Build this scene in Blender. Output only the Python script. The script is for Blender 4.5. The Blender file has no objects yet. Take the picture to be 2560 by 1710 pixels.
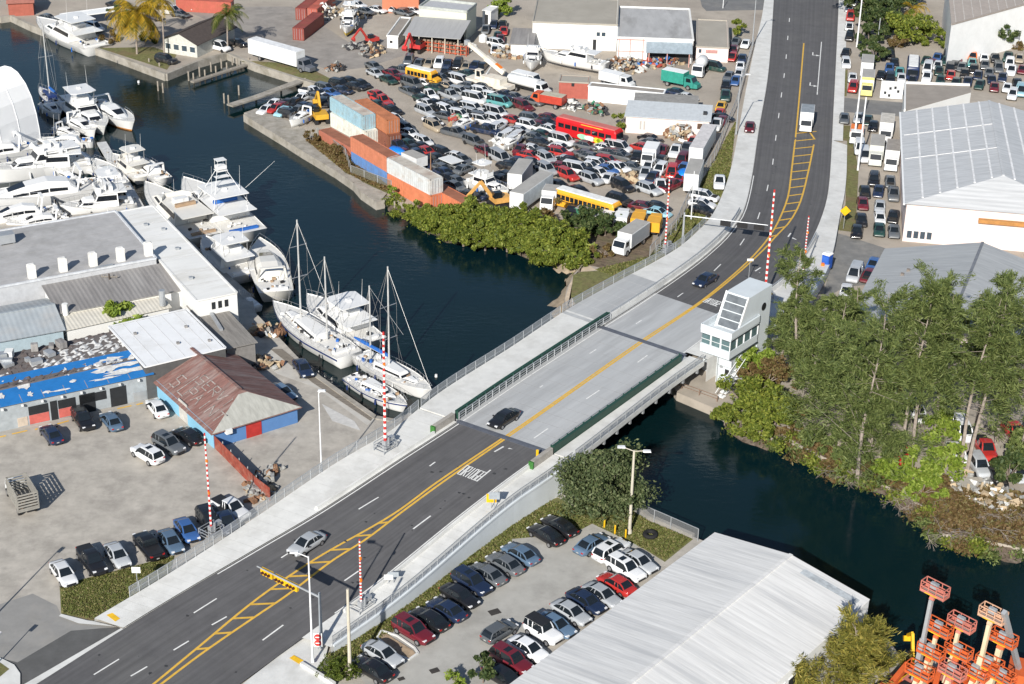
import bpy, math, random
import numpy as np
from mathutils import Vector, Matrix
random.seed(7); rng = np.random.default_rng(7)
R = math.radians
S = bpy.context.scene; COL = S.collection
# ---------------------------------------------------------------- camera
CAM_H, PITCH, ROLL, FPX = 103.2, R(26.6), R(1.18), 4277.0
cd = bpy.data.cameras.new("camera"); co = bpy.data.objects.new("camera", cd); COL.objects.link(co)
cd.sensor_width = 36; cd.sensor_fit = 'HORIZONTAL'; cd.lens = FPX / 2560 * 36
cd.clip_start = 1; cd.clip_end = 4000
_c, _s = math.cos(PITCH), math.sin(PITCH)
FW = Vector((0, _c, -_s)); _r = Vector((1, 0, 0)); _u = Vector((0, _s, _c))
RT = _r * math.cos(ROLL) + _u * math.sin(ROLL); UP = -_r * math.sin(ROLL) + _u * math.cos(ROLL)
co.matrix_world = Matrix(((RT.x, UP.x, -FW.x, 0), (RT.y, UP.y, -FW.y, 0), (RT.z, UP.z, -FW.z, CAM_H), (0, 0, 0, 1)))
S.camera = co
# ---------------------------------------------------------------- sky, sun, exposure
SUN_AZ, SUN_EL = R(254), R(29.5)       # direction towards the sun, from +x
w = bpy.data.worlds.new("World"); S.world = w; w.use_nodes = True
nt = w.node_tree; nt.nodes.clear()
sky = nt.nodes.new("ShaderNodeTexSky"); sky.sky_type = 'NISHITA'; sky.sun_disc = False
sky.sun_elevation = SUN_EL; sky.sun_rotation = R(90) - SUN_AZ; sky.air_density = 1.0; sky.dust_density = 0.6; sky.ozone_density = 1.5
bg = nt.nodes.new("ShaderNodeBackground"); bg.inputs[1].default_value = 0.072
ow = nt.nodes.new("ShaderNodeOutputWorld")
nt.links.new(sky.outputs[0], bg.inputs[0]); nt.links.new(bg.outputs[0], ow.inputs[0])
sl = bpy.data.lights.new("sun", 'SUN'); sl.energy = 4.6; sl.angle = R(0.53); sl.color = (1, .955, .88)
so = bpy.data.objects.new("sun", sl); COL.objects.link(so)
sd = Vector((math.cos(SUN_AZ) * math.cos(SUN_EL), math.sin(SUN_AZ) * math.cos(SUN_EL), math.sin(SUN_EL)))
so.rotation_euler = sd.to_track_quat('Z', 'Y').to_euler()
vs = S.view_settings; vs.view_transform = 'Standard'; vs.look = 'None'; vs.gamma = 1; vs.exposure = 0.45
try: S.cycles.max_bounces = 6; S.cycles.transparent_max_bounces = 12; S.cycles.caustics_reflective = False; S.cycles.caustics_refractive = False
except Exception: pass
# ---------------------------------------------------------------- from a reading in the photo to a point in the place
TY = (0, 428, 856, 1282)
def K(c, r, x, y): return (640 * c + x / 3.664, TY[r] + y / 3.664)
ZO = {1: (640, 170, 7.328), 2: (900, 130, 7.328), 3: (1180, 130, 7.328), 4: (960, 300, 7.328), 5: (1240, 330, 7.328),
      6: (1520, 280, 7.328), 7: (2060, 90, 4.696), 8: (1000, 0, 7.328), 9: (640, 600, 3.409), 10: (2260, 1430, 5.6)}
def Z(n, x, y): a, b, s = ZO[n]; return (a + x / s, b + y / s)
def at(p, z=0.0):
    d = RT * ((p[0] - 1280) / FPX) - UP * ((p[1] - 855) / FPX) + FW
    t = (z - CAM_H) / d.z
    return Vector((d.x * t, d.y * t, z))
def seen(v):
    q = v - Vector((0, 0, CAM_H)); d = q.dot(FW)
    return (1280 + FPX * q.dot(RT) / d, 855 - FPX * q.dot(UP) / d)
def tall(base, top):                    # height of something standing at world point BASE whose top is read at TOP
    lo, hi = 0.0, 70.0
    for _ in range(40):
        m = (lo + hi) / 2
        if seen(base + Vector((0, 0, m)))[1] > top[1]: lo = m
        else: hi = m
    return lo
def heading(p, d, z=0.0):               # azimuth of the image direction D at P
    a, b = at(p, z), at((p[0] + d[0] * .2, p[1] + d[1] * .2), z)
    return math.atan2(b.y - a.y, b.x - a.x)
# ---------------------------------------------------------------- materials
MATS = {}
def _nodes(name):
    m = bpy.data.materials.new(name); m.use_nodes = True
    n = m.node_tree; b = n.nodes["Principled BSDF"]
    return m, n, b
def mat(name, col, rough=.6, metal=0.0, var=.18, scale=1.2, streak=None, bump=0.0, bscale=20, dirt=None, dscale=.25, damt=.5, spec=.4, wave=None, detail=4, rot=0):
    """plain surface with mottling; STREAK stretches it along one object axis; WAVE = (axis, period m, depth) makes corrugation."""
    if name in MATS: return MATS[name]
    m, n, b = _nodes(name); L = n.links; N = n.nodes.new
    b.inputs['Roughness'].default_value = rough; b.inputs['Metallic'].default_value = metal; b.inputs['Specular IOR Level'].default_value = spec
    tc = N("ShaderNodeTexCoord"); mp = N("ShaderNodeMapping"); L.new(tc.outputs['Object'], mp.inputs[0])
    if rot: m0 = N("ShaderNodeMapping"); m0.inputs['Rotation'].default_value = (0, 0, -rot); L.new(tc.outputs['Object'], m0.inputs[0]); L.new(m0.outputs[0], mp.inputs[0])
    if streak: mp.inputs['Scale'].default_value = streak
    t = N("ShaderNodeTexNoise"); t.inputs['Scale'].default_value = scale; t.inputs['Detail'].default_value = detail; t.inputs['Roughness'].default_value = .65
    L.new(mp.outputs[0], t.inputs[0])
    rp = N("ShaderNodeMapRange"); rp.inputs[1].default_value = .3; rp.inputs[2].default_value = .7
    rp.inputs[3].default_value = 1 - var; rp.inputs[4].default_value = 1 + var; L.new(t.outputs[0], rp.inputs[0])
    mx = N("ShaderNodeMix"); mx.data_type = 'RGBA'; mx.blend_type = 'MULTIPLY'; mx.inputs[0].default_value = 1
    mx.inputs[6].default_value = (*col, 1); L.new(rp.outputs[0], mx.inputs[7]); out = mx.outputs[2]
    if dirt:
        t2 = N("ShaderNodeTexNoise"); t2.inputs['Scale'].default_value = dscale; t2.inputs['Detail'].default_value = 7; t2.inputs['Roughness'].default_value = .7
        L.new((mp if streak else tc).outputs[0 if streak else 3], t2.inputs[0])
        r2 = N("ShaderNodeMapRange"); r2.inputs[1].default_value = .48; r2.inputs[2].default_value = .66; r2.inputs[4].default_value = damt; L.new(t2.outputs[0], r2.inputs[0])
        m2 = N("ShaderNodeMix"); m2.data_type = 'RGBA'; L.new(r2.outputs[0], m2.inputs[0]); L.new(out, m2.inputs[6]); m2.inputs[7].default_value = (*dirt, 1); out = m2.outputs[2]
    L.new(out, b.inputs['Base Color'])
    nrm = None
    if wave:
        wv = N("ShaderNodeTexWave"); wv.wave_type = "BANDS"; wv.inputs["Scale"].default_value = .314 / wave[1]; wv.bands_direction = wave[0];
        L.new(tc.outputs['Object'], wv.inputs[0]); bp = N("ShaderNodeBump"); bp.inputs['Distance'].default_value = wave[2]; bp.inputs['Strength'].default_value = .8
        L.new(wv.outputs['Fac'], bp.inputs['Height']); nrm = bp
    if bump:
        t3 = N("ShaderNodeTexNoise"); t3.inputs['Scale'].default_value = bscale; t3.inputs['Detail'].default_value = 3; L.new(tc.outputs['Object'], t3.inputs[0])
        bq = N("ShaderNodeBump"); bq.inputs['Distance'].default_value = bump; L.new(t3.outputs[0], bq.inputs['Height'])
        if nrm: L.new(nrm.outputs[0], bq.inputs['Normal'])
        nrm = bq
    if nrm: L.new(nrm.outputs[0], b.inputs['Normal'])
    MATS[name] = m; return m
def leafmat(name, c1, c2, c3):
    if name in MATS: return MATS[name]
    m, n, b = _nodes(name); L = n.links; N = n.nodes.new
    g = N("ShaderNodeNewGeometry"); cr = N("ShaderNodeValToRGB"); e = cr.color_ramp.elements
    e[0].color = (*c1, 1); e[1].color = (*c3, 1); k = cr.color_ramp.elements.new(.5); k.color = (*c2, 1)
    L.new(g.outputs['Random Per Island'], cr.inputs[0]); L.new(cr.outputs[0], b.inputs['Base Color']); b.inputs['Roughness'].default_value = .55; b.inputs['Specular IOR Level'].default_value = .25
    tr = N("ShaderNodeBsdfTranslucent"); L.new(cr.outputs[0], tr.inputs[0]); mx = N("ShaderNodeMixShader"); mx.inputs[0].default_value = .3
    L.new(b.outputs[0], mx.inputs[1]); L.new(tr.outputs[0], mx.inputs[2]); L.new(mx.outputs[0], n.nodes["Material Output"].inputs[0])
    MATS[name] = m; return m
def paintmat():
    m, n, b = _nodes("vehicle_paint"); L = n.links; N = n.nodes.new
    oi = N("ShaderNodeObjectInfo"); tc = N("ShaderNodeTexCoord"); t = N("ShaderNodeTexNoise"); t.inputs['Scale'].default_value = 1.3; t.inputs['Detail'].default_value = 5
    L.new(tc.outputs['Object'], t.inputs[0]); rp = N("ShaderNodeMapRange"); rp.inputs[1].default_value = .5; rp.inputs[2].default_value = .8; rp.inputs[4].default_value = .6; L.new(t.outputs[0], rp.inputs[0])
    al = N("ShaderNodeMath"); al.operation = 'MULTIPLY'; L.new(rp.outputs[0], al.inputs[0]); L.new(oi.outputs['Alpha'], al.inputs[1])
    mx = N("ShaderNodeMix"); mx.data_type = 'RGBA'; L.new(al.outputs[0], mx.inputs[0]); L.new(oi.outputs['Color'], mx.inputs[6]); mx.inputs[7].default_value = (.20, .175, .15, 1)
    L.new(mx.outputs[2], b.inputs['Base Color']); b.inputs['Roughness'].default_value = .32; b.inputs['Coat Weight'].default_value = .5; b.inputs['Coat Roughness'].default_value = .08
    return m
PAINT = paintmat()
GLASS = mat("vehicle_glass", (.012, .016, .02), .08, 0, .1, spec=.7)
TYRE = mat("tyre_rubber", (.015, .015, .016), .85)
RIM = mat("wheel_rim", (.42, .42, .43), .35, .7)
LAMP = mat("headlamp_lens", (.75, .76, .78), .15); TAIL = mat("taillamp_lens", (.38, .015, .015), .25)
TRIM = mat("black_trim", (.02, .02, .022), .5)
# ---------------------------------------------------------------- mesh builder
class MB:
    def __init__(s): s.v = []; s.f = []; s.m = []; s.cur = 0; s.M = None
    def P(s, co):
        co = Vector(co)
        if s.M is not None: co = s.M @ co
        s.v.append(co); return len(s.v) - 1
    def F(s, idx): s.f.append(tuple(idx)); s.m.append(s.cur)
    def quad(s, a, b, c, d): s.F([s.P(a), s.P(b), s.P(c), s.P(d)])
    def poly(s, pts): s.F([s.P(p) for p in pts])
    def box(s, c, d, rz=0, rx=0, ry=0):
        Mx = Matrix.Translation(Vector(c)) @ Matrix.Rotation(rz, 4, 'Z') @ Matrix.Rotation(ry, 4, 'Y') @ Matrix.Rotation(rx, 4, 'X')
        i = [s.P(Mx @ Vector((x * d[0] / 2, y * d[1] / 2, z * d[2] / 2))) for z in (-1, 1) for x, y in ((-1, -1), (1, -1), (1, 1), (-1, 1))]
        for q in ((3, 2, 1, 0), (4, 5, 6, 7), (0, 1, 5, 4), (1, 2, 6, 5), (2, 3, 7, 6), (3, 0, 4, 7)): s.F([i[k] for k in q])
    def beam(s, a, b, wd, ht=None):      # square bar from a to b
        a, b = Vector(a), Vector(b); ht = ht or wd; d = (b - a); l = d.length
        if l < 1e-5: return
        d /= l; x = d.cross(Vector((0, 0, 1)))
        if x.length < .05: x = Vector((1, 0, 0))
        x.normalize(); y = x.cross(d); i = []
        for p in (a, b):
            for q, r in ((-1, -1), (1, -1), (1, 1), (-1, 1)): i.append(s.P(p + x * q * wd / 2 + y * r * ht / 2))
        for q in ((0, 1, 2, 3), (7, 6, 5, 4), (1, 0, 4, 5), (2, 1, 5, 6), (3, 2, 6, 7), (0, 3, 7, 4)): s.F([i[k] for k in q])
    def tube(s, a, b, r0, r1=None, n=7, cap=True):
        a, b = Vector(a), Vector(b); r1 = r0 if r1 is None else r1; d = (b - a).normalized(); x = d.cross(Vector((0, 0, 1)))
        if x.length < .05: x = Vector((1, 0, 0))
        x.normalize(); y = x.cross(d); A = []; B = []
        for k in range(n):
            t = 2 * math.pi * k / n; o = x * math.cos(t) + y * math.sin(t); A.append(s.P(a + o * r0)); B.append(s.P(b + o * r1))
        for k in range(n): s.F((A[k], B[k], B[(k + 1) % n], A[(k + 1) % n]))
        if cap: s.F(A); s.F(B[::-1])
    def loft(s, secs, cap=True, closed=True):
        rows = [[s.P(p) for p in q] for q in secs]; n = len(rows[0])
        for a, b in zip(rows, rows[1:]):
            for k in range(n if closed else n - 1): s.F((a[k], a[(k + 1) % n], b[(k + 1) % n], b[k]))
        if cap: s.F(rows[0][::-1]); s.F(rows[-1])
    def prism(s, pts, z0, z1):
        a = [s.P((p[0], p[1], z0)) for p in pts]; b = [s.P((p[0], p[1], z1)) for p in pts]; n = len(pts)
        for k in range(n): s.F((a[k], a[(k + 1) % n], b[(k + 1) % n], b[k]))
        s.F(a[::-1]); s.F(b)
    def data(s, name, mats, smooth=False):
        me = bpy.data.meshes.new(name); me.from_pydata([tuple(v) for v in s.v], [], s.f)
        for m in (mats if isinstance(mats, (list, tuple)) else [mats]): me.materials.append(m)
        if len(me.materials) > 1: me.polygons.foreach_set('material_index', s.m)
        if smooth: me.polygons.foreach_set('use_smooth', [True] * len(s.f))
        me.update(); return me
    def build(s, name, mats, parent=None, smooth=False):
        return link(name, s.data(name, mats, smooth), parent)
def link(name, me, parent=None, loc=None, rz=None):
    o = bpy.data.objects.new(name, me); COL.objects.link(o)
    if parent: o.parent = parent
    if loc is not None: o.location = loc
    if rz is not None: o.rotation_euler = (0, 0, rz)
    return o
def tag(o, label=None, cat=None, group=None, kind=None):
    if label: o['label'] = label
    if cat: o['category'] = cat
    if group: o['group'] = group
    if kind: o['kind'] = kind
    return o
def thing(name, label, cat, loc=(0, 0, 0), rz=0, group=None):
    o = bpy.data.objects.new(name, None); COL.objects.link(o); o.location = loc; o.rotation_euler = (0, 0, rz); o.empty_display_size = .5
    return tag(o, label, cat, group)
def struct(name, mb, m, smooth=False): return tag(mb.build(name, m, None, smooth), kind='structure')
KIDS = {}
def kid(parent, name, me, loc=None, rz=None):
    o = link(name, me, parent, loc, rz); KIDS.setdefault(parent.name, []).append(o); return o
def dup(root, loc, rz=0, label=None, group=None, color=None, scale=None):
    c = root.copy(); COL.objects.link(c); c.location = loc; c.rotation_euler = (0, 0, rz)
    if label: c['label'] = label
    if group: c['group'] = group
    if color: c.color = color
    if scale: c.scale = scale
    for ch in KIDS.get(root.name, []):
        k = ch.copy(); COL.objects.link(k); k.parent = c
        if color: k.color = color
        for g in KIDS.get(ch.name, []):
            q = g.copy(); COL.objects.link(q); q.parent = k
            if color: q.color = color
    return c
ORD = "first second third fourth fifth sixth seventh eighth ninth tenth eleventh twelfth thirteenth fourteenth fifteenth sixteenth seventeenth eighteenth nineteenth twentieth".split()
# ================================================================ THE SETTING
WZ = -1.2
M_conc = mat("pale_concrete", (.50, .48, .44), .85, var=.10, scale=.5, dirt=(.30, .28, .25), dscale=.35, damt=.35, bump=.01)
M_walk = mat("sidewalk_concrete", (.64, .64, .62), .85, var=.09, scale=.6, dirt=(.46, .455, .43), dscale=.25, damt=.55)
M_deck = mat("bridge_concrete", (.42, .43, .435), .8, var=.13, scale=.8, streak=(.10, 1.1, 1), dirt=(.31, .315, .32), dscale=.45, damt=.6, rot=R(54), detail=6)
M_asph = mat("asphalt", (.104, .102, .105), .85, var=.10, scale=.5, dirt=(.125, .123, .122), dscale=.10, damt=.7, bump=.006, bscale=30)
M_asph2 = mat("old_asphalt", (.17, .17, .17), .9, var=.15, scale=.5, dirt=(.25, .24, .22), dscale=.2, damt=.5)
M_lot = mat("worn_lot_surface", (.42, .39, .345), .92, var=.20, scale=.45, dirt=(.26, .24, .215), dscale=.3, damt=.6, bump=.02, detail=8)
M_yard = mat("yard_dirt", (.40, .355, .30), .95, var=.22, scale=.22, dirt=(.22, .19, .165), dscale=.11, damt=.7, bump=.03, detail=8)
M_lot2 = mat("car_park_concrete", (.40, .39, .36), .9, var=.10, scale=.4, dirt=(.27, .26, .24), dscale=.22, damt=.6)
M_grass = mat("grass_turf", (.15, .15, .055), .95, var=.35, scale=1.6, dirt=(.19, .135, .075), dscale=.3, damt=.9, bump=.05, bscale=5)
M_soil = mat("bank_soil", (.16, .12, .085), .95, var=.35, scale=.8, dirt=(.11, .11, .05), dscale=.4, damt=.7, bump=.2, bscale=1.4)
M_sand = mat("pale_sand", (.52, .42, .31), .95, var=.2, scale=.8)
M_white = mat("road_paint_white", (.72, .72, .70), .7, var=.12, scale=2)
M_yel = mat("road_paint_yellow", (.66, .40, .06), .7, var=.14, scale=2)
M_ply = mat("tactile_yellow", (.75, .45, .02), .7)
M_stone = mat("seawall_concrete", (.34, .315, .275), .9, var=.2, scale=.6, dirt=(.2, .18, .14), dscale=.4, damt=.7, bump=.05, bscale=3)
M_galv = mat("galvanised_steel", (.46, .48, .50), .5, .5, var=.1)
M_green = mat("dark_green_steel", (.018, .060, .042), .5, var=.15)
M_wood = mat("grey_timber", (.26, .235, .20), .9, var=.3, scale=2, streak=(1, 6, 1))
M_white_p = mat("white_paint", (.78, .79, .79), .55, var=.05, scale=.6)
def waterm():
    m, n, b = _nodes("canal_water"); L = n.links; N = n.nodes.new
    tc = N("ShaderNodeTexCoord"); mp = N("ShaderNodeMapping"); mp.inputs['Scale'].default_value = (.55, 1.25, 1); mp.inputs['Rotation'].default_value = (0, 0, R(-14)); L.new(tc.outputs['Object'], mp.inputs[0])
    a = N("ShaderNodeTexNoise"); a.inputs['Scale'].default_value = 1.15; a.inputs['Detail'].default_value = 5; a.inputs['Roughness'].default_value = .62; a.inputs['Distortion'].default_value = .6; L.new(mp.outputs[0], a.inputs[0])
    bp = N("ShaderNodeBump"); bp.inputs['Distance'].default_value = .06; wn = N("ShaderNodeTexNoise"); wn.inputs['Scale'].default_value = .045; wn.inputs['Detail'].default_value = 4; wn.inputs['Distortion'].default_value = 1.2; L.new(tc.outputs['Object'], wn.inputs[0]); wr_ = N("ShaderNodeMapRange"); wr_.inputs[1].default_value = .35; wr_.inputs[2].default_value = .68; wr_.inputs[3].default_value = .15; wr_.inputs[4].default_value = 1.0; L.new(wn.outputs[0], wr_.inputs[0]); L.new(wr_.outputs[0], bp.inputs['Strength']); L.new(a.outputs[0], bp.inputs['Height']); L.new(bp.outputs[0], b.inputs['Normal'])
    t = N("ShaderNodeTexNoise"); t.inputs['Scale'].default_value = .018; t.inputs['Detail'].default_value = 3; L.new(tc.outputs['Object'], t.inputs[0])
    r = N("ShaderNodeValToRGB"); r.color_ramp.elements[0].position = .35; r.color_ramp.elements[1].position = .7
    r.color_ramp.elements[0].color = (.002, .013, .018, 1); r.color_ramp.elements[1].color = (.003, .012, .010, 1); L.new(t.outputs[0], r.inputs[0]); L.new(r.outputs[0], b.inputs['Base Color'])
    b.inputs['Roughness'].default_value = .06; b.inputs['IOR'].default_value = 1.33
    return m
mb = MB(); mb.quad((-700, 60, WZ), (700, 60, WZ), (700, 700, WZ), (-700, 700, WZ)); struct("water", mb, waterm())
# shorelines (read along the top of the bank)
FAR = [K(0,0,0,160), K(0,0,100,145), K(0,0,300,240), K(0,0,620,360), K(0,0,1000,490), K(0,0,1520,685), K(0,0,1800,570), K(0,0,2080,490), K(0,0,2345,600), K(1,0,330,705), K(1,0,450,745), K(1,0,600,785),
       K(1,0,420,870), K(1,0,30,1010), K(0,0,2265,1050), K(1,0,30,1118), K(1,0,300,1282), K(1,0,440,1372), K(1,0,760,1562), K(1,1,930,110), K(1,1,1000,190), K(1,1,1140,285), K(1,1,1250,235), K(1,1,1330,300),
       K(1,1,1500,430), K(1,1,1800,560), K(1,1,2345,625), K(2,1,200,720), K(2,1,430,795), K(2,1,640,860), K(2,1,560,950), K(2,1,500,1080), K(2,1,480,1180), K(2,1,500,1270)]
FAR2 = [(1692, 981), K(2,2,1900,622), K(2,2,1990,680), K(2,2,2345,880), K(3,2,150,860), K(3,2,500,1045), K(3,2,900,1215), K(3,2,1080,1310), K(3,2,1500,1540), K(3,3,1600,190), K(3,3,2000,250), K(3,3,2345,330)]
fl = [at(p) for p in FAR]; f2 = [at(p) for p in FAR2]
far = [Vector((-600, fl[0].y + 20, 0))] + fl + [at((1640, 905), 0)] + f2 + [Vector((600, f2[-1].y - 60, 0)), Vector((600, 900, 0)), Vector((-600, 900, 0))]
mb = MB(); mb.prism(far[::-1], -4, 0); struct("ground_far_bank", mb, M_yard)
NEAR = [K(0,1,-400,560), K(0,1,0,470), K(0,1,1240,340), K(0,1,1500,420), K(0,1,2300,1130), K(0,1,2345,1300), K(1,2,540,300), K(1,2,820,500), K(1,2,1090,690), K(1,2,1260,720), K(1,2,1400,640),
        K(2,2,560,1260), K(2,2,1000,1440), K(2,2,1150,1500), K(2,3,1250,40), K(2,3,1660,220), K(2,3,2345,480), K(3,3,600,830), K(3,3,760,990), K(3,3,1040,1100), K(3,3,1200,1290), K(3,3,1800,1420), K(3,3,2345,1480)]
nl = [at(p) for p in NEAR]
near = [Vector((-600, nl[0].y - 25, 0))] + nl + [Vector((400, nl[-1].y - 30, 0)), Vector((400, 20, 0)), Vector((-600, 20, 0))]
mb = MB(); mb.prism(near, -4, 0); struct("ground_near_bank", mb, M_lot)
def patch(name, pts, z, m, kind='structure'):
    q = [at(p, z) for p in pts]; mb = MB(); a = sum(q[i - 1].x * q[i].y - q[i].x * q[i - 1].y for i in range(len(q)))
    mb.poly(q if a > 0 else q[::-1]); return tag(mb.build(name, m), kind=kind)
def kerb(mb, pts, z0, z1, wd=.3):
    for a, b in zip(pts, pts[1:]): mb.beam(Vector((a.x, a.y, (z0 + z1) / 2)), Vector((b.x, b.y, (z0 + z1) / 2)), wd, z1 - z0)
# ---------------------------------------------------------------- the road, laid out along stations u = y - 0.34 x
def ste(pts):
    a = sorted((p[1] - .34 * p[0], p[0], p[1]) for p in pts); return np.array(a)
ZU = np.array([[-900, .02], [-420, .03], [-330, .12], [-200, .55], [-100, 1.1], [0, 1.8], [100, 2.5], [180, 2.9], [300, 3.15], [480, 3.25], [665, 3.15], [800, 2.75], [1000, 1.9], [1200, 1.1], [1350, .6], [1470, .28], [1600, .12], [2200, .05]])
def zu(u): return float(np.interp(u, ZU[:, 0], ZU[:, 1]))
def line(E, u):                        # cubic through the stations, straight beyond the ends
    t = E[:, 0]; X = E[:, 1]
    if u <= t[0]: i = 0; return X[0] + (X[1] - X[0]) / (t[1] - t[0]) * (u - t[0])
    if u >= t[-1]: return X[-1] + (X[-1] - X[-2]) / (t[-1] - t[-2]) * (u - t[-1])
    i = int(np.searchsorted(t, u)) - 1; i = max(0, min(i, len(t) - 2))
    d = np.diff(X) / np.diff(t)
    def tg(k):
        if k == 0 or k == len(t) - 1: return d[min(k, len(d) - 1)] if k == 0 else d[-1]
        if d[k - 1] * d[k] <= 0: return 0
        return 2 / (1 / d[k - 1] + 1 / d[k])
    h = t[i + 1] - t[i]; s_ = (u - t[i]) / h
    return ((2*s_**3 - 3*s_**2 + 1) * X[i] + (s_**3 - 2*s_**2 + s_) * h * tg(i) + (-2*s_**3 + 3*s_**2) * X[i+1] + (s_**3 - s_**2) * h * tg(i + 1))
def rp(E, u, dz=0.0):
    x = line(E, u); return at((x, u + .34 * x), zu(u)) + Vector((0, 0, dz))
EL = ste([(92.8, 1710), (406.7, 1512.6), (640, 1374.8), (798, 1282), (1016.6, 1139.8), (1139.5, 1060.7), (1280, 965), (1446.5, 856), (1684, 701), (1771, 635), (1825.9, 580.8), (1861, 523.5), (1880, 441.6), (1896.8, 327.5), (1920, 191), (1928, 103.7), (1933.6, 16)])
ER = ste([(640, 1681), (781.9, 1576.8), (912.9, 1484), (1163, 1283), (1280, 1194), (1367, 1131.6), (1727.6, 872.4), (1850, 779), (1969, 687), (2051, 551), (2070, 482.6), (2075.6, 428), (2083.8, 273), (2094.7, 54.6), (2097, 0)])
YL = ste([(384.8, 1710), (496.7, 1617.7), (640, 1500), (782, 1402), (989, 1282), (1090, 1208), (1280, 1080), (1598, 856), (1785, 728), (1920, 597), (1950, 545), (1972, 482.6), (1978.7, 428), (1991, 322), (2010, 103.7)])
YR = ste([(404, 1710), (505, 1634), (640, 1541), (716.4, 1489.4), (831, 1402), (913, 1350), (1003, 1282), (1104, 1208), (1280, 1086), (1598, 862), (1785, 733), (1920, 613.6), (1939, 591.8), (1977, 551), (2002, 501.7), (2021, 428), (2037, 349.3)])
WL = ste([(234.7, 1549.5), (425.8, 1434.8), (640, 1295.6), (842, 1159), (984, 1074), (1090, 990), (1280, 868), (1416.5, 777), (1547.5, 703.7), (1659, 643.6), (1705.8, 613.6), (1785, 531.7), (1825.9, 428), (1842, 352), (1861, 245.6), (1888.6, 109), (1905, 41), (1911, 0)])
WR = ste([(814, 1630), (986, 1508), (1280, 1262), (1375, 1196), (1432, 1154), (1765, 903), (2004, 766), (2081, 635), (2100, 540), (2112, 482), (2116.5, 428), (2118, 352), (2119, 345)])
UTOP, UBOT = -760, 1820
def us(a, b, n=None):
    n = n or max(2, int(abs(b - a) / 22)); return [a + (b - a) * k / n for k in range(n + 1)]
def strip(mb, A, B, a, b, dz=0.0, n=None):
    U = us(a, b, n); rows = [(mb.P(A(u) + Vector((0, 0, dz))), mb.P(B(u) + Vector((0, 0, dz)))) for u in U]
    for p, q in zip(rows, rows[1:]): mb.F((p[0], p[1], q[1], q[0]))
def off(E, d, side):                    # a line D metres outside edge E (side -1 left, +1 right)
    def f(u):
        p, q = rp(E, u - 4), rp(E, u + 4); t = Vector((q.x - p.x, q.y - p.y, 0)).normalized(); c = rp(E, u)
        return c + Vector((-t.y, t.x, 0)) * d * side
    return f
eL, eR, wL, wR, yL, yR = (lambda E: (lambda u: rp(E, u)))(EL), (lambda u: rp(ER, u)), (lambda u: rp(WL, u)), (lambda u: rp(WR, u)), (lambda u: rp(YL, u)), (lambda u: rp(YR, u))
# which way is outside: u grows towards the camera, so +normal of a growing u points right of travel
_t = off(EL, 1, 1)(600); SGN = 1 if (_t - eL(600)).dot(eR(600) - eL(600)) < 0 else -1
def outL(d): return off(EL, d, SGN)
def outR(d): return off(ER, d, -SGN)
J1, J2, JC = 665, 307, 176
# carriageway
mb = MB(); strip(mb, eL, eR, UTOP, JC, .03); strip(mb, eL, eR, J1, UBOT, .03); struct("road", mb, M_asph); rme = bpy.data.objects["road"].data
at_ = rme.attributes.new("lane", 'FLOAT_VECTOR', 'POINT')
for i, v in enumerate(rme.vertices): at_.data[i].vector = (i // 2, i % 2, 0)
def lanewear():                             # wheel tracks and drips follow the lanes: a streaky darkening of the asphalt itself
    n = M_asph.node_tree; L = n.links; N = n.nodes.new; b = n.nodes["Principled BSDF"]; src = b.inputs['Base Color'].links[0].from_socket
    a = N("ShaderNodeAttribute"); a.attribute_name = "lane"; mp = N("ShaderNodeMapping"); mp.inputs['Scale'].default_value = (.05, 26, 1); L.new(a.outputs['Vector'], mp.inputs[0]); t = N("ShaderNodeTexNoise"); t.inputs['Scale'].default_value = 1; t.inputs['Detail'].default_value = 5; t.inputs['Roughness'].default_value = .6; L.new(mp.outputs[0], t.inputs[0])
    r = N("ShaderNodeMapRange"); r.inputs[1].default_value = .3; r.inputs[2].default_value = .7; r.inputs[3].default_value = .80; r.inputs[4].default_value = 1.16; L.new(t.outputs[0], r.inputs[0]); mx = N("ShaderNodeMix"); mx.data_type = 'RGBA'; mx.blend_type = 'MULTIPLY'; mx.inputs[0].default_value = 1; L.new(src, mx.inputs[6]); L.new(r.outputs[0], mx.inputs[7]); L.new(mx.outputs[2], b.inputs['Base Color'])
lanewear()
mb = MB()                                  # a darker apron where the side street meets the road
patch("side_street", [K(0,3,0,1330), K(0,3,160,1370), K(0,3,650,1080), K(0,3,1080,1045), K(0,3,1110,1060), K(0,3,230,1568), K(0,3,-200,1800), K(0,3,-200,1400)], .012, mat("patched_asphalt", (.105, .105, .104), .9, var=.15, scale=.6))
patch("driveway", [K(0,3,-200,900), K(0,3,300,740), K(0,3,520,850), K(0,3,560,940), K(0,3,720,1010), K(0,3,1080,1040), K(0,3,650,1090), K(0,3,160,1375), K(0,3,-200,1500)], .008, mat("driveway_paving", (.26, .255, .245), .9, var=.12, scale=.4, dirt=(.33, .31, .28), damt=.5))
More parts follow.
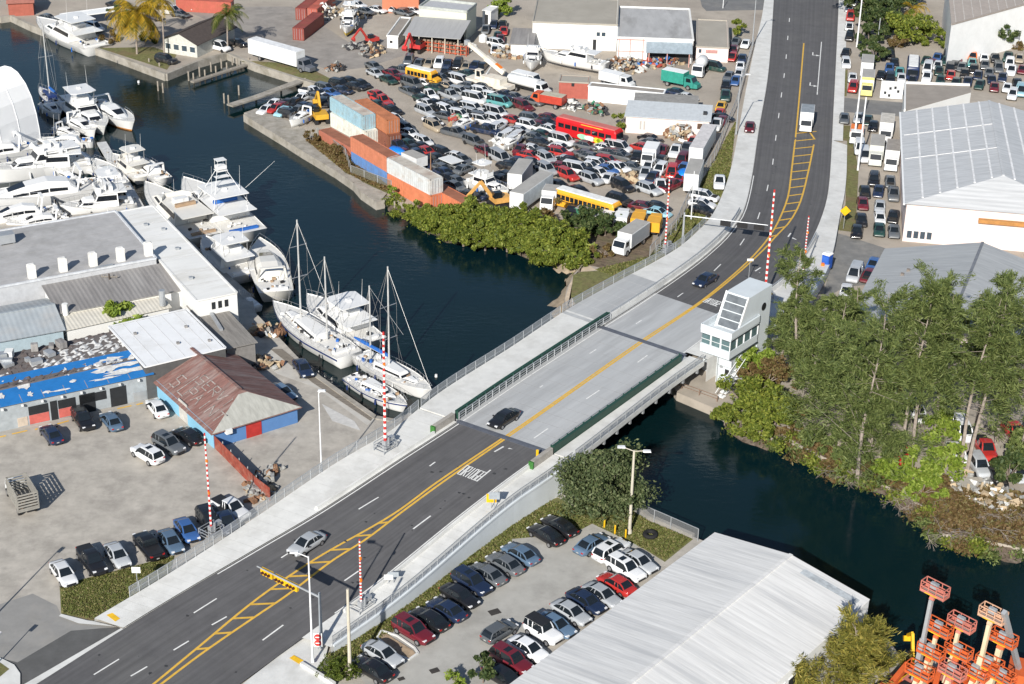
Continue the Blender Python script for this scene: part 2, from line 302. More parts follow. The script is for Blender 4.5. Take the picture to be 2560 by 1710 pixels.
# left pavement with its barrier kerb, right pavement
mb = MB()
strip(mb, wL, outL(.05), UTOP, 300, .16); strip(mb, wL, outL(.05), J1 + 4, 1468, .16)
strip(mb, outL(.05), eL, UTOP, 300, .06); strip(mb, outL(.05), eL, J1 + 4, 1468, .06)
def skirt(mb, A, a, b, z1=.16, z0=None):
    U = us(a, b); q = [A(u) for u in U]
    for p, r in zip(q, q[1:]):
        mb.quad(Vector((p.x, p.y, p.z + z1)), Vector((r.x, r.y, r.z + z1)), Vector((r.x, r.y, -.6 if z0 is None else r.z + z0)), Vector((p.x, p.y, -.6 if z0 is None else p.z + z0)))
skirt(mb, wL, UTOP, 300); skirt(mb, wL, J1 + 4, 1468)
struct("sidewalk_left", mb, M_walk)
mb = MB(); strip(mb, outR(.05), wR, 150, 300, .16); strip(mb, outR(.05), wR, J1 + 4, 1340, .16); strip(mb, outR(.05), wR, -355, 150, .16); strip(mb, outR(.05), outR(1.9), UTOP, -355, .14)
strip(mb, eR, outR(.05), UTOP, 300, .05); strip(mb, eR, outR(.05), J1 + 4, 1340, .05)
skirt(mb, wR, -355, 300); skirt(mb, wR, J1 + 4, 1340)
struct("sidewalk_right", mb, M_walk)
g = ste([(303, 1571), (62.8, 1710)]); mb = MB(); strip(mb, lambda u: rp(g, u), eL, 1468, UBOT, .05); struct("gutter", mb, M_walk)
patch("corner_pavement", [K(0,3,850,990), K(0,3,1130,1055), K(0,3,1080,1042), K(0,3,720,1012), K(0,3,540,945), K(0,3,560,925), K(0,3,800,985)], .17, M_walk)
patch("corner_island", [K(0,3,-200,1300), K(0,3,0,1325), K(0,3,130,1390), K(0,3,185,1470), K(0,3,185,1568), K(0,3,150,1680), K(0,3,-200,1700)], .15, M_walk)
patch("pavement_near_corner", [K(1,3,0,1470), K(1,3,420,1150), K(1,3,560,1060), K(1,3,660,1230), K(1,3,640,1310), K(1,3,550,1440), K(1,3,710,1568), K(1,3,900,1750), K(1,3,-400,1790)], .30, M_walk)
mb = MB(); a = at(K(1,3,415,1385), .35); b = at(K(1,3,720,1575), .35); mb.beam(a, b, .35, .5); struct("kerb", mb, M_walk)
# ---------------------------------------------------------------- painted marks on the road
mb = MB(); wm = MB()
def paint(m, A, B, wd, dz=.036):
    A, B = Vector(A), Vector(B); d = Vector((B.x - A.x, B.y - A.y, 0))
    if d.length < .01: return
    d.normalize(); n = Vector((-d.y, d.x, 0)) * wd / 2
    m.quad(A - n + Vector((0, 0, dz)), B - n + Vector((0, 0, dz)), B + n + Vector((0, 0, dz)), A + n + Vector((0, 0, dz)))
def gpx(p, extra=0): u = p[1] - .34 * p[0]; return at(p, zu(u) + extra)
for E, a, b in ((YL, -575, UBOT), (YR, -330, UBOT)):
    U = us(a, b); q = [rp(E, u) for u in U]
    for p, r in zip(q, q[1:]): paint(mb, p, r, .27 if E is YL else .27, .037 if E is YL else .041)
def ypx(E, y):
    lo, hi = -800, 1900
    for _ in range(50):
        m_ = (lo + hi) / 2; x = line(E, m_)
        if m_ + .34 * x < y: lo = m_
        else: hi = m_
    return (line(E, lo), y)
for y in (1623, 1584, 1546, 1511, 1473, 1441, 1407, 1375, 1340, 1308): paint(mb, gpx(ypx(YL, y + 1)), gpx(ypx(YR, y - 2)), .30, .045)
y = 334
while y < 600: paint(mb, gpx(ypx(YL, y)), gpx(ypx(YR, y - 5)), .34, .045); y += 19 + (y - 334) * .008
paint(mb, gpx((1996, 325)), gpx((2021, 326)), .3, .045); paint(mb, gpx((2021, 326)), gpx((2037, 349)), .3, .045)
LANE = [(234.7, 1687.3), (484.4, 1533), (703, 1395), (896.6, 1273.6), (1074, 1165.8), (1215, 1062), (1349.6, 969), (1473.8, 884.7), (1590, 810), (1693.5, 743), (1785, 677.7), (1850, 613.6), (1894, 548), (1917, 478), (1931.5, 412), (1938.6, 352), (1946, 296), (1952.7, 244), (1959.6, 195), (1965, 147.4), (1969, 100), (1973, 55), (1976, 12)]
for p, q in zip(LANE, LANE[1:]):
    if 640 < p[0] - 0 < 700 or (1200 < p[0] < 1230): pass
    A, B = gpx(p), gpx(q); d = (B - A).normalized(); paint(wm, A, A + d * 3.05, .16)
for p, q in (((327, 1691), (368, 1667)), ((434, 1626), (472, 1603)), ((529.5, 1563), (567, 1542)), (K(1,3,60,1170), K(1,3,250,1030)), (K(1,3,810,625), K(1,3,940,535)), (K(1,3,1440,150), K(1,3,1600,30)), (K(1,2,2020,1275), K(1,2,2150,1170)),
             (K(2,2,200,880), K(2,2,330,790)), (K(2,2,680,520), K(2,2,800,440)), (K(2,2,1150,185), K(2,2,1240,120)), ((2042.8, 237), (2053.7, 105))):
    paint(wm, gpx(p), gpx(q), .17)
for A, a, b in ((outL(-.25), -200, 1250), (outR(-.2), 60, 1250)):
    q = [A(u) for u in us(a, b)]
    for p, r in zip(q, q[1:]): paint(wm, p, r, .15, .04)
def arrow(p, d, turn):                     # turn arrow painted on a lane
    h = heading(p, d, zu(p[1] - .34 * p[0])); o = gpx(p); X = Vector((math.cos(h), math.sin(h), 0)); Yv = Vector((-X.y, X.x, 0))
    paint(wm, o - X * 1.5, o + X * .5, .22); e = o + X * .5 + Yv * turn * .7; paint(wm, o + X * .5, e, .22, .039)
    wm.poly([e + Yv * turn * .8 + X * .1 + Vector((0, 0, .04)), e - X * .45 + Vector((0, 0, .04)), e + X * .55 + Vector((0, 0, .04))][::1 if turn > 0 else -1])
arrow(K(3,0,410,500), (-1, 20), 1); arrow(K(3,0,385,778), (-2, 20), 1); arrow(K(3,1,185,600), (-12, 16), 1); arrow(K(2,1,2230,915), (-22, 14), 1); arrow(K(1,2,2260,960), (24, -14), -1)
tag(mb.build("yellow_road_lines", M_yel), kind='structure'); tag(wm.build("white_road_lines", M_white), kind='structure')
# words painted across a lane (strokes of block capitals)
FONT = {'B': ((0,0,0,1),(0,1,.8,1),(.8,1,.8,0),(0,0,.8,0),(0,.5,.8,.5)), 'R': ((0,0,0,1),(0,1,.8,1),(.8,1,.8,.5),(0,.5,.8,.5),(.3,.5,.8,0)), 'I': ((.4,0,.4,1),), 'D': ((0,0,0,1),(0,1,.6,1),(.6,1,.8,.7),(.8,.7,.8,.3),(.8,.3,.6,0),(0,0,.6,0)),
        'G': ((.8,1,0,1),(0,1,0,0),(0,0,.8,0),(.8,0,.8,.45),(.45,.45,.8,.45)), 'E': ((.8,1,0,1),(0,1,0,0),(0,0,.8,0),(0,.5,.6,.5)), 'S': ((.8,1,0,1),(0,1,0,.5),(0,.5,.8,.5),(.8,.5,.8,0),(.8,0,0,0)), 'T': ((0,1,.8,1),(.4,1,.4,0)), 'O': ((0,0,0,1),(0,1,.8,1),(.8,1,.8,0),(.8,0,0,0)), 'P': ((0,0,0,1),(0,1,.8,1),(.8,1,.8,.5),(.8,.5,0,.5)),
        'L': ((0,1,0,0),(0,0,.8,0)), 'N': ((0,0,0,1),(0,1,.8,0),(.8,0,.8,1)), 'A': ((0,0,.4,1),(.4,1,.8,0),(.2,.45,.6,.45)), 'V': ((0,1,.4,0),(.4,0,.8,1)), 'M': ((0,0,0,1),(0,1,.4,.4),(.4,.4,.8,1),(.8,1,.8,0)), 'Y': ((0,1,.4,.5),(.8,1,.4,.5),(.4,.5,.4,0)), '1': ((.4,0,.4,1),(.15,.75,.4,1)), '5': ((.8,1,0,1),(0,1,0,.55),(0,.55,.8,.5),(.8,.5,.8,0),(.8,0,0,0)), 'K': ((0,0,0,1),(0,.4,.8,1),(.3,.6,.8,0)), ' ': ()}
def word(m, txt, o, X, Yv, cw, ch, sw, nz):   # strokes as thin raised bars: origin o, text direction X, letter-up direction Yv
    for k, c in enumerate(txt):
        for a, b, c2, d in FONT.get(c, ()):
            p = o + X * (k * cw * 1.15 + a * cw) + Yv * b * ch + nz; q = o + X * (k * cw * 1.15 + c2 * cw) + Yv * d * ch + nz
            t = (q - p); t.normalize(); n = t.cross(nz.normalized()) * sw / 2; p -= t * sw / 2; q += t * sw / 2; m.quad(p - n, q - n, q + n, p + n)
for nm, p0, p1, p2 in (("near_lane", K(1,2,1845,1205), K(1,2,2030,1275), K(1,2,1935,1130)), ("far_lane", (1757, 755), (1793, 767), (1774, 746))):
    mb = MB(); o, b, c = gpx(p0), gpx(p1), gpx(p2); X = (b - o); Yv = (c - o); lx = X.length; X.normalize(); ly = Yv.length; Yv.normalize()
    word(mb, "BRIDGE", o, X, Yv, lx / 6.8, ly, .13, Vector((0, 0, .042))); tag(mb.build("road_lettering", M_white), kind='structure')
# lots, verges, yards
patch("car_park", [K(1,3,1000,1560), K(1,3,830,1370), K(1,3,1200,1140), K(1,3,1560,830), K(1,3,2345,270), K(2,3,0,240), K(2,3,560,190), K(2,3,735,100), K(2,3,1160,300), K(2,3,900,600), K(2,3,0,1600), K(1,3,1600,1900), K(1,3,900,1800)], .02, M_lot2)
patch("verge_by_ramp", [K(1,3,640,1310), K(1,3,1270,880), K(1,3,2345,100), K(2,2,0,1568), K(2,2,330,1450), K(2,2,420,1420), K(2,2,700,1568), K(2,3,735,100), K(2,3,560,190), K(2,3,0,240), K(1,3,2345,300), K(1,3,1560,850), K(1,3,1200,1160), K(1,3,830,1380), K(1,3,700,1400)], .012, M_grass)
patch("verge_by_canal", [K(2,2,560,1440), K(2,2,1040,1500), K(2,3,1250,70), K(2,3,1660,240), K(2,3,1400,450), K(2,3,1160,300), K(2,3,735,100)], .016, M_grass)
patch("verge_triangle", [K(0,3,545,660), K(0,3,960,555), K(0,3,1600,390), K(0,3,1560,560), K(0,3,850,990), K(0,3,560,925)], .02, M_grass)
patch("island_planting", [K(0,3,-200,1340), K(0,3,0,1370), K(0,3,85,1430), K(0,3,0,1500), K(0,3,-200,1540)], .17, M_grass)
patch("roadside_verge", [K(2,0,2050,1110), K(2,0,2000,1568), K(2,1,1990,60), K(2,1,1850,380), K(2,1,1560,690), K(2,1,1000,1000), K(2,1,760,900), K(2,1,1260,780), K(2,1,1500,560), K(2,1,1620,330), K(2,1,1720,100), K(2,0,1850,1500), K(2,0,1980,1230)], .012, M_grass)
patch("creek_point", [K(2,1,560,950), K(2,1,640,920), K(2,1,900,905), K(2,1,1000,1000), K(2,1,580,1215), K(2,1,540,1150)], .016, M_grass)
patch("creek_beach", [K(2,1,640,885), K(2,1,720,870), K(2,1,770,905), K(2,1,640,925), K(2,1,565,960), K(2,1,545,1150), K(2,1,575,1215), K(2,1,505,1262), K(2,1,485,1170), K(2,1,525,1040), K(2,1,570,955)], .014, M_sand)
patch("far_verge", [K(3,0,660,640), K(3,0,730,640), K(3,0,720,880), K(3,0,650,880)], .01, M_grass); patch("roadside_strip", [K(3,0,640,1150), K(3,0,760,1150), K(3,1,830,0), K(3,1,800,560), K(3,1,640,540), K(3,1,710,300), K(3,0,725,1290), K(3,0,640,1280)], .012, M_grass)
patch("side_drive_far", [K(3,1,605,560), K(3,1,720,590), K(3,1,1090,710), K(3,1,920,1040), K(3,1,700,1060), K(3,1,500,1180), K(3,1,560,900), K(3,1,560,700)], .012, mat("driveway_asphalt", (.19, .19, .185), .9, var=.15, scale=.5, dirt=(.3, .28, .25), damt=.5))
patch("crossing_drive", [K(3,0,640,890), K(3,0,1240,940), K(3,0,1240,1070), K(3,0,640,1020)], .014, M_asph2)
patch("yard_paving", [K(1,0,0,60), K(1,0,330,60), K(1,0,640,250), K(1,0,900,420), K(1,0,1300,330), K(1,0,1380,500), K(1,0,1000,620), K(1,0,800,640), K(1,0,600,620), K(1,0,-100,330), K(0,0,1700,100)], .01, mat("grey_yard_paving", (.30, .275, .25), .92, var=.15, scale=.3, dirt=(.2, .185, .17), damt=.6))
patch("crossroad", [K(2,0,1780,100), K(2,0,2345,90), K(3,0,30,60), K(3,0,60,-100), K(2,0,1700,-100), K(2,0,1740,60)], .02, M_asph2)
patch("palm_lawn", [K(0,0,900,440), K(0,0,1400,430), K(0,0,1620,500), K(0,0,1530,640), K(0,0,1000,470)], .012, M_grass)
patch("canal_verge", [K(1,0,0,560), K(1,0,430,590), K(1,0,720,740), K(1,0,600,760), K(1,0,330,690), K(1,0,0,590), K(0,0,2200,560)], .012, M_grass)
patch("container_verge", [K(1,0,440,1300), K(1,0,620,1250), K(1,0,900,1480), K(1,1,1250,190), K(1,1,1180,200), K(1,1,830,20), K(1,0,700,1480)], .012, M_grass)
patch("right_bank_soil", [FAR2[3]] + FAR2[4:] + [K(3,3,2345,100), K(3,2,1700,1250), K(3,2,900,1080), K(3,2,100,780)], .015, M_soil)
patch("near_bank_soil", [K(2,1,200,690), K(2,1,640,850), K(2,1,900,900), K(2,1,1250,800), K(2,1,1300,560), K(2,1,300,420)], .01, M_soil)
patch("dock_apron", [K(1,2,130,60), K(1,2,560,290), K(1,2,1090,700), K(1,2,1020,760), K(1,2,560,420), K(1,2,200,290), K(1,2,0,150)], .02, M_conc)
patch("boat_ramp_slab", [K(1,2,600,560), K(1,2,900,720), K(1,2,960,810), K(1,2,700,720)], .03, mat("white_slab", (.53, .52, .50), .85, var=.15))
patch("timber_wharf", [K(1,2,240,60), K(1,2,540,300), K(1,2,1090,660), K(1,2,1050,720), K(1,2,520,370), K(1,2,130,60)], .05, mat("wharf_boards", (.20, .175, .145), .9, var=.3, scale=.8, streak=(1, 5, 1)))
patch("rotten_pavement", [K(0,2,0,680), K(0,2,620,560), K(0,2,1380,410), K(0,2,1340,520), K(0,2,640,680), K(0,2,0,800)], .012, mat("brown_paving", (.185, .155, .13), .95, var=.25, scale=.6))
mb = MB()
for a, b in (((-60, 880), (55, 855)), ((110, 840), (250, 808)), ((320, 800), (345, 790)), ((525, 748), (630, 718)), ((1075, 608), (1205, 580)), ((1250, 572), (1310, 555))): paint(mb, at(K(0,2,*a)), at(K(0,2,*b)), .28, .018)
tag(mb.build("yellow_bay_lines", M_yel), kind='structure')
for pts in ([K(0,3,975,935), K(0,3,1030,915), K(0,3,1100,968), K(0,3,1055,995)], [K(1,3,305,1330), K(1,3,345,1303), K(1,3,435,1352), K(1,3,395,1385)]): patch("tactile_paving", pts, .37 if pts[0][0] > 600 else .52, M_ply)
# seawalls along both banks
def seawall(pts, z1=.25, wd=.7, name="seawall"):
    mb = MB(); q = [at(p) for p in pts]
    for a, b in zip(q, q[1:]): mb.beam((a.x, a.y, (z1 - 2.2) / 2), (b.x, b.y, (z1 - 2.2) / 2), wd, z1 + 2.2)
    struct(name, mb, M_stone)
seawall(FAR[0:12]); seawall(FAR[13:22], .2, 1.6); seawall(NEAR[6:10], .15); seawall(NEAR[11:16], .35, .5)
patch("broken_slabs", [K(1,0,0,1030), K(1,0,180,1050), K(1,0,420,1170), K(1,0,620,1330), K(1,1,830,40), K(1,1,1200,200), K(1,1,1140,275), K(1,1,1000,180), K(1,1,760,-10), K(1,0,440,1360), K(1,0,300,1270), K(1,0,30,1110), K(0,0,2265,1048)], .22, M_stone)

def bank(name, q, wd, m, z0=.05, z1=-1.5):   # a rough earth slope from the land's edge down into the water
    mb = MB(); rows = []; acc = []
    for a, b in zip(q, q[1:]):
        k = max(1, int((b - a).length / 1.3)); acc += [a.lerp(b, i / k) for i in range(k)]
    acc.append(q[-1])
    for i, c in enumerate(acc):
        t = acc[min(i + 1, len(acc) - 1)] - acc[max(i - 1, 0)]; n = Vector((t.y, -t.x, 0)).normalized(); r = []
        for j in range(6):
            f = j / 5; r.append(mb.P(c + n * (wd * f * (1 + .5 * math.sin(i * .7) * f) - .6 + random.uniform(-.4, .4)) + Vector((0, 0, z0 + (z1 - z0) * f ** .8 + random.uniform(-.28, .28)))))
        rows.append(r)
    for a, b in zip(rows, rows[1:]):
        for j in range(5): mb.F((a[j], a[j + 1], b[j + 1], b[j]))
    struct(name, mb, m, True)
M_bank = mat("wet_bank_earth", (.10, .075, .055), .9, var=.45, scale=1.6, dirt=(.20, .17, .14), dscale=.9, damt=.8, bump=.15, bscale=3)
bank("canal_bank", f2[2:], 2.2, M_bank); bank("canal_bank", fl[22:29], 2.0, M_bank); bank("canal_bank", fl[28:34], 2.6, mat("pale_creek_bank", (.30, .24, .17), .9, var=.3, scale=1.2, bump=.08, bscale=3))
mb = MB()                                  # joints across the pavements
for u in range(-740, 1460, 24):
    if 300 < u < J1 + 4: continue
    a, b = wL(u) + Vector((0, 0, .166)), outL(.1)(u) + Vector((0, 0, .166)); paint(mb, a, b, .045, 0)
    if -350 < u < 1335: a, b = outR(.1)(u) + Vector((0, 0, .166)), wR(u) + Vector((0, 0, .166)); paint(mb, a, b, .045, 0)
tag(mb.build("pavement_joint_lines", mat("joint_grey", (.55, .55, .53), .9)), kind='structure')
for x, y, d in ((2185,908,.9),(1635,1445,.7),(1330,1520,.5)): mb = MB(); mb.box((0, 0, .0), (d * 1.3, d, .02), .5); o = mb.build("drain_grate", mat("dark_iron", (.05, .045, .04), .7)); o.location = at(K(1,3,x,y), .035); tag(o, {2185: "dark drain grate in the middle of the car park", 1635: "dark drain grate near the planted island of the car park", 1330: "small drain grate at the near end of the car park"}[x], "drain")
patch("planter_island", [K(1,3,1110,1120), K(1,3,1200,1110), K(1,3,1440,1260), K(1,3,1470,1300), K(1,3,1400,1340), K(1,3,1330,1310), K(1,3,1130,1160)], .1, mat("island_soil", (.36, .27, .18), .95, var=.25, scale=1.5))
mb = MB(); q = [at(K(1,3,x,y)) for x, y in ((1150,1085),(1290,1130),(1450,1240),(1485,1290),(1400,1350),(1300,1310),(1110,1150))]; kerb(mb, q + q[:1], 0, .16, .18); struct("kerb", mb, M_walk)

mb = MB()
for _ in range(70):
    u = random.uniform(-500, 1600)
    if JC - 20 < u < J1 + 20: continue
    c = rp(EL, u).lerp(rp(ER, u), random.uniform(.08, .92)); k = 8; r = random.uniform(.05, .28); mb.poly([c + Vector((r * random.uniform(.5, 1.2) * math.cos(6.283 * i / k), r * random.uniform(.5, 1.2) * math.sin(6.283 * i / k), .0365)) for i in range(k)])
struct("road_stain", mb, mat("oil_stain", (.045, .045, .046), .6))
# ================================================================ BRIDGE, TOWER, ROADSIDE
def meshm(name, col, cover, cell=.35):       # woven wire: a fine net, most of it air
    if name in MATS: return MATS[name]
    m, n, b = _nodes(name); L = n.links; N = n.nodes.new; b.inputs['Base Color'].default_value = (*col, 1); b.inputs['Roughness'].default_value = .5
    t = N("ShaderNodeBsdfTransparent"); mx = N("ShaderNodeMixShader"); mx.inputs[0].default_value = cover
    L.new(t.outputs[0], mx.inputs[1]); L.new(b.outputs[0], mx.inputs[2]); L.new(mx.outputs[0], n.nodes["Material Output"].inputs[0]); MATS[name] = m; return m
NET = meshm("chain_link", (.33, .34, .35), .30); NETD = meshm("railing_pickets", (.40, .42, .44), .5); GRATE = meshm("steel_grating", (.30, .31, .32), .85)
br = thing("drawbridge", "pale concrete drawbridge with dark green side panels spanning the dark canal", "bridge", rp(YL, 490))
br_inv = -Vector(br.location)
def bpart(name, mb, m, parent=br, smooth=False):
    o = mb.build(name, m, parent, smooth); o.location = br_inv if parent is br else (0, 0, 0); return o
mb = MB()
def solid(mb, A, B, a, b, z1, z0):
    U = us(a, b); up = Vector((0, 0, z1)); dn = Vector((0, 0, z0))
    secs = []
    for u in U: p, q = A(u), B(u); secs.append((p + up, q + up, q + dn, p + dn))
    mb.loft(secs)
solid(mb, outL(.9), outR(.9), J2 + 3, J1 - 4, .03, -.75); bpart("deck", mb, M_deck)
mb = MB(); solid(mb, wL, outL(.95), J2, J1, .16, -.5); bpart("walkway", mb, M_walk)
mb = MB(); solid(mb, outR(.95), wR, J2, J1, .16, -.5); bpart("walkway", mb, M_walk)
for s_, E in ((1, outL), (-1, outR)):
    for d in (-1.2, -4.6): mb = MB(); q = [E(d)(u) for u in us(J2 - 15, J1 + 20)]; [mb.beam(a - Vector((0, 0, 1.5)), b - Vector((0, 0, 1.5)), .4, 1.5) for a, b in zip(q, q[1:])]; bpart("girder", mb, M_green)
mb = MB()
for u in us(J2 + 15, J1 - 15, 9): mb.beam(wL(u) - Vector((0, 0, .8)), wR(u) - Vector((0, 0, .8)), .3, .5)
bpart("crossbeam", mb, mat("grey_steel", (.25, .26, .27), .6))
for a in (J1, J2):
    mb = MB(); q = [outL(.4)(a), outR(.4)(a)]; mb.beam(q[0] + Vector((0, 0, .035)), q[1] + Vector((0, 0, .035)), .85, .03); mb.beam(q[0] + Vector((0, 0, .05)), q[1] + Vector((0, 0, .05)), .3, .03)
    bpart("expansion_joint", mb, mat("joint_steel", (.105, .115, .14), .6))
for E, a, b, d0 in ((outL, J2 - 25, J1 - 5, .75), (outR, J2 + 20, J1 + 0, .75)):
    mb = MB(); q = [E(d0)(u) for u in us(a, b)]
    for p, r in zip(q, q[1:]): mb.beam(p + Vector((0, 0, .56)), r + Vector((0, 0, .56)), .30, .95)
    g = bpart("side_panel", mb, M_green)
    mb = MB()
    for p, r in zip(q, q[1:]): mb.beam(p + Vector((0, 0, 1.08)), r + Vector((0, 0, 1.08)), .36, .07)
    for u in us(a, b, 16): p = E(d0 - .25)(u); mb.box(p + Vector((0, 0, .6)), (.16, .16, 1.1))
    kid(g, "stiffener", mb.data("stiffener", M_green))
    mb = MB()
    for hh in (.35, .7, 1.0):
        q2 = [E(.3)(u) for u in us(a, b)]
        for p, r in zip(q2, q2[1:]): mb.beam(p + Vector((0, 0, hh)), r + Vector((0, 0, hh)), .09)
    for u in us(a, b, 22): mb.box(E(.3)(u) + Vector((0, 0, .5)), (.12, .12, 1.0))
    bpart("guard_rail", mb, M_galv)
for E, u0, u1 in ((outL, J1 + 2, J1 + 50), (outR, J1 + 4, J1 + 54)):
    mb = MB(); mb.beam(E(.75)(u0) + Vector((0, 0, .55)), E(.75)(u1) + Vector((0, 0, .55)), .5, 1.05); mb2 = MB(); c = E(.75)(u1 + 3); mb2.box(c + Vector((0, 0, .6)), (.6, .25, .9), heading((1200, 1050), (30, 10)))
    e = bpart("end_block", mb, mat("brown_grey_concrete", (.33, .31, .28), .8)); kid(e, "end_plate", mb2.data("end_plate", mat("bright_green_paint", (.04, .16, .03), .6)))
def railing(name, label, cat, A, a, b, h, post, net, group=None, rails=(1.0,), dz=.16, n=None, parent=None, top=.07):
    q = [A(u) + Vector((0, 0, dz)) for u in us(a, b, n)]
    return fence(name, label, cat, q, h, post, net, group, rails, parent, top)
def fence(name, label, cat, q, h, post, net, group=None, rails=(1.0,), parent=None, top=.07, pm=None):
    q = [Vector(p) for p in q]; o = q[0].copy()
    if parent is None: root = thing(name, label, cat, o, 0, group)
    else: root = bpart(name, MB2(), M_galv) if False else None
    mb = MB(); mn = MB(); acc = 0
    for p, r in zip(q, q[1:]):
        d = (r - p).length; k = max(1, round(d / post))
        for i in range(k): c = p.lerp(r, i / k) - o; mb.box(c + Vector((0, 0, h / 2)), (top, top, h))
        for f in rails: mb.beam(p - o + Vector((0, 0, h * f)), r - o + Vector((0, 0, h * f)), top * .8)
        if net: mn.quad(p - o + Vector((0, 0, .08)), r - o + Vector((0, 0, .08)), r - o + Vector((0, 0, h * .97)), p - o + Vector((0, 0, h * .97)))
    c = q[-1] - o; mb.box(c + Vector((0, 0, h / 2)), (top, top, h))
    if parent is None:
        kid(root, "frame", mb.data("frame", pm or M_galv))
        if net: kid(root, "wire_mesh", mn.data("wire_mesh", net))
        return root
    for nm, m_, mt in (("railing_frame", mb, pm or M_galv), ("railing_infill", mn, net)):
        if m_.f: x = m_.build(nm, mt, parent); x.location = o + br_inv
for A in (wL, wR): fence("r", "", "", [A(u) + Vector((0, 0, .16)) for u in us(J2 + 4, J1 - 4)], 1.15, 2.2, NETD, rails=(.35, 1.0), parent=br)
mb = MB()
for u in us(J2 + 12, J1 - 14, 12): mb.beam(outL(-.1)(u) + Vector((0, 0, .035)), outR(-.1)(u) + Vector((0, 0, .035)), .05, .012)
bpart("deck_seam", mb, mat("seam_grey", (.30, .305, .31), .8))
# fascia and approach slab at the tower end
mb = MB(); strip(mb, outL(.0), outR(.0), JC, J2 - 3, .032); strip(mb, wL, outL(.05), 150, J2, .165); struct("bridge_approach", mb, M_deck)
mb = MB(); q = [wL(u) for u in us(120, J2)]
for p, r in zip(q, q[1:]): mb.beam(p - Vector((0, 0, .45)), r - Vector((0, 0, .45)), .3, 1.1)
tag(mb.build("abutment_wall", M_stone), "grey concrete abutment edge beside the grassy creek point", "wall")
# low traffic barriers at the road edge
def barrier(label, E, d, a, b, h=.8, rail=True):
    t = thing("traffic_barrier", label, "barrier", E(d)(a)); o = Vector(t.location); q = [E(d)(u) - o for u in us(a, b)]; mb = MB(); m2 = MB()
    secs = [(p + Vector((-.22, 0, 0)), p + Vector((.22, 0, 0)), p + Vector((.12, 0, h)), p + Vector((-.12, 0, h))) for p in q]; mb.loft(secs); kid(t, "wall", mb.data("wall", M_walk))
    if rail:
        for p, r in zip(q, q[1:]): m2.beam(p + Vector((0, 0, h + .3)), r + Vector((0, 0, h + .3)), .1); m2.box(p + Vector((0, 0, h + .15)), (.1, .1, .3))
        kid(t, "top_rail", m2.data("top_rail", M_galv))
barrier("long pale concrete barrier curving beside the road north of the drawbridge", outL, .5, -95, J2 - 28)
barrier("pale concrete barrier between road and pavement south of the drawbridge", outL, .5, J1 + 55, 1010, .55, False)
barrier("pale concrete barrier along the ramp above the car park", outR, .5, J1 + 58, 1240, .55, False)
barrier("short pale barrier at the road edge behind the control tower", outR, .5, -95, 170)
railing("pavement_railing", "grey pipe railing with wire infill along the pavement above the boat wharf", "railing", wL, J1 + 4, 1385, 1.25, 2.4, NETD, None, (.5, 1.0))
railing("pavement_railing", "grey railing along the pavement above the creek point and salvage yard", "railing", wL, -40, J2 - 2, 1.2, 2.4, NETD, None, (.5, 1.0))
railing("pavement_railing", "grey railing on the white retaining wall above the car park", "railing", wR, J1 + 4, 1335, 1.15, 2.2, NETD, None, (.5, 1.0))
railing("pavement_railing", "white railing on the retaining wall behind the control tower", "railing", wR, 60, 250, 1.1, 2.4, NETD, None, (.5, 1.0))
mb = MB(); skirt(mb, lambda u: wR(u) + Vector((.12, -.08, 0)), J1 + 4, 1335, .28); q = [wR(u) + Vector((.05, 0, .2)) for u in us(J1 + 4, 1335)]
for p, r in zip(q, q[1:]): mb.beam(p, r, .36, .22)
tag(mb.build("retaining_wall", mat("wall_white_concrete", (.62, .66, .69), .7, var=.06, scale=.4)), "long white retaining wall dropping from the ramp to the car park verge", "wall")
mb = MB(); q = [wR(u) + Vector((.0, 0, -.05)) for u in us(-60, 250)]
for p, r in zip(q, q[1:]): mb.beam(p - Vector((0, 0, .5)), r - Vector((0, 0, .5)), .36, 1.5)
tag(mb.build("retaining_wall", MATS["wall_white_concrete"]), "white retaining wall beside the side driveway near the portable toilet", "wall")
# ---------------------------------------------------------------- the bridge tender's tower
zc = 4.4; FLp, FRp, BRp = at((1749.5, 876), zc), at((1822.5, 901.4), zc), at((1878.6, 844), zc)
X = (FRp - FLp); X.z = 0; tw = X.length; X.normalize(); td = abs((BRp - FRp).dot(Vector((-X.y, X.x, 0)))); tz = math.atan2(X.y, X.x)
T = thing("control_tower", "white concrete bridge control tower with banded windows and sloping skylight roof", "tower", (FLp.x, FLp.y, WZ), tz)
def tp(z): return z - WZ
M_tow = mat("tower_white_concrete", (.60, .65, .68), .6, var=.05, scale=.5)
mb = MB(); mb.prism([(1.9, 1.3), (tw - .35, 1.3), (tw - .35, td + 1.2), (1.9, td + 1.2)], 0, tp(zc) + .05)
mb.prism([(-1.2, 3.0), (1.9, 3.0), (1.9, td + .8), (-1.2, td + .8)], 0, tp(2.8)); kid(T, "shaft", mb.data("shaft", M_tow))
H2 = tp(8.2); H1 = tp(zc)
mb = MB(); ch = .7; ft = [(0, 0), (tw, 0), (tw, td - ch), (tw - ch, td), (0, td)]
mb.prism(ft, H1, H1 + 1.15); ins = [(.12, .12), (tw - .12, .12), (tw - .12, td - ch), (tw - ch, td - .12), (.12, td - .12)]
mb.prism(ins, H1 + 1.15, H1 + 2.65); mb.prism([(-.05, -.05), (tw + .05, -.05), (tw + .05, td - ch), (tw - ch, td + .05), (-.05, td + .05)], H1 + 2.65, H1 + 2.95)
for a, b in zip(ft, ft[1:] + ft[:1]): mb.beam((a[0], a[1], H1 + 3.4), (b[0], b[1], H1 + 3.4), .22, .9)
mb.prism(ins, H1 + 2.95, H1 + 3.05); cab = kid(T, "cabin", mb.data("cabin", M_tow))
gm = mat("tower_glass", (.10, .16, .17), .06, spec=.6, var=.25, scale=.5)
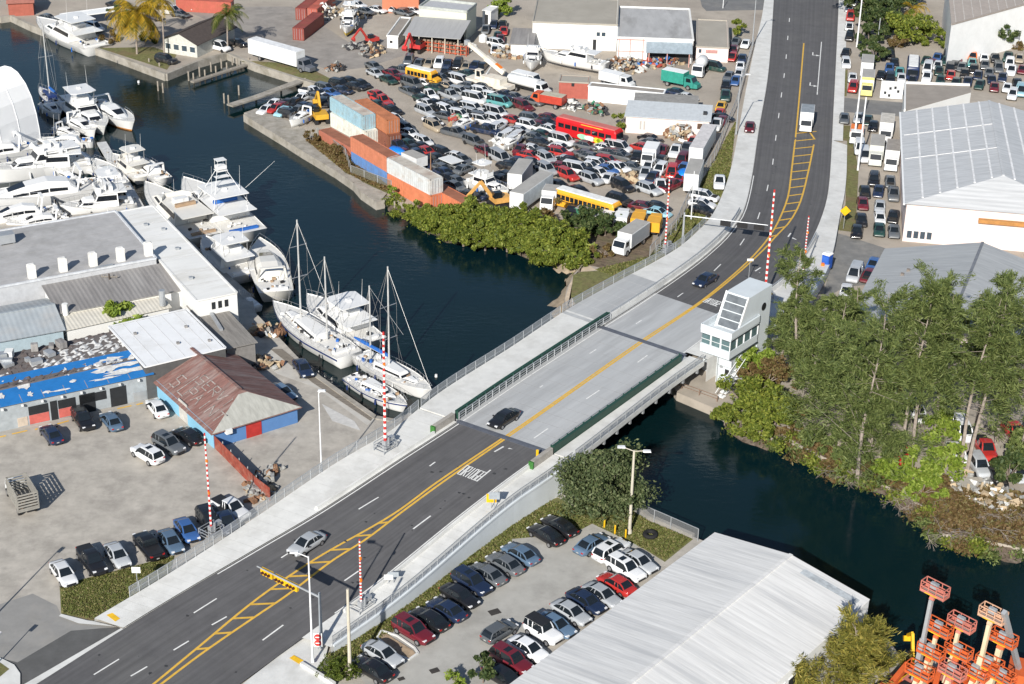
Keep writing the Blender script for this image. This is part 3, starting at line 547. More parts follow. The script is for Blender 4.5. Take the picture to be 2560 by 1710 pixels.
for side, n in ((0, 3), (1, 4)):
    for k in range(n):
        mb = MB(); L_ = (tw if side == 0 else td - ch) / n
        if side == 0: mb.box((L_ * (k + .5), .09, H1 + 1.85), (L_ * .80, .08, 1.25))
        else: mb.box((tw - .09, L_ * (k + .5), H1 + 1.85), (.08, L_ * .66, 1.25))
        kid(T, "window", mb.data("window", gm))
mb = MB()
for k in range(3): mb.box((tw / 3 * (k + .5), .04, H1 + 2.62), (tw / 3 * .78, .1, .16))
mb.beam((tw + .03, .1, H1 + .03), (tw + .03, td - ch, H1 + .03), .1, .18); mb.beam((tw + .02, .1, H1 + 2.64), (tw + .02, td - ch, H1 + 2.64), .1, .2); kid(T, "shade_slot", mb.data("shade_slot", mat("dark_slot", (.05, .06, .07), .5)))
rz0, rz1 = H1 + 3.0, tp(11.5); x0, x1, y0, ym, y1 = .75, tw - .25, 2.2, 4.3, td + 2.4
mb = MB(); side = [(y0, rz0), (ym, rz1), (y1, rz1), (y1, 0), (td - .2, 0), (td - .2, rz0)]
mb.loft([[(x, p[0], p[1]) for p in side] for x in (x0, x1)]); pent = kid(T, "penthouse", mb.data("penthouse", M_tow))
mb = MB(); sl_ = Vector((0, ym - y0, rz1 - rz0)).normalized(); nn = Vector((0, -sl_.z, sl_.y)) * .08
def slope(x, t, k): return Vector((x, y0 + (ym - y0) * t, rz0 + (rz1 - rz0) * t)) + nn * k
for k in range(4): t0, t1 = .04 + k * .235, .04 + k * .235 + .21; mb.poly([slope(x0 + .25, t0, 1), slope(x1 - .25, t0, 1), slope(x1 - .25, t1, 1), slope(x0 + .25, t1, 1)])
sk = kid(T, "skylight", mb.data("skylight", mat("skylight_panel", (.13, .145, .16), .35, var=.3, scale=.9)))
mb = MB()
for x in (x0 + .06, x1 - .06): mb.beam(slope(x, -.02, 1), slope(x, 1.02, 1), .16, .3)
kid(sk, "skylight_kerb", mb.data("skylight_kerb", M_white_p))
mb = MB()
for k in range(1, 3): mb.box((tw / 3 * k, .05, H1 + 1.85), (.12, .1, 1.3))
for k in range(5): mb.box((tw - .05, (td - ch) / 4 * k + .05, H1 + 1.85), (.1, .1, 1.3))
mb.box((tw / 2, .06, H1 + 1.85), (tw * .96, .06, .06)); kid(cab, "mullion", mb.data("mullion", M_white_p)); mb = MB(); mb.tube((tw - .25, 1.22, 0), (tw - .25, 1.22, H1), .09, .09, 6); mb.tube((2.1, 1.22, 0), (2.1, 1.22, H1), .07, .07, 6); kid(T, "downpipe", mb.data("downpipe", M_galv)); mb = MB(); mb.box((x_ := 2.6, 1.28, tp(2.4)), (.5, .05, .3)); kid(T, "vent", mb.data("vent", M_galv))
for zz in (2.6, 3.6): mb = MB(); mb.beam((1.88, 1.285, tp(zz)), (tw - .33, 1.285, tp(zz)), .03, .05); kid(T, "panel_joint", mb.data("panel_joint", M_galv))
mb = MB(); mb.tube((tw - .2, td + .6, H1 + 4.6), (tw - .16, td + .6, H1 + 4.6), .55, .55, 12); kid(pent0 if False else T, "round_window", mb.data("round_window", TRIM))
mb = MB(); mb.box((1.9 + 1.6, 1.27, tp(1.9)), (.6, .06, .75)); kid(T, "hatch", mb.data("hatch", TRIM)); mb = MB(); mb.box((tw * .5, .9, H1 + 3.08), (tw * .6, .7, .06)); kid(T, "roof_ballast", mb.data("roof_ballast", mat("tan_gravel", (.55, .40, .28), .95)))
mb = MB(); mb.prism([(-3.2, -3.4), (tw + 1.0, -3.4), (tw + 1.0, td + 2), (-3.2, td + 2)], -2, tp(-.15)); kid(T, "pier", mb.data("pier", mat("pier_concrete", (.50, .46, .41), .85, var=.15, dirt=(.3, .27, .24))))
mb = MB()
for k in range(9): mb.box((tw + .5 - .04 * k, -2.6 + k * .7, tp(-.1) + k * .32), (.9, .75, .12))
for o_ in (.08, .92): mb.beam((tw + .06 + o_, -3, tp(1.0)), (tw + o_ - .3, 3.4, tp(3.8)), .08)
kid(T, "stair", mb.data("stair", M_white_p))
mb = MB()
for k in range(4): mb.box((-3 + k * (tw + 3.6) / 3, -3.2, tp(.35)), (.1, .1, 1.0))
for zz in (.4, .8): mb.beam((-3, -3.2, tp(zz)), (tw + .6, -3.2, tp(zz)), .07)
kid(T, "handrail", mb.data("handrail", mat("brown_pipe", (.22, .15, .11), .6)))
# ---------------------------------------------------------------- drawbridge gates (raised arms)
M_red = mat("gate_red", (.50, .035, .03), .5); M_gw = mat("gate_white", (.75, .75, .74), .5); M_or = mat("orange_light", (.80, .20, .02), .4)
def gate(label, base, top, z, r=.13, cage=True, n=38, rz=0):
    b = at(base, z); h = tall(b, top); t = thing("crossing_gate", label, "gate", b, rz, "raised red and white drawbridge gates")
    # the arm leans as it does in the photo only through perspective: it stands upright here
    mb = MB(); mw = MB()
    for k in range(n):
        z0, z1 = .9 + (h - .9) * k / n, .9 + (h - .9) * (k + 1) / n; rr = r * (1 - .35 * k / n); (mb if k % 2 else mw).tube((0, 0, z0), (0, 0, z1), rr, rr * .99, 6, True)
    mb.cur = 0; a = MB(); a.v = mw.v + mb.v; a.f = mw.f + [tuple(i + len(mw.v) for i in f) for f in mb.f]; a.m = [0] * len(mw.f) + [1] * len(mb.f)
    kid(t, "arm", a.data("arm", [M_gw, M_red]))
    for k in (7, 13): m = MB(); m.box((.16, -.1, .9 + (h - .9) * k / 18), (.22, .16, .3)); kid(t, "lamp", m.data("lamp", M_or))
    m = MB(); m.box((0, 0, .65), (.55, .55, 1.3)); m.beam((-.3, .25, .2), (-.3, .25, 1.7), .18); m.beam((.3, .25, .2), (.3, .25, 1.7), .18); m.box((0, .9, 1.2), (.5, .9, .45)); kid(t, "gear_housing", m.data("gear_housing", M_galv))
    if cage:
        m = MB()
        for x, y in ((-.8, -1.1), (.8, -1.1), (.8, 1.1), (-.8, 1.1)): m.box((x, y, .6), (.08, .08, 1.2))
        for zz in (.4, .8, 1.18):
            for p, q in (((-.8, -1.1), (.8, -1.1)), ((.8, -1.1), (.8, 1.1)), ((.8, 1.1), (-.8, 1.1)), ((-.8, 1.1), (-.8, -1.1))): m.beam((*p, zz), (*q, zz), .06)
        kid(t, "cage", m.data("cage", M_galv))
RZB = tz
gate("raised striped gate arm in a cage on the pavement beside the sailboats", K(1,2,1185,985), K(1,2,1168,-95), 2.75, .19, rz=RZB)
gate("raised striped gate arm behind the white pickup at the lot edge", K(0,3,1940,210), K(0,2,1850,830), .3, .13, rz=RZB)
gate("raised striped gate arm beside the road under the traffic signal", K(1,3,965,905), K(1,3,945,240), .6, .13, rz=RZB)
gate("slender raised gate arm beside the white box trailer by the canal", K(2,1,1400,740), K(2,1,1430,20), .9, .14, rz=RZB)
gate("thick raised gate arm standing over the road behind the control tower", K(2,1,2310,1190), (1934, 474), 2.4, .19, rz=RZB)
gate("raised gate arm on the far pavement near the portable toilet", K(3,1,315,985), K(3,1,375,410), 1.9, .14, rz=RZB)
# ---------------------------------------------------------------- poles, signals, signs
M_polew = mat("white_pole", (.70, .71, .72), .45); M_cpole = mat("concrete_pole", (.50, .46, .38), .8, var=.12); M_sgrey = mat("grey_pole", (.30, .33, .36), .5)
M_sigy = mat("signal_yellow", (.72, .42, .01), .45); M_sigb = TRIM
def lamp(label, base, top, z, m, arms=((-1, .3),), r=.12, group="street lamps"):
    b = at(base, z); h = tall(b, top); t = thing("street_lamp", label, "street lamp", b, 0, group)
    mb = MB(); mb.tube((0, 0, 0), (0, 0, h), r, r * .6, 8); mb.tube((0, 0, 0), (0, 0, .5), r * 1.6, r * 1.3, 8); kid(t, "pole", mb.data("pole", m))
    for ax, ay in arms:
        d = Vector((ax, ay, .0)); mb = MB(); mb.tube((0, 0, h - .1), d * 1.0 + Vector((0, 0, h + .15)), .05); a = kid(t, "bracket", mb.data("bracket", m)); e = d * 1.35
        mb = MB(); mb.loft([[(e.x + x * .9 * k, e.y + y * .5 * k, h + .15 + zz) for x, y in ((-.5, -.5), (.5, -.5), (.5, .5), (-.5, .5))] for k, zz in ((.7, -.07), (1, 0), (.8, .12))]); kid(t, "lamp_head", mb.data("lamp_head", M_polew))
    return t
lamp("tall white street lamp at the pavement corner beside the traffic signal", K(1,3,520,1365), K(1,3,470,400), .6, M_polew)
lamp("twin headed concrete lamp on the verge beside the canal fence", K(2,3,1075,190), K(2,2,1115,990), 0, M_cpole, ((-1, .3), (1, -.3)), .2)
lamp("slim white lamp at the edge of the boatyard ramp", K(1,2,600,1185), K(1,2,615,460), 2.2, M_polew, ((.25, .1),), .1)
lamp("curved lamp with its arm over the pavement by the maroon car", K(2,0,2052,1230), K(2,0,2080,700), .2, M_galv, ((1, .5),), .13)
lamp("white lamp on the pavement at the far end of the salvage yard", K(2,0,2200,420), K(2,0,2240,-60), .1, M_galv, ((1, .4),), .13)
def pole(label, base, top, z, m, r=.16, arm=0, name="utility_pole", cat="pole", xf=False):
    b = at(base, z); h = tall(b, top); t = thing(name, label, cat, b, 0); mb = MB(); mb.tube((0, 0, 0), (0, 0, h), r, r * .65, 8); kid(t, "pole", mb.data("pole", m))
    for k in range(arm): mb = MB(); mb.beam((-1.1, .12, h - .5 - k * .9), (1.1, .12, h - .5 - k * .9), .11); [mb.tube((x, .12, h - .45 - k * .9), (x, .12, h - .2 - k * .9), .05) for x in (-1, -.5, .5, 1)]; kid(t, "crossarm", mb.data("crossarm", M_wood))
    if xf: mb = MB(); mb.tube((.35, 0, h - 2.8), (.35, 0, h - 1.7), .26, .26, 10); kid(t, "transformer", mb.data("transformer", M_galv))
    return t
pole("square cream concrete pole rising from the round hedge", K(1,3,862,1490), K(1,3,855,700), 0, M_cpole, .2)
pole("tall white utility pole beside the bushy trees at the far road", K(3,0,812,430), K(3,0,885,-120), 0, M_polew, .18)
pole("white utility pole between the road and the parked box trucks", K(3,0,787,1310), K(3,0,862,600), 0, M_polew, .18)
pole("white utility pole beside the two grey box trucks", K(3,0,822,1560), K(3,0,905,890), 0, M_polew, .18)
pole("grey pole standing in front of the leafy trees", K(3,0,1000,420), K(3,0,1030,165), 0, M_galv, .14)
pole("dark timber pole with crossarms rising behind the grey boatyard roof", K(0,1,1035,1330), K(0,1,985,940), 0, mat("creosote_timber", (.075, .06, .05), .9), .17, 2, xf=True)
pole("short brown post with a white lamp above the orange and grey containers", K(1,1,1600,-5), K(1,0,1625,1390), 0, mat("brown_pole", (.30, .17, .10), .9), .1)
pole("thin grey pole on the pavement at the far side street", K(2,0,1932,75), K(2,0,1935,-60), 0, M_polew, .1)
pole("slim white light pole beside the white trailers near the canal", K(2,1,1640,440), K(2,1,1680,0), .1, M_polew, .1)
def signal(label, base, top, armend, z, heads, m, hm):
    b = at(base, z); h = tall(b, top); t = thing("traffic_signal", label, "traffic signal", b, 0); mb = MB(); mb.tube((0, 0, 0), (0, 0, h + .4), .2, .13, 10); kid(t, "post", mb.data("post", m))
    e = at(armend, z + h) - b; mb = MB(); mb.tube((0, 0, h - .1), e, .11, .07, 8); kid(t, "mast_arm", mb.data("mast_arm", M_galv)); d = Vector((e.x, e.y, 0)); ln = d.length; d.normalize(); rz = math.atan2(d.y, d.x)
    for f, horizontal in heads:
        c = Vector((0, 0, h - .15)).lerp(e, f); mb = MB(); mb.box(c - Vector((0, 0, .42)) + Vector((d.y, -d.x, 0)) * .2, (1.55, .3, .75), rz); hd = kid(t, "signal_head", mb.data("signal_head", hm))
        mb = MB()
        for k in (-.42, 0, .42): p = c + d * k + Vector((d.y, -d.x, 0)) * -.0 - Vector((0, 0, .42)); q = p + Vector((-d.y, d.x, 0)) * .18; mb.tube(p, q, .15, .15, 10)
        kid(hd, "lens", mb.data("lens", mat("signal_lens", (.06, .02, .02), .2)))
signal("grey mast arm carrying three yellow traffic signal heads over the road", K(1,3,600,1235), K(1,3,590,765), K(1,3,10,490), .5, ((.86, 1), (.64, 1), (.46, 1)), M_sgrey, M_sigy)
signal("white mast arm with black signal heads across the road beyond the drawbridge", K(2,1,1560,672), K(2,1,1578,400), K(2,1,2345,495), .9, ((.50, 1), (.70, 1), (.9, 1)), M_galv, M_sigb)
def sign(name, label, base, top, z, shape, m, post=M_galv, w=.8, hh=.8, face=None, back=None, letters=None):
    b = at(base, z); h = tall(b, top); rz = face if face is not None else 0; t = thing(name, label, "sign", b, rz); mb = MB(); mb.tube((0, 0, 0), (0, 0, h), .045); kid(t, "post", mb.data("post", post)); mb = MB()
    if shape == 'diamond': mb.loft([[(x * w / 2 * 1.3, y, h - .5 + zz * hh / 2 * 1.3) for x, zz in ((0, -1), (1, 0), (0, 1), (-1, 0))] for y in (-.07, -.04)])
    else: mb.box((0, -.06, h - hh / 2), (w, .04, hh))
    p = kid(t, "plate", mb.data("plate", m))
    if letters: letters(p, h)
    return t
sign("warning_sign", "yellow diamond warning sign on the pavement beside the dark parked cars", K(3,1,690,525), K(3,1,665,335), .1, 'diamond', M_sigy, w=1.3, hh=1.3)
sign("warning_sign", "square yellow warning sign on the ramp pavement near the painted lettering", K(1,2,2155,1545), K(1,2,2150,1385), 2.3, 'box', M_sigy, w=1.1, hh=1.1)
sign("road_sign", "grey backed sign turned away beside the square yellow sign", K(1,2,2180,1568), K(1,2,2238,1370), 2.2, 'box', M_sgrey, w=1.2, hh=.9)
sign("road_sign", "white sign on a post in the triangular grass verge", K(0,3,1265,715), K(0,3,1245,495), .2, 'box', M_gw, w=.9, hh=.7)
sign("road_sign", "small white sign on the ramp pavement beside the striped gate arm", K(1,3,1215,690), K(1,3,1190,565), .9, 'box', M_gw, w=.9, hh=.6)
sign("road_sign", "grey backed sign above the white retaining wall near the gate", K(1,3,1260,690), K(1,3,1310,540), .9, 'box', M_sgrey, w=1.1, hh=.6)
def dne(p, h):
    for zz in (.45, 1.15): mb = MB(); mb.tube((0, -.085, h - zz), (0, -.11, h - zz), .36, .36, 14); d = kid(p, "red_disc", mb.data("red_disc", M_red)); mb = MB(); mb.box((0, -.12, h - zz), (.45, .02, .11)); kid(p, "white_bar", mb.data("white_bar", M_gw))
sign("road_sign", "white sign with two red discs on the pavement corner by the signal post", K(1,3,570,1250), K(1,3,568,1100), .6, 'box', M_gw, w=.85, hh=1.6, letters=dne)
sign("marker_post", "yellow marker post at the south joint of the drawbridge", K(2,2,230,1055), K(2,2,225,980), 3.1, 'box', M_sigy, w=.28, hh=1.2)
sign("road_sign", "white sign on a slim post in the road beside the control tower", K(2,1,2165,1010), K(2,1,2150,800), 2.0, 'box', M_gw, w=.9, hh=.35)
sign("warning_sign", "yellow diamond sign half hidden behind the top of the control tower", K(2,1,2330,1250), K(2,1,2325,1090), 2.4, 'diamond', M_sigy, w=1.1, hh=1.1)
gate("raised gate arm with red discs close against the tower's far side", K(2,2,2215,150), (1906, 770), 1.6, .16, False, rz=RZB)
def offlamp(label, base, tip, r):            # stands just outside the frame; its shadow falls across the lot
    b, e = at(base, .02), at(tip, .02); h = (e - b).length * math.tan(SUN_EL); t = thing("street_lamp", label, "street lamp", b, 0, "street lamps"); mb = MB(); mb.tube((0, 0, 0), (0, 0, h), r, r * .6, 8); kid(t, "pole", mb.data("pole", M_galv)); mb = MB(); mb.box((.25, .2, h), (.9, .45, .16), 1.2); kid(t, "lamp_head", mb.data("lamp_head", M_polew))
offlamp("grey lamp at the lot edge beyond the parked white sedan", K(0,3,-150,1050), K(0,3,540,350), .11); offlamp("short grey lamp on the corner island", K(0,3,-20,1385), K(0,3,275,1065), .08)
# portable toilet and barrel
t = thing("portable_toilet", "blue and white portable toilet on the pavement by the side driveway", "toilet", at(K(3,1,535,880), 1.0), RZB)
mb = MB(); mb.box((0, 0, 1.05), (1.15, 1.15, 2.1)); kid(t, "cabin", mb.data("cabin", mat("toilet_blue", (.02, .09, .42), .45))); mb = MB(); mb.loft([[(x * .62 * k, y * .62 * k, z) for x, y in ((-1, -1), (1, -1), (1, 1), (-1, 1))] for k, z in ((1, 2.1), (1, 2.22), (.7, 2.42))]); kid(t, "roof", mb.data("roof", M_gw))
mb = MB(); mb.box((0, -.59, .98), (.8, .05, 1.75)); kid(t, "door", mb.data("door", mat("toilet_door", (.03, .12, .5), .4)))
mb = MB(); mb.tube((0, 0, 0), (0, 0, 1.0), .34, .26, 12); o = mb.build("traffic_barrel", M_or); o.location = at(K(3,1,497,900), 1.1); tag(o, "orange traffic barrel standing beside the blue portable toilet", "barrel")
# fences
def gfence(label, pts, h=1.9, post=2.6, z=0, net=NET, name="chain_link_fence", pm=None, rails=(1.0,)):
    return fence(name, label, "fence", [at(p, z) for p in pts], h, post, net, None, rails, None, .08, pm)
gfence("chain link fence on the canal bank below the big white warehouse", [K(2,3,1150,20), K(2,3,1450,150), K(2,3,1700,260)], 1.6)
gfence("grey chain link fence between the salvage yard and the roadside verge", [K(2,0,2210,420), K(2,0,2120,740), K(2,0,2050,1000), K(2,0,1960,1200), K(2,0,1850,1480), K(2,1,1740,60), K(2,1,1600,320), K(2,1,1500,540), K(2,1,1260,800)], 2.0)
gfence("leaning grey fence above the rocky bank beside the stacked containers", [K(1,0,560,1260), K(1,0,820,1450), K(1,1,870,40), K(1,1,1240,180)], 1.8, 3, 0, meshm("weathered_mesh", (.24, .24, .2), .45))
gfence("red painted metal fence running from the blue building to the pavement", [K(0,2,1965,960), K(0,2,2345,1340), K(1,2,150,1440)], 1.9, 2.0, .02, None, pm=mat("rust_red_paint", (.28, .06, .04), .7), rails=(.2, .5, .8, 1.0)) if False else None
t = thing("red_fence", "rust red sheet fence running from the blue building to the pavement", "fence", at(K(0,2,1965,960)))
q = [at(p) - Vector(t.location) for p in (K(0,2,1965,965), K(0,2,2345,1350), K(1,2,130,1450))]; mb = MB(); m2 = MB()
for a, b in zip(q, q[1:]):
    mb.beam(a + Vector((0, 0, .85)), b + Vector((0, 0, .85)), .06, 1.7)
    k = int((b - a).length / 2)
    for i in range(k): m2.box(a.lerp(b, i / k) + Vector((.1, .1, .95)), (.1, .1, 1.9))
kid(t, "panel", mb.data("panel", mat("rust_red_sheet", (.26, .055, .035), .75, var=.35, scale=1.5, dirt=(.35, .2, .15), dscale=1.0, damt=.6))); kid(t, "posts_rail", m2.data("posts_rail", M_galv)).name = "post"
for k, (x, y) in enumerate(((845, 140), (942, 195), (1040, 235))):
    mb = MB(); mb.tube((0, 0, 0), (0, 0, 1.1), .1, .1, 10); mb.tube((0, 0, 1.1), (0, 0, 1.2), .1, .03, 10); o = mb.build("bollard", M_sigy); o.location = at(K(2,3,x,y)); tag(o, f"yellow bollard at the car park end, {ORD[k]} from the ramp wall", "bollard", "yellow bollards at the car park end")
mb = MB(); secs = []
for k in range(21):
    a = 2 * math.pi * k / 20; c = Vector((math.cos(a), math.sin(a), 0)); secs.append([c * (.55 + .24 * math.cos(b)) + Vector((0, 0, .26 + .24 * math.sin(b))) for b in [i * math.pi / 4 for i in range(8)]])
mb.loft(secs, cap=False); o = mb.build("tractor_tyre", TYRE, None, True); o.location = at(K(2,3,1265,215), .05); o.scale = (1.1, 1.1, 1); tag(o, "large black tyre lying on the grass beside the canal fence", "tyre")
# ================================================================ VEHICLES
def car_meshes(kind, L, Wd, H, belt, prof, roof, near):
    """prof: list of (x, z_top) of the lower body from tail to nose; roof: x of (rear base, rear top, front top, front base)."""
    hw = Wd / 2; px_, pz_ = np.array([q[0] for q in prof]), np.array([q[1] for q in prof]); xs = sorted(set(list(px_) + list(np.linspace(-L / 2 + .03, L / 2 - .03, 13)))); secs = []
    for x in xs:
        z = float(np.interp(x, px_, pz_)); f = abs(x) / (L / 2); e = max(0, f - .62) / .38; w1 = hw * (1 - .03 * f * f - .17 * e ** 2.6); zb = .24 + .14 * e ** 3; zt = max(z, zb + .14); h = zt - zb
        half = [(.82, zb), (.965, zb + .10), (1.0, zb + h * .40), (.985, zb + h * .66), (.945, zt - h * .13), (.86, zt - .025), (.60, zt)]
        secs.append([(x, -w1 * k, q) for k, q in half] + [(x, w1 * k, q) for k, q in half[::-1]])
    mb = MB(); mb.loft(secs); rb, rt, ft, fb = roof; wb, wt = hw * .905, hw * .72; bz = belt - .03; d = H - bz
    st = [(rb, 0), (rb + .5 * (rt - rb), .62), (rt, .945), (rt * .66 + ft * .34, .99), (rt * .3 + ft * .7, 1.0), (ft, .955), (fb - .5 * (fb - ft), .58), (fb, 0)]; rows = []
    for x, k in st:
        z = bz + d * k; yt = wb + (wt - wb) * k; rows.append([Vector((x, -wb, bz)), Vector((x, -yt, z - .05 * k)), Vector((x, -yt * .80, z)), Vector((x, yt * .80, z)), Vector((x, yt, z - .05 * k)), Vector((x, wb, bz))])
    G = {"windshield": MB(), "rear_window": MB(), "sl": MB(), "sr": MB()}
    for i, (r0, r1) in enumerate(zip(rows, rows[1:])):
        nm = "rear_window" if i < 2 else "windshield" if i > 4 else None
        G["sr"].poly([r0[0], r1[0], r1[1], r0[1]]); G["sl"].poly([r0[4], r1[4], r1[5], r0[5]]); (G[nm] if nm else mb).poly([r0[2], r1[2], r1[3], r0[3]])
        mb.poly([r0[1], r1[1], r1[2], r0[2]]); mb.poly([r0[3], r1[3], r1[4], r0[4]])
    for s in (-1, 1):
        for x0, x1, w_ in (((rb + fb) / 2 - .08, (rt + ft) / 2 - .03, .10), (rb * .62 + fb * .38 - .3, rt * .8 + ft * .2, .09)): mb.beam((x0, s * (wb + .004), bz), (x1, s * (wt + .012), H - .07), w_, .03)
    body = mb.data(kind + "_body", PAINT, True)
    return body, [("windshield", G["windshield"].data("windshield", GLASS, True)), ("rear_window", G["rear_window"].data("rear_window", GLASS, True)), ("side_window", G["sr"].data("side_window", GLASS, True)), ("side_window", G["sl"].data("side_window", GLASS, True))]
def wheel_mesh(r, wd=.22):
    m = MB(); m.tube((0, -wd / 2, 0), (0, wd / 2, 0), r, r, 14); t = m.data("tyre", TYRE); m = MB(); m.tube((0, -wd / 2 - .012, 0), (0, wd / 2 + .012, 0), r * .62, r * .62, 10); return t, m.data("rim", RIM)
WHEEL = {r: wheel_mesh(r) for r in (.33, .38, .5)}
SPEC = {  # L, W, H, belt, body profile, cabin (rear base, rear top, front top, front base), wheel x, wheel r
 's': (4.75, 1.82, 1.45, .96, [(-2.375, .62), (-2.3, .92), (-1.75, 1.0), (-1.3, .98), (.6, .96), (1.2, .93), (1.9, .84), (2.28, .70), (2.375, .5)], (-1.75, -1.0, .35, 1.12), (-1.38, 1.42), .33),
 'h': (4.2, 1.78, 1.5, .98, [(-2.1, .62), (-2.05, .95), (-1.6, 1.0), (-1.0, .98), (.5, .97), (1.1, .93), (1.7, .85), (2.02, .70), (2.1, .5)], (-1.98, -1.55, .25, 1.05), (-1.25, 1.28), .33),
 'u': (4.85, 1.92, 1.78, 1.12, [(-2.425, .7), (-2.38, 1.08), (-1.8, 1.14), (0, 1.12), (.9, 1.10), (1.5, 1.06), (2.1, .98), (2.36, .84), (2.425, .58)], (-2.30, -1.98, .35, 1.05), (-1.42, 1.48), .38),
 'v': (5.1, 2.0, 2.05, 1.18, [(-2.55, .7), (-2.5, 1.12), (-1.8, 1.2), (.4, 1.18), (1.3, 1.14), (2.0, 1.05), (2.45, .9), (2.55, .6)], (-2.44, -2.34, .85, 1.65), (-1.55, 1.6), .36 if False else .38),
 'p': (5.5, 1.98, 1.85, 1.16, [(-2.75, .8), (-2.72, 1.08), (-1.0, 1.10), (-.85, 1.16), (.9, 1.15), (1.5, 1.12), (2.3, 1.05), (2.66, .9), (2.75, .6)], (-.72, -.55, .62, 1.3), (-1.75, 1.72), .38),
 'j': (4.3, 1.88, 1.85, 1.15, [(-2.15, .8), (-2.1, 1.12), (-1.0, 1.16), (.5, 1.16), (.7, 1.14), (1.6, 1.10), (2.05, 1.04), (2.15, .7)], (-2.0, -1.9, .35, .68), (-1.25, 1.3), .38)}
NAMES = {'s': ("sedan", "sedan", "car"), 'h': ("hatchback", "hatchback", "car"), 'u': ("sport_utility_car", "SUV", "car"), 'v': ("passenger_van", "van", "van"), 'p': ("pickup_truck", "pickup", "pickup"), 'j': ("off_roader", "off-roader", "car")}
PROTO = {}
def proto(kind, near):
    if (kind, near) in PROTO: return PROTO[kind, near]
    L, Wd, H, belt, prof, roof, wx, wr = SPEC[kind]; body, g = car_meshes(kind, L, Wd, H, belt, prof, roof, near)
    parts = [("body", body, None, [])] + [(a, b, None, []) for a, b in g]; t, rm = WHEEL[wr]
    for x in wx:
        for s in (-1, 1): parts.append(("wheel", t, (x, s * (Wd / 2 - .10), wr), [("rim", rm)] if near else []))
    if kind == 'p':
        m = MB(); m.poly([(-2.62, -.78, 1.12), (-.95, -.78, 1.12), (-.95, .78, 1.12), (-2.62, .78, 1.12)]); parts.append(("cargo_bed", m.data("cargo_bed", TRIM), None, []))
    if kind == 'j':
        m = MB(); m.box((-.75, 0, 1.86), (2.35, 1.4, .06)); parts.append(("roof_top", m.data("roof_top", TRIM), None, []))
    if near:
        zf = belt - .22
        for s in (-1, 1):
            m = MB(); m.box((L / 2 - .17, s * Wd * .31, zf - .06), (.22, .34, .13)); parts.append(("headlight", m.data("headlight", LAMP), None, []))
            m = MB(); m.box((-L / 2 + .10, s * Wd * .335, zf + .03), (.18, .26, .15)); parts.append(("taillight", m.data("taillight", TAIL), None, []))
            m = MB(); m.box((roof[3] - .35, s * (Wd / 2 + .07), belt + .03), (.14, .2, .13)); parts.append(("mirror", m.data("mirror", TRIM), None, []))
        m = MB(); m.box((L / 2 - .02, 0, .52), (.1, Wd * .55, .2)); parts.append(("grille", m.data("grille", TRIM), None, []))
        m = MB(); m.box((-L / 2, 0, .62), (.05, .3, .12)); parts.append(("number_plate", m.data("number_plate", mat("plate_grey", (.35, .35, .34), .6)), None, []))
        if kind == 'u':
            m = MB(); m.box((roof[1] * .35 + roof[2] * .65, 0, H - .002), (.6, .8, .02)); parts.append(("sunroof", m.data("sunroof", GLASS), None, []))
    PROTO[kind, near] = parts; return parts
CC = {'wh': ((.72, .73, .74), "white"), 'si': ((.40, .42, .44), "silver"), 'gy': ((.11, .12, .13), "grey"), 'bk': ((.012, .012, .014), "black"), 'nv': ((.014, .025, .06), "dark blue"), 'bl': ((.04, .11, .30), "blue"), 'sb': ((.10, .16, .24), "steel blue"), 'rd': ((.45, .03, .025), "red"), 'mr': ((.13, .012, .02), "maroon"),
      'gn': ((.016, .05, .042), "dark green"), 'tn': ((.36, .30, .22), "tan"), 'tl': ((.10, .32, .32), "teal"), 'or': ((.65, .16, .03), "orange"), 'ye': ((.70, .40, .03), "yellow"), 'lb': ((.30, .52, .60), "pale blue")}
BAY = {}
for k_ in 'suh': m_ = MB(); L__ = SPEC[k_][0]; z_ = SPEC[k_][3]; m_.box((L__ * .34, 0, z_ - .13), (L__ * .17, SPEC[k_][1] * .62, .22)); BAY[k_] = m_.data('engine_bay', mat('engine_bay_dark', (.03, .028, .026), .8, var=.6, scale=6))
CARS = []      # (object, px, colour, kind, zone) for naming
def car(p, kind, col, d, zone, near=False, z=0.0, rz=None, wear=None, tilt=0):
    g = at(p, z + .7); h = heading(p, d, z) if rz is None else rz
    nm, word_, cat = NAMES[kind]; t = thing(nm, "", cat, (g.x, g.y, z), h)
    if tilt: t.rotation_euler = (tilt * .6, tilt, h)
    yard = not near; c, cn = CC[col]; wr = wear if wear is not None else (0 if near else .8)
    jit = 1 + (random.random() - .5) * .3
    if yard: t.rotation_euler = (t.rotation_euler[0], t.rotation_euler[1], h + random.uniform(-.11, .11))
    bare = yard and random.random() < .22
    for pn, me, loc, subs in proto(kind, near):
        if bare and pn == 'wheel': continue
        o = kid(t, pn, me, loc); o.color = (c[0] * jit, c[1] * jit, c[2] * jit, wr)
        for sn, sm in subs: kid(o, sn, sm)
    if bare: t.location.z = z - .16
    if yard and random.random() < .25 and kind in 'suh': kid(t, "engine_bay", BAY[kind])
    CARS.append((t, p, cn, word_, zone)); return t
DIR = {'a': (-46, 22), 'b': (46, 20), 'e': (60, 13), 'w': (-60, -13), 'f': (-2, 30), 'g': (-18, 28), 'h': (46, -26), 'c': (26, 36), 'C': (-28, -36), 'd': (42, 25), 'D': (-42, -25), 'k': (46, -28), 'l': (-50, 31)}
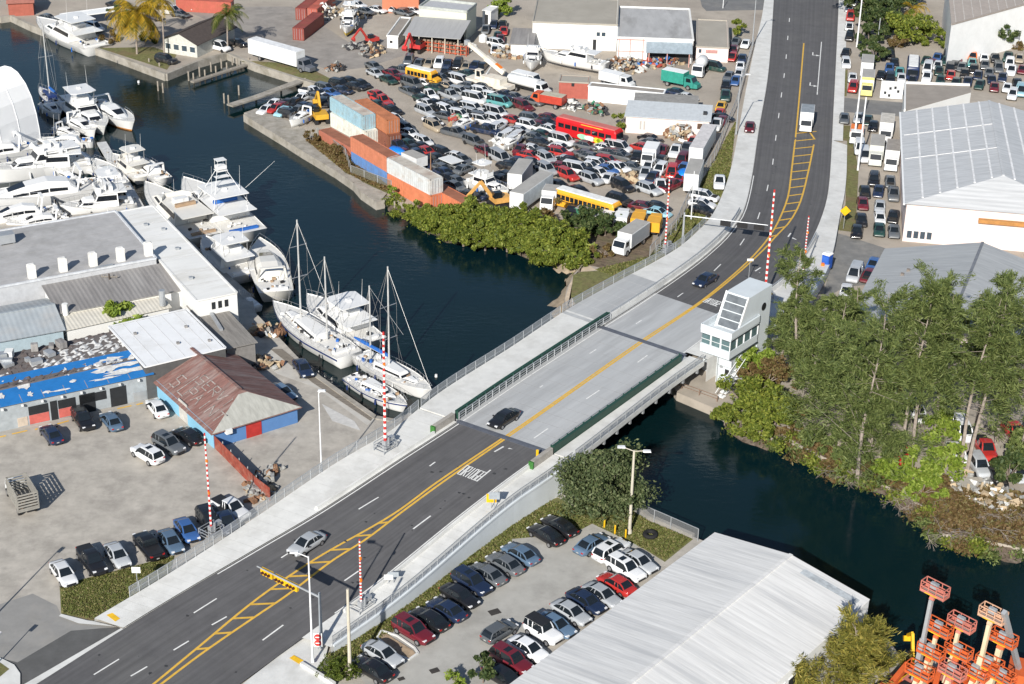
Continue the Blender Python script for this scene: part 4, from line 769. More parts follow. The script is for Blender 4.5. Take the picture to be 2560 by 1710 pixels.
# --- near lots and moving traffic: (tile c, r, x, y, kind, colour, direction)
NEARCARS = {
"beside the blue tarp building": [(0,2,470,835,'s','nv','C'), (0,2,760,705,'u','bk','c'), (0,2,1020,715,'s','sb','C'), (0,2,1440,595,'s','wh','C'), ],
"in front of the red roofed building": [(0,2,1350,1020,'u','wh','D'), (0,2,1545,930,'u','gy','d'), (0,2,1725,850,'s','bk','D')],
"along the grass triangle": [(0,3,580,545,'s','wh','c'), (0,3,840,430,'p','bk','c'), (0,3,1075,380,'s','si','c'), (0,3,1360,300,'p','bk','C'), (0,3,1565,255,'s','sb','c'), (0,3,1710,150,'s','bl','c'), (0,3,1915,70,'u','bk','c'), (0,2,2110,1520,'p','wh','d'), (0,3,2060,80,'p','nv','c')],
"on the road by the striped median": [(1,3,465,275,'s','si','l')],
"in the car park row below the ramp": [(1,3,1065,1425,'s','bk','D'), (1,3,1160,1285,'s','si','d'), (1,3,1440,1075,'u','mr','d'), (1,3,1585,970,'s','bk','D'), (1,3,1745,880,'s','nv','D'), (1,3,1865,755,'s','bk','d'), (1,3,1975,635,'u','nv','d'), (1,3,2115,555,'s','gy','D'), (1,3,2280,460,'s','gy','D'), (2,3,75,370,'s','sb','D'), (2,3,310,195,'s','bk','D'), (2,3,435,115,'s','bk','D')],
"parked nose to the bollards": [(2,3,730,280,'s','sb','k'), (2,3,910,340,'u','wh','k')],
"in the row against the white warehouse": [(2,3,1160,440,'s','si','d'), (2,3,1040,510,'u','wh','d'), (2,3,960,645,'s','rd','D'), (2,3,825,745,'s','si','d'), (2,3,680,805,'s','nv','d'), (2,3,540,905,'s','si','d'), (2,3,400,1020,'s','sb','d'), (2,3,285,1085,'j','wh','d'), (2,3,150,1240,'s','wh','d'), (1,3,2340,1350,'u','mr','d'), (1,3,2270,1500,'s','bk','d')],
"in the aisle of the car park": [(1,3,2230,1080,'h','gy','k')],
"on the wharf beside the ketch": [(1,2,430,230,'s','nv','c')],
"in the shade behind the red roofed building": [(1,2,240,450,'s','sb','d')],
"on the pale bridge deck": [(1,2,2270,690,'s','bk','l')],
"on the road beyond the bridge": [(2,1,1770,990,'s','nv','l')],
}
for zn, L_ in NEARCARS.items():
    for c, r, x, y, k, col, d in L_:
        p = K(c, r, x, y); u = p[1] - .34 * p[0]; z = zu(u) + .03 if "road" in zn or "deck" in zn else .03
        car(p, k, col, DIR[d], zn, True, z)
car(K(2,0,2178,1160), 's', 'mr', (-4, 30), "on the wide pavement left of the road", True, .2)
# --- salvage yard (ZO tiles): x y kind colour direction [level]
YARD = {
1: "190 740 s wh a|370 730 s rd a|500 790 s lb a|630 855 u bk e|330 650 s wh a|560 645 s bk a|700 625 s bk a|850 690 s nv a|980 740 s nv a|835 540 s wh a|1030 440 p wh e|1080 520 s gy e|1280 380 u gy e|1340 445 s bl e|1540 285 u bk e|1720 230 s bk e|1560 400 s nv e|1810 330 s bk e|1930 285 s bk b|1240 620 s bk f|760 770 s gy a|1130 470 s bk e|450 700 s mr a",
2: "320 780 s rd b|395 885 p rd b|520 1010 s rd b|590 1055 s bk b|440 1120 s gn b|330 960 s gn b|255 255 s gy b|275 380 s si b|520 500 s gn b|600 385 s mr b|790 470 s mr e|770 340 p gy e|890 155 u gy g|1080 200 s gy g|1270 200 s tn g|1450 190 u wh g|1610 200 s nv g|1560 345 s nv g|1790 225 u bk g|1950 250 s tn g|2110 240 s nv g|2230 255 s bk g|1980 385 s gn e|1700 425 s bk e|950 580 v gy b|880 695 s gy b|1010 725 s bk b|1180 560 s wh e|1010 470 p wh e|1250 770 p wh b|1400 655 s gn e|1600 590 s tn e|1830 515 v wh e|1640 790 p si b|1825 735 u si e|2010 600 s gy e|2000 690 s gy e|2100 845 v wh e|2230 730 u wh e|1230 920 s wh b|1150 850 s gn b|1360 925 s bk b|1200 1070 u si b|1590 930 s gy b|1710 985 s gy b|1570 1065 u wh b|1560 1165 s gy e|1830 1150 u wh e|2050 1035 v wh e|2060 1120 u si e|2240 1095 s wh e|2230 1205 u gy e|1330 1255 s wh b|1350 1345 u tn b|1740 1465 p gy e|620 1190 s wh b|555 1245 u nv b|700 1290 s bk b|840 1385 u gy b|590 1425 s nv b|900 1480 s wh b|1480 470 s gy e|2290 620 s gy e|1460 1040 s bk b",
3: "370 830 u wh e|510 925 v tl e|930 985 u mr b|1110 890 s gy e|780 800 s gy e|620 770 s nv e|740 1235 s rd e|1090 1220 u gy e|1040 1345 u wh e|1370 1290 s bk e|430 1100 v wh e|420 1240 u wh e|470 1375 u wh h|250 1425 p nv e|690 1500 u wh h|870 1430 s si e|1290 1490 s gn e|180 1230 u wh e|1430 1400 s wh e|1240 1330 s mr e|1420 1200 s mr e",
4: "180 325 s nv b|400 345 s bk b|730 380 h wh b|235 470 u nv b|440 435 s gn b|690 490 s bk b|600 590 s nv b|770 565 s rd b|370 610 s mr b|1080 595 u bk b|960 695 s bk b|770 765 s nv b|1430 700 s gy b|1070 880 s gy b|1460 895 s gy h|1110 960 s nv b|1190 1065 s bk b|1330 1110 s gy b|1300 1205 s gy b|1150 790 s gy e|2150 1065 s bk h|2240 1000 s bk h|2080 1200 s nv h|1890 1350 s nv h|1570 1380 s bk e|1650 395 u gy b|1870 185 p nv e|1850 555 s mr b|2130 695 v si b|1320 660 s wh e|90 280 s nv b|560 520 s bk b",
5: "330 140 u wh h|220 70 u wh h|430 60 u wh h|700 90 s gy e|660 300 s wh e|620 425 s rd e|800 185 s bk e|430 540 s nv e|920 485 u si b|850 370 s gy e|1210 160 v wh e|1180 260 s wh e|1170 385 u rd e|1290 490 s si e|1200 630 s mr e|1370 525 s bk e|930 685 u si b|1310 785 u rd b|1480 685 v wh e|1860 585 u wh e|1690 645 p wh e|1740 865 u si b|1710 735 s bk b|1890 735 s wh b|2090 825 s wh h|2160 630 s wh b|2050 525 u rd e|1650 240 s gy e|1660 400 s gy e|1760 450 s gy e|2240 290 v wh e|2110 370 s gy e|2270 410 s gy e|1150 965 s bk b|1540 1060 s bk b|2270 1245 u bk e|480 300 s mr h|560 400 s mr e|2000 280 s wh e|250 610 s bk e|640 550 s gy e|2020 680 s bl e",
6: "265 1350 u bk b|750 1420 u si b|1160 1340 p mr h|960 1330 p wh f|690 1110 p si g|750 1000 u wh g|820 1180 s nv g|950 1060 u wh g|1170 1085 u rd g|1390 1020 s bl g|1320 1200 s rd g|1360 865 u mr g|1450 670 p gy g|1560 530 s rd g|530 800 s bk g|640 630 s rd e|780 465 s bk e|800 560 s gy e|960 885 s bk g|1250 710 p wh g|2000 225 p wh g|2090 140 s mr g|2090 80 s bk e|2040 1280 p wh f|200 1000 s wh b|200 750 s gy e|450 1000 s gy e|1000 690 s mr g|930 960 s gy e",
7: "640 220 s bk f|780 220 u bk f|830 310 s bk f|770 370 s bl f|670 450 s bk f|780 490 u bk f|890 420 s tl f|910 490 s wh f|1040 515 s nv f|1200 280 s gn f|1215 385 v wh f|1210 485 p wh f|1330 250 s bl f|1335 340 s wh f|1350 405 s gn f|1370 515 s gn f|1450 230 u bk f|1440 285 s gn f|1480 385 u bk f|1490 455 s rd f|1550 540 s gn f|1580 270 s mr f|1620 360 s gy f|1740 250 p or f|1740 310 s tl f|1655 430 s bk f|1690 530 s nv f|1760 380 s bk f|1880 260 s wh f|1890 335 s gy f|1810 455 s nv f|1830 565 s gn f|1940 425 s gy f|2010 255 s bk f|2050 365 u gy f|1970 500 s nv f|2000 595 s mr f|2100 470 s nv f|2160 240 p gn f|2180 325 u wh f|2205 395 p wh f|2150 605 s wh f|2215 690 u wh f|2270 550 s bk f|2310 650 v lb f|2290 260 s tn f|2330 390 s mr f|1270 320 s mr f|1530 340 s bk f",
8: "1720 430 s nv f|1570 530 s gy f|1880 450 s bk f|1900 560 s rd f|1790 640 s gn f|1840 705 s mr f|1790 800 u wh e|1740 900 s wh f|90 200 s gy e|30 160 s wh e|240 160 s wh e"}
ZLAND = {1: "on the seawall point beside the stacked containers", 2: "in the yard around the short yellow bus", 3: "in the yard below the white crane truck", 4: "behind the orange and grey containers", 5: "in the yard rows below the red coach", 6: "in the yard corner beside the white semitrailer", 7: "in the lot behind the brown flat roof", 8: "in the grassy yard behind the crane boom"}
for zn, txt in YARD.items():
    for e in txt.split('|'):
        x, y, k, c, d = e.split(); car(Z(zn, float(x), float(y)), k, c, DIR[d] if d != 'f' else (-3, 30), ZLAND[zn], False, .0, tilt=(random.random() - .5) * .05)
MORE = {
"on the roadside strip under the utility poles": [(3,0,745,240,'s','wh'), (3,0,750,330,'u','bk'), (3,0,755,150,'u','rd'), (3,0,742,70,'s','wh'), (3,0,780,15,'s','wh'), (3,0,715,480,'s','bk'), (3,0,715,575,'u','wh'), (3,0,775,710,'s','wh'), (3,0,780,800,'u','rd'), (3,0,700,1080,'s','gy'), (3,0,840,1360,'v','wh'), (3,0,885,1430,'v','wh'), (3,0,830,1075,'s','si'), (3,0,915,1090,'s','gn'), (3,0,965,1150,'s','bk')],
"in the gravel lot beside the ribbed grey roof": [(3,1,970,80,'u','bk'), (3,1,1120,90,'s','gy'), (3,1,888,185,'s','bk'), (3,1,1015,170,'s','nv'), (3,1,1150,200,'p','gy'), (3,1,868,290,'s','mr'), (3,1,1025,320,'s','si'), (3,1,855,440,'s','bk'), (3,1,1025,415,'s','wh'), (3,1,1150,410,'s','bk'), (3,1,815,545,'s','bk'), (3,1,1020,530,'s','gn'), (3,1,1155,545,'s','gy')],
"on the driveway beside the plain grey roof": [(3,1,795,935,'v','si'), (3,1,965,850,'s','bl'), (3,1,925,950,'s','mr'), (3,1,715,1095,'s','wh')],
"glimpsed under the tall pines": [(3,2,1000,480,'s','wh'), (3,2,1360,640,'u','wh'), (3,2,1190,1000,'p','rd'), (3,2,1780,810,'v','wh'), (3,2,1730,1000,'s','wh'), (3,2,1990,970,'p','rd'), (3,2,1935,1130,'u','si'), (3,2,2250,800,'p','rd'), (3,2,2090,1210,'s','bk'), (3,2,2290,1180,'s','si'), (3,2,900,560,'s','lb'), (3,2,1430,300,'s','or')],
"in the fenced strip along the far pavement": [(2,0,2050,380,'s','gy'), (2,0,2140,400,'s','wh'), (2,0,2030,450,'s','mr'), (2,0,2020,515,'s','rd'), (2,0,2110,535,'s','nv'), (2,0,2090,605,'s','wh'), (2,0,2080,665,'s','wh'), (2,0,1985,695,'s','gy'), (2,0,2050,735,'s','bl'), (2,0,1960,775,'s','bk'), (2,0,1955,875,'p','gn'), (2,0,1915,970,'s','ye'), (2,0,1900,1030,'s','rd')],
"beside the teal box truck": [(2,0,1515,845,'s','nv'), (2,0,1845,610,'v','gn'), (2,0,1600,880,'s','wh')],
"on the pavement edge beyond the school bus": [(2,1,1765,230,'u','wh'), (2,1,1740,285,'s','wh'), (2,1,1750,350,'s','bk')],
"behind the long yellow school bus": [(2,1,1200,320,'s','mr'), (2,1,1330,320,'s','bk'), (2,1,1335,365,'s','lb')],
"in the row before the orange walled shed": [(1,0,930,40,'s','wh'), (1,0,1000,100,'s','gy'), (1,0,1110,85,'s','wh'), (1,0,1250,85,'s','wh'), (1,0,1345,110,'s','gy'), (1,0,1440,95,'s','wh')],
"around the palms across the water": [(0,0,440,160,'s','gy'), (0,0,850,255,'v','wh'), (0,0,1570,105,'v','wh'), (0,0,1650,125,'s','gy'), (0,0,1520,545,'u','bk'), (0,0,2010,430,'v','wh'), (0,0,2180,390,'s','bk'), (0,0,1340,120,'s','wh'), (0,0,1060,40,'s','bk'), (0,0,1700,60,'s','wh'), (0,0,1400,150,'s','nv')],
}
for zn, L_ in MORE.items():
    for c, r, x, y, k, col in L_:
        d = (-3, 30)
        if zn.startswith(("on the pavement edge",)): d = (50, 12)
        if zn.startswith(("behind the long", "in the row before", "around the palms", "beside the teal")): d = (55, 12)
        if zn.startswith(("on the driveway", "in the fenced")): d = (-12, 28)
        if zn.startswith("glimpsed"): d = (18, 26)
        car(K(c, r, x, y), k, col, d, zn, False, .02)
# ================================================================ BUILDINGS
def V3(p, h): return p.copy() if isinstance(p, Vector) else at(p, h)
class Bld:
    """O near-left, U near-right, Vv far-left: roof corners at eave height H (photo readings or points); local x runs O-U, local y O-V."""
    def __init__(s, name, label, cat, O, U, Vv, h=None, base=None, z0=0.0, group=None, long=False):
        s.h = h if h else tall(at(base, z0), O); H = s.h + z0
        o, u, v = V3(O, H), V3(U, H), V3(Vv, H); X = u - o; X.z = 0; s.lu = X.length; X.normalize(); Y = Vector((-X.y, X.x, 0)); s.lv = abs((v - o).dot(Y))
        
        if long:                               # trust the O-V side instead
            Y = v - o; Y.z = 0; s.lv = Y.length; Y.normalize(); X = Vector((Y.y, -Y.x, 0)); s.lu = abs((u - o).dot(X))
        s.X, s.Y, s.o = X, Y, o; s.root = thing(name, label, cat, (o.x, o.y, z0), math.atan2(X.y, X.x), group); s.z0 = z0
    def loc(s, p, z):                      # a photo reading at height z, in the building's own axes
        d = at(p, z + s.z0) - s.o; return Vector((d.dot(s.X), d.dot(s.Y), z))
    def kid(s, name, mb, m, parent=None, smooth=False): return kid(parent or s.root, name, mb.data(name, m, smooth))
    def walls(s, m, h=None, inset=.0):
        mb = MB(); i = inset; mb.prism([(i, i), (s.lu - i, i), (s.lu - i, s.lv - i), (i, s.lv - i)], -.4, h or s.h); return s.kid("wall", mb, m)
    def flat(s, m, parapet=.35, mp=None, t=.22):
        mb = MB(); mb.prism([(t, t), (s.lu - t, t), (s.lu - t, s.lv - t), (t, s.lv - t)], s.h - .3, s.h + .012); r = s.kid("roof", mb, m)
        if parapet:
            mb = MB(); c = [(0, 0), (s.lu, 0), (s.lu, s.lv), (0, s.lv)]
            for a, b in zip(c, c[1:] + c[:1]): mb.beam((*a, s.h + parapet / 2 - .05), (*b, s.h + parapet / 2 - .05), t * 1.2, parapet + .1)
            s.kid("parapet", mb, mp or m, r)
        return r
    def gable(s, m, rise, axis='v', ov=.35, hip0=0, hip1=0, mw=None, th=.08, mcap=None):
        mb = MB(); a, b = s.lu, s.lv; h = s.h
        if axis == 'v':
            r0, r1 = (a / 2, -ov + hip0, h + rise), (a / 2, b + ov - hip1, h + rise); q = rise / (a / 2); e = h - ov * q
            A, B, C, D = (-ov, -ov, e), (a + ov, -ov, e), (a + ov, b + ov, e), (-ov, b + ov, e); F = [(A, r0, r1, D), (B, C, r1, r0)]; G = [(A, B, r0), (C, D, r1)]
        else:
            r0, r1 = (-ov + hip0, b / 2, h + rise), (a + ov - hip1, b / 2, h + rise); q = rise / (b / 2); e = h - ov * q
            A, B, C, D = (-ov, -ov, e), (a + ov, -ov, e), (a + ov, b + ov, e), (-ov, b + ov, e); F = [(A, B, r1, r0), (C, D, r0, r1)]; G = [(D, A, r0), (B, C, r1)]
        for f in F: mb.poly(f); mb.poly([(p[0], p[1], p[2] - th) for p in f][::-1])
        for f, hp in zip(G, (hip0, hip1)):
            if hp: mb.poly(f); mb.poly([(p[0], p[1], p[2] - th) for p in f][::-1])
        r = s.kid("roof", mb, m)
        cap = MB(); cap.beam(Vector(r0) + Vector((0, 0, .03)), Vector(r1) + Vector((0, 0, .03)), .4, .1); s.kid("ridge_cap", cap, mcap or m, r)
        if mw:
            g = MB()
            if axis == 'v':
                if not hip0: g.poly([(0, .0, h), (a, .0, h), (a / 2, .0, h + rise)])
                if not hip1: g.poly([(a, b, h), (0, b, h), (a / 2, b, h + rise)])
            else:
                if not hip0: g.poly([(0, b, h), (0, 0, h), (0, b / 2, h + rise)])
                if not hip1: g.poly([(a, 0, h), (a, b, h), (a, b / 2, h + rise)])
            if g.f: s.kid("gable_wall", g, mw)
        return r
    def shed(s, m, rise, ov=.3, th=.1):
        mb = MB(); q = rise / s.lv; z0 = s.h - ov * q; z1 = s.h + rise + ov * q; P = [(-ov, -ov, z0), (s.lu + ov, -ov, z0), (s.lu + ov, s.lv + ov, z1), (-ov, s.lv + ov, z1)]
        mb.loft([[(p[0], p[1], p[2]) for p in P], [(p[0], p[1], p[2] + th) for p in P]]); return s.kid("roof", mb, m)
    def opening(s, name, side, t0, t1, z0, z1, m, proud=.05, frame=None):
        L_ = s.lu if side in (0, 2) else s.lv; c = (t0 + t1) / 2 * L_; wd = (t1 - t0) * L_; zz = (z0 + z1) / 2; hh = z1 - z0; mb = MB()
        loc = {0: ((c, 0, zz), (wd, proud * 2, hh)), 1: ((s.lu, c, zz), (proud * 2, wd, hh)), 2: ((c, s.lv, zz), (wd, proud * 2, hh)), 3: ((0, c, zz), (proud * 2, wd, hh))}[side]
        mb.box(*loc); o = s.kid(name, mb, m)
        if frame:
            f = MB(); (x, y, z), (dx, dy, dz) = loc
            for zz2 in (z - dz / 2, z + dz / 2): f.box((x, y, zz2), (dx + (.12 if side in (0, 2) else .04), dy + (.12 if side in (1, 3) else .04), .1))
            s.kid("frame", f, frame, o)
        return o
    def boxon(s, name, x, y, z, d, m, rz=0): mb = MB(); mb.box((x, y, z + d[2] / 2), d, rz); return s.kid(name, mb, m)
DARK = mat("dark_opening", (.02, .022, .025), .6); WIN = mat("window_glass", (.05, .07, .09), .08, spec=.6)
M_wroof = mat("white_metal_roof", (.68, .675, .66), .6, var=.16, scale=1.0, streak=(.06, 3.2, 1), dirt=(.46, .465, .47), dscale=.3, damt=.7, wave=('Y', .62, .003), detail=6)
M_groof = mat("grey_metal_roof", (.385, .395, .40), .5, var=.10, scale=1.0, streak=(.10, 2, 1), dirt=(.26, .27, .28), dscale=.6, damt=.5, wave=('Y', .8, .012))
M_rroof = mat("ribbed_pale_roof", (.50, .51, .52), .5, var=.12, scale=1.2, streak=(.10, 1.8, 1), dirt=(.36, .37, .38), dscale=.7, damt=.6, wave=('Y', .8, .02))
M_pink = mat("pinkish_white_wall", (.74, .62, .58), .8, var=.05, scale=.5); M_wwall = mat("white_wall", (.74, .74, .72), .75, var=.05, scale=.6, dirt=(.55, .53, .5), dscale=.3, damt=.35)
M_mem = mat("grey_roof_membrane", (.40, .395, .395), .85, var=.12, scale=.5, dirt=(.29, .285, .28), dscale=.22, damt=.75, detail=7)
M_tan = mat("tan_gravel_roof", (.36, .335, .29), .95, var=.10, scale=.6, dirt=(.28, .26, .22), dscale=.3, damt=.6); M_brn = mat("brown_felt_roof", (.29, .26, .23), .95, var=.1, scale=.5)
M_cream = mat("cream_metal", (.60, .57, .50), .6, var=.1, scale=.7, wave=('X', .5, .03)); M_dgr = mat("weathered_dark_roof", (.24, .23, .225), .8, var=.16, scale=.9, streak=(1, .15, 1), dirt=(.33, .32, .31), dscale=.4, damt=.7, wave=('X', .6, .03))
# big white warehouse at the near edge
P, N_, Q = at((1755, 1317.5), 4.7), at((1280, 1688.7), 4.7), at((2137, 1482.6), 4.7); O = P + (N_ - P) * 1.7
b = Bld("warehouse", "big white metal warehouse with streaked ribbed roof beside the car park and canal", "warehouse", O, O + (Q - P), P, 4.7)
b.walls(M_white_p); b.gable(M_wroof, 1.25, 'v', .05, mw=M_white_p)
y_ = b.lv; tr = MB(); q_ = 1.25 / (b.lu / 2)
tr.poly([(b.lu * .62, y_ - 1.9, 4.7 + (b.lu * .38) * q_ + .03), (b.lu * .97, y_ - 1.9, 4.7 + b.lu * .03 * q_ + .03), (b.lu * .97, y_ - .9, 4.7 + b.lu * .03 * q_ + .03), (b.lu * .62, y_ - .9, 4.7 + (b.lu * .38) * q_ + .03)]); b.kid("skylight_strip", tr, mat("translucent_sheet", (.42, .45, .47), .4, var=.3, scale=1.5))
for k in range(4): t0 = 1 - (15 + k * 1.9) / b.lv; b.opening("window", 1, t0, t0 + 1.2 / b.lv, 1.2, 3.6, DARK, frame=M_white_p)
# plain grey gabled roof behind the pines
h2, r2 = 5.0, 3.3; Vp = at(K(3,1,1090,715), h2); ap = at(K(3,1,2020,520), h2 + r2); Op = at(K(3,1,735,1385), h2); half = Vector((ap.x - Vp.x, ap.y - Vp.y, 0))
b = Bld("warehouse", "plain grey gabled warehouse behind the tall pines", "warehouse", Op, Op + half * 2, Vp, h2, long=True); b.walls(M_pink); b.gable(M_groof, r2, 'v', .4, mw=M_pink, mcap=mat('dark_ridge_cap', (.17, .18, .20), .6))
for k in range(3): b.opening("door", 0, .12 + k * .3, .24 + k * .3, 0, 3.6, mat("pale_roller_door", (.55, .55, .54), .6, wave=('Z', .2, .01)))
for k in range(7): x = random.uniform(.1, .9) * b.lu; b.boxon("roof_vent", x, random.uniform(.15, .9) * b.lv, h2 + r2 * (1 - abs(x / b.lu * 2 - 1)) - .05, (.45, .45, .35), mat("rusty_vent", (.2, .17, .15), .8))
# ribbed pale grey warehouse
h3 = tall(at(K(3,1,1250,640)), K(3,1,1275,285)); r3 = 3.2; Vp = at(K(3,0,1235,1030), h3); ap = at(K(3,0,2005,812), h3 + r3); Op = at(K(3,1,1275,285), h3); half = Vector((ap.x - Vp.x, ap.y - Vp.y, 0))
b = Bld("warehouse", "large pale warehouse with white ribs across its roof and a pinkish front wall", "warehouse", Op, Op + half * 2, Vp, h3, long=True); b.walls(M_pink)
hp = 7.0; rf = b.gable(M_rroof, r3, 'v', .4, hip0=hp, mw=M_pink)
rib = MB(); m_rib = mat("white_rib", (.72, .72, .72), .5)
for k in (.08, .17, .26, .35, .44, .56, .65, .74, .83, .92):
    x = b.lu * k; f = 1 - abs(k * 2 - 1); z = h3 + r3 * f + .06; rib.beam((x, hp * f, z), (x, b.lv + .3, z), .30, .10)
for y in (.45, .72): rib.beam((0, b.lv * y, h3 + .05), (b.lu / 2, b.lv * y, h3 + r3 + .05), .14, .06)
b.kid("roof_rib", rib, m_rib, rf)
for k in range(4): b.opening("window", 0, .02 + k * .035, .045 + k * .035, .6, 1.9, WIN, frame=M_wwall)
b.opening("loading_canopy", 0, .38, .62, 4.3, 4.9, mat("orange_rust_trim", (.42, .20, .06), .7), .7)
b.opening("light_panel", 0, .42, .6, 5.1, 5.9, mat("pale_blue_panel", (.5, .6, .66), .5))
gut = MB(); gut.beam((-.45, -.4, h3 - .2), (-.45, b.lv + .4, h3 - .2), .3, .25); b.kid("gutter", gut, M_white_p)
hB = h3 - .5; pts = [at(K(3,0,1250,1022), hB), at(K(3,0,1860,848), hB), at(K(3,0,1845,790), hB), at(K(3,0,1255,770), hB)]
t = thing("annex", "flat brown roofed annex behind the ribbed pale warehouse", "building", (pts[0].x, pts[0].y, 0)); o_ = Vector((pts[0].x, pts[0].y, 0)); lp = [(p - o_) for p in pts]
mb = MB(); mb.prism(lp, -.3, hB); kid(t, "wall", mb.data("wall", M_wwall)); mb = MB(); mb.prism(lp, hB + .01, hB + .1); kid(t, "roof", mb.data("roof", M_brn)); mb = MB()
for a_, c_ in ((lp[0], lp[3]), (lp[3], lp[2])): mb.beam((a_.x, a_.y, hB + .25), (c_.x, c_.y, hB + .25), .3, .5)
kid(t, "parapet", mb.data("parapet", M_wwall))
h4 = 9.0; o4, u4, v4 = at(K(3,0,1680,228), h4), at(K(3,0,2600,-25), h4), at(K(3,0,1640,-160), h4); t = thing("warehouse", "white warehouse with tan ribbed roof at the upper corner behind the trees", "warehouse", (o4.x, o4.y, 0)); U4, V4 = u4 - o4, v4 - o4; lp = [Vector((0, 0, 0)), U4, U4 + V4, V4]
mb = MB(); mb.prism(lp, -.3, h4); kid(t, "wall", mb.data("wall", M_white_p)); mb = MB(); mb.prism([q * 1.0 for q in lp], h4 + .005, h4 + .15); r_ = kid(t, "roof", mb.data("roof", mat("tan_ribbed_roof", (.40, .35, .31), .7, var=.10, dirt=(.33, .29, .26), dscale=.2))); mb = MB()
for k in range(12): a_ = U4 * ((k + .5) / 12); mb.beam(a_ + Vector((0, 0, h4 + .2)), a_ + V4 + Vector((0, 0, h4 + .2)), .22, .08)
kid(r_, "roof_seam", mb.data("roof_seam", mat("pale_seam", (.5, .46, .42), .6))); mb = MB(); mb.beam(Vector((0, 0, h4 + .1)), U4 + Vector((0, 0, h4 + .1)), .25, .3); kid(t, "fascia", mb.data("fascia", mat("tan_fascia", (.33, .29, .26), .7)))
# top row of buildings
b = Bld("workshop", "tall white walled building with tan flat roof at the top centre", "building", K(2,0,190,203), K(2,0,965,232), K(2,0,290,-25), base=K(2,0,195,440)); b.walls(M_wwall); b.flat(M_tan, .25, M_tan); b.opening("window", 0, .76, .80, b.h * .55, b.h * .72, WIN, frame=M_wwall); b.opening("window", 0, .82, .865, b.h * .55, b.h * .72, WIN, frame=M_wwall); b.opening("door", 0, .72, .76, 0, 2.3, DARK)
hg = b.h
b = Bld("workshop", "grey flat roofed workshop with open front next to the white walled building", "building", K(2,0,968,348), K(2,0,1662,372), K(2,0,1078,70), base=K(2,0,960,560)); b.walls(M_wwall); b.flat(mat("blotched_grey_roof", (.40, .40, .40), .9, var=.10, scale=.5, streak=(1, .3, 1), dirt=(.22, .215, .21), dscale=.3, damt=.6), .3, M_wwall)
b.opening("open_bay", 0, .40, .97, 0, b.h * .55, DARK, .06); aw = MB(); aw.poly([(b.lu * .38, -2.6, b.h * .58), (b.lu * .99, -2.6, b.h * .58), (b.lu * .99, .02, b.h * .9), (b.lu * .38, .02, b.h * .9)]); aw.poly([(b.lu * .99, -2.6, b.h * .57), (b.lu * .38, -2.6, b.h * .57), (b.lu * .38, .02, b.h * .89), (b.lu * .99, .02, b.h * .89)])
b.kid("awning", aw, mat("blue_grey_awning", (.26, .31, .35), .6)); fr = MB(); pf = mat("pale_red_frame", (.55, .30, .26), .7)
for z in (.45, .95): fr.beam((0, -.08, b.h * z), (b.lu * .36, -.08, b.h * z), .12)
for x in (.02, .17, .34): fr.beam((b.lu * x, -.1, 0), (b.lu * x, -.1, b.h), .14)
for x in (.42, .66, .95): fr.beam((b.lu * x, -2.5, 0), (b.lu * x, -2.5, b.h * .56), .16)
b.kid("frame_post", fr, pf)
b = Bld("workshop", "small pinkish white building with tan roof beside the fenced strip", "building", K(2,0,1690,428), K(2,0,1985,442), K(2,0,1745,182), base=K(2,0,1684,560)); b.walls(M_pink); b.flat(M_tan, .2, M_tan); b.opening("sign_board", 0, .3, .66, b.h * .6, b.h * .82, mat("faded_red_board", (.42, .22, .2), .8)); b.opening("window", 0, .08, .16, b.h * .6, b.h * .85, WIN)
b = Bld("shed", "white shed with grey metal roof beside the crane boom", "building", K(2,0,-10,402), K(2,0,188,410), K(2,0,50,290), base=K(2,0,-10,520)); b.walls(M_wwall); b.shed(M_dgr, .6)
b = Bld("shed", "small brick red shed with grey flat roof in the middle of the salvage yard", "building", K(2,0,432,748), K(2,0,702,762), K(2,0,432,688), base=K(2,0,445,895)); b.walls(mat("brick_red_wall", (.36, .10, .075), .85, var=.12)); b.flat(M_tan, .15, M_tan); b.opening("vent", 0, .42, .52, b.h * .75, b.h * .95, DARK)
b = Bld("site_trailer", "long low white trailer cabin with brown roof beside the red shed", "cabin", K(2,0,700,790), K(2,0,1388,858), K(2,0,730,755), base=K(2,0,695,925)); b.walls(M_white_p); b.flat(M_brn, .1, M_white_p)
b = Bld("shed", "low grey roofed shed behind the long white shed", "building", K(2,0,1128,955), K(2,0,1690,985), K(2,0,1172,872), 2.6); b.walls(M_wwall); b.shed(mat("dull_grey_roof", (.25, .245, .235), .9), .3)
b = Bld("shed", "long white shed with pale metal roof behind the red coach", "building", K(2,0,1045,1062), K(2,0,1808,1112), K(2,0,1068,948), base=K(2,0,1060,1215)); b.walls(M_pink); b.shed(mat("pale_shed_roof", (.52, .55, .57), .5, var=.1, wave=('X', .6, .02)), .5); b.opening("window", 0, .17, .19, .8, 2.4, mat("grey_door", (.4, .38, .36), .7)); b.opening("window", 0, .215, .235, .8, 2.4, MATS["grey_door"]); b.opening("hole", 0, .86, .92, 1.6, 2.6, mat("brown_hole", (.1, .06, .04), .9)); b.boxon("roof_vent", b.lu * .94, b.lv * .4, b.h + .3, (.7, .7, .5), DARK)
b = Bld("workshop", "pale green two storey building with a dark side wall at the top", "building", Z(8,350,140), Z(8,1220,232), Z(8,445,-10), base=Z(8,335,640)); b.walls(mat("pale_green_wall", (.60, .61, .50), .8, var=.05, scale=.5)); b.flat(mat("pale_grey_deck", (.42, .43, .45), .8, var=.1), .45, mat("grey_parapet", (.40, .42, .40), .8))
for k in (.15, .55, .80): b.opening("window", 0, k, k + .10, b.h * .50, b.h * .66, DARK, frame=M_wwall)
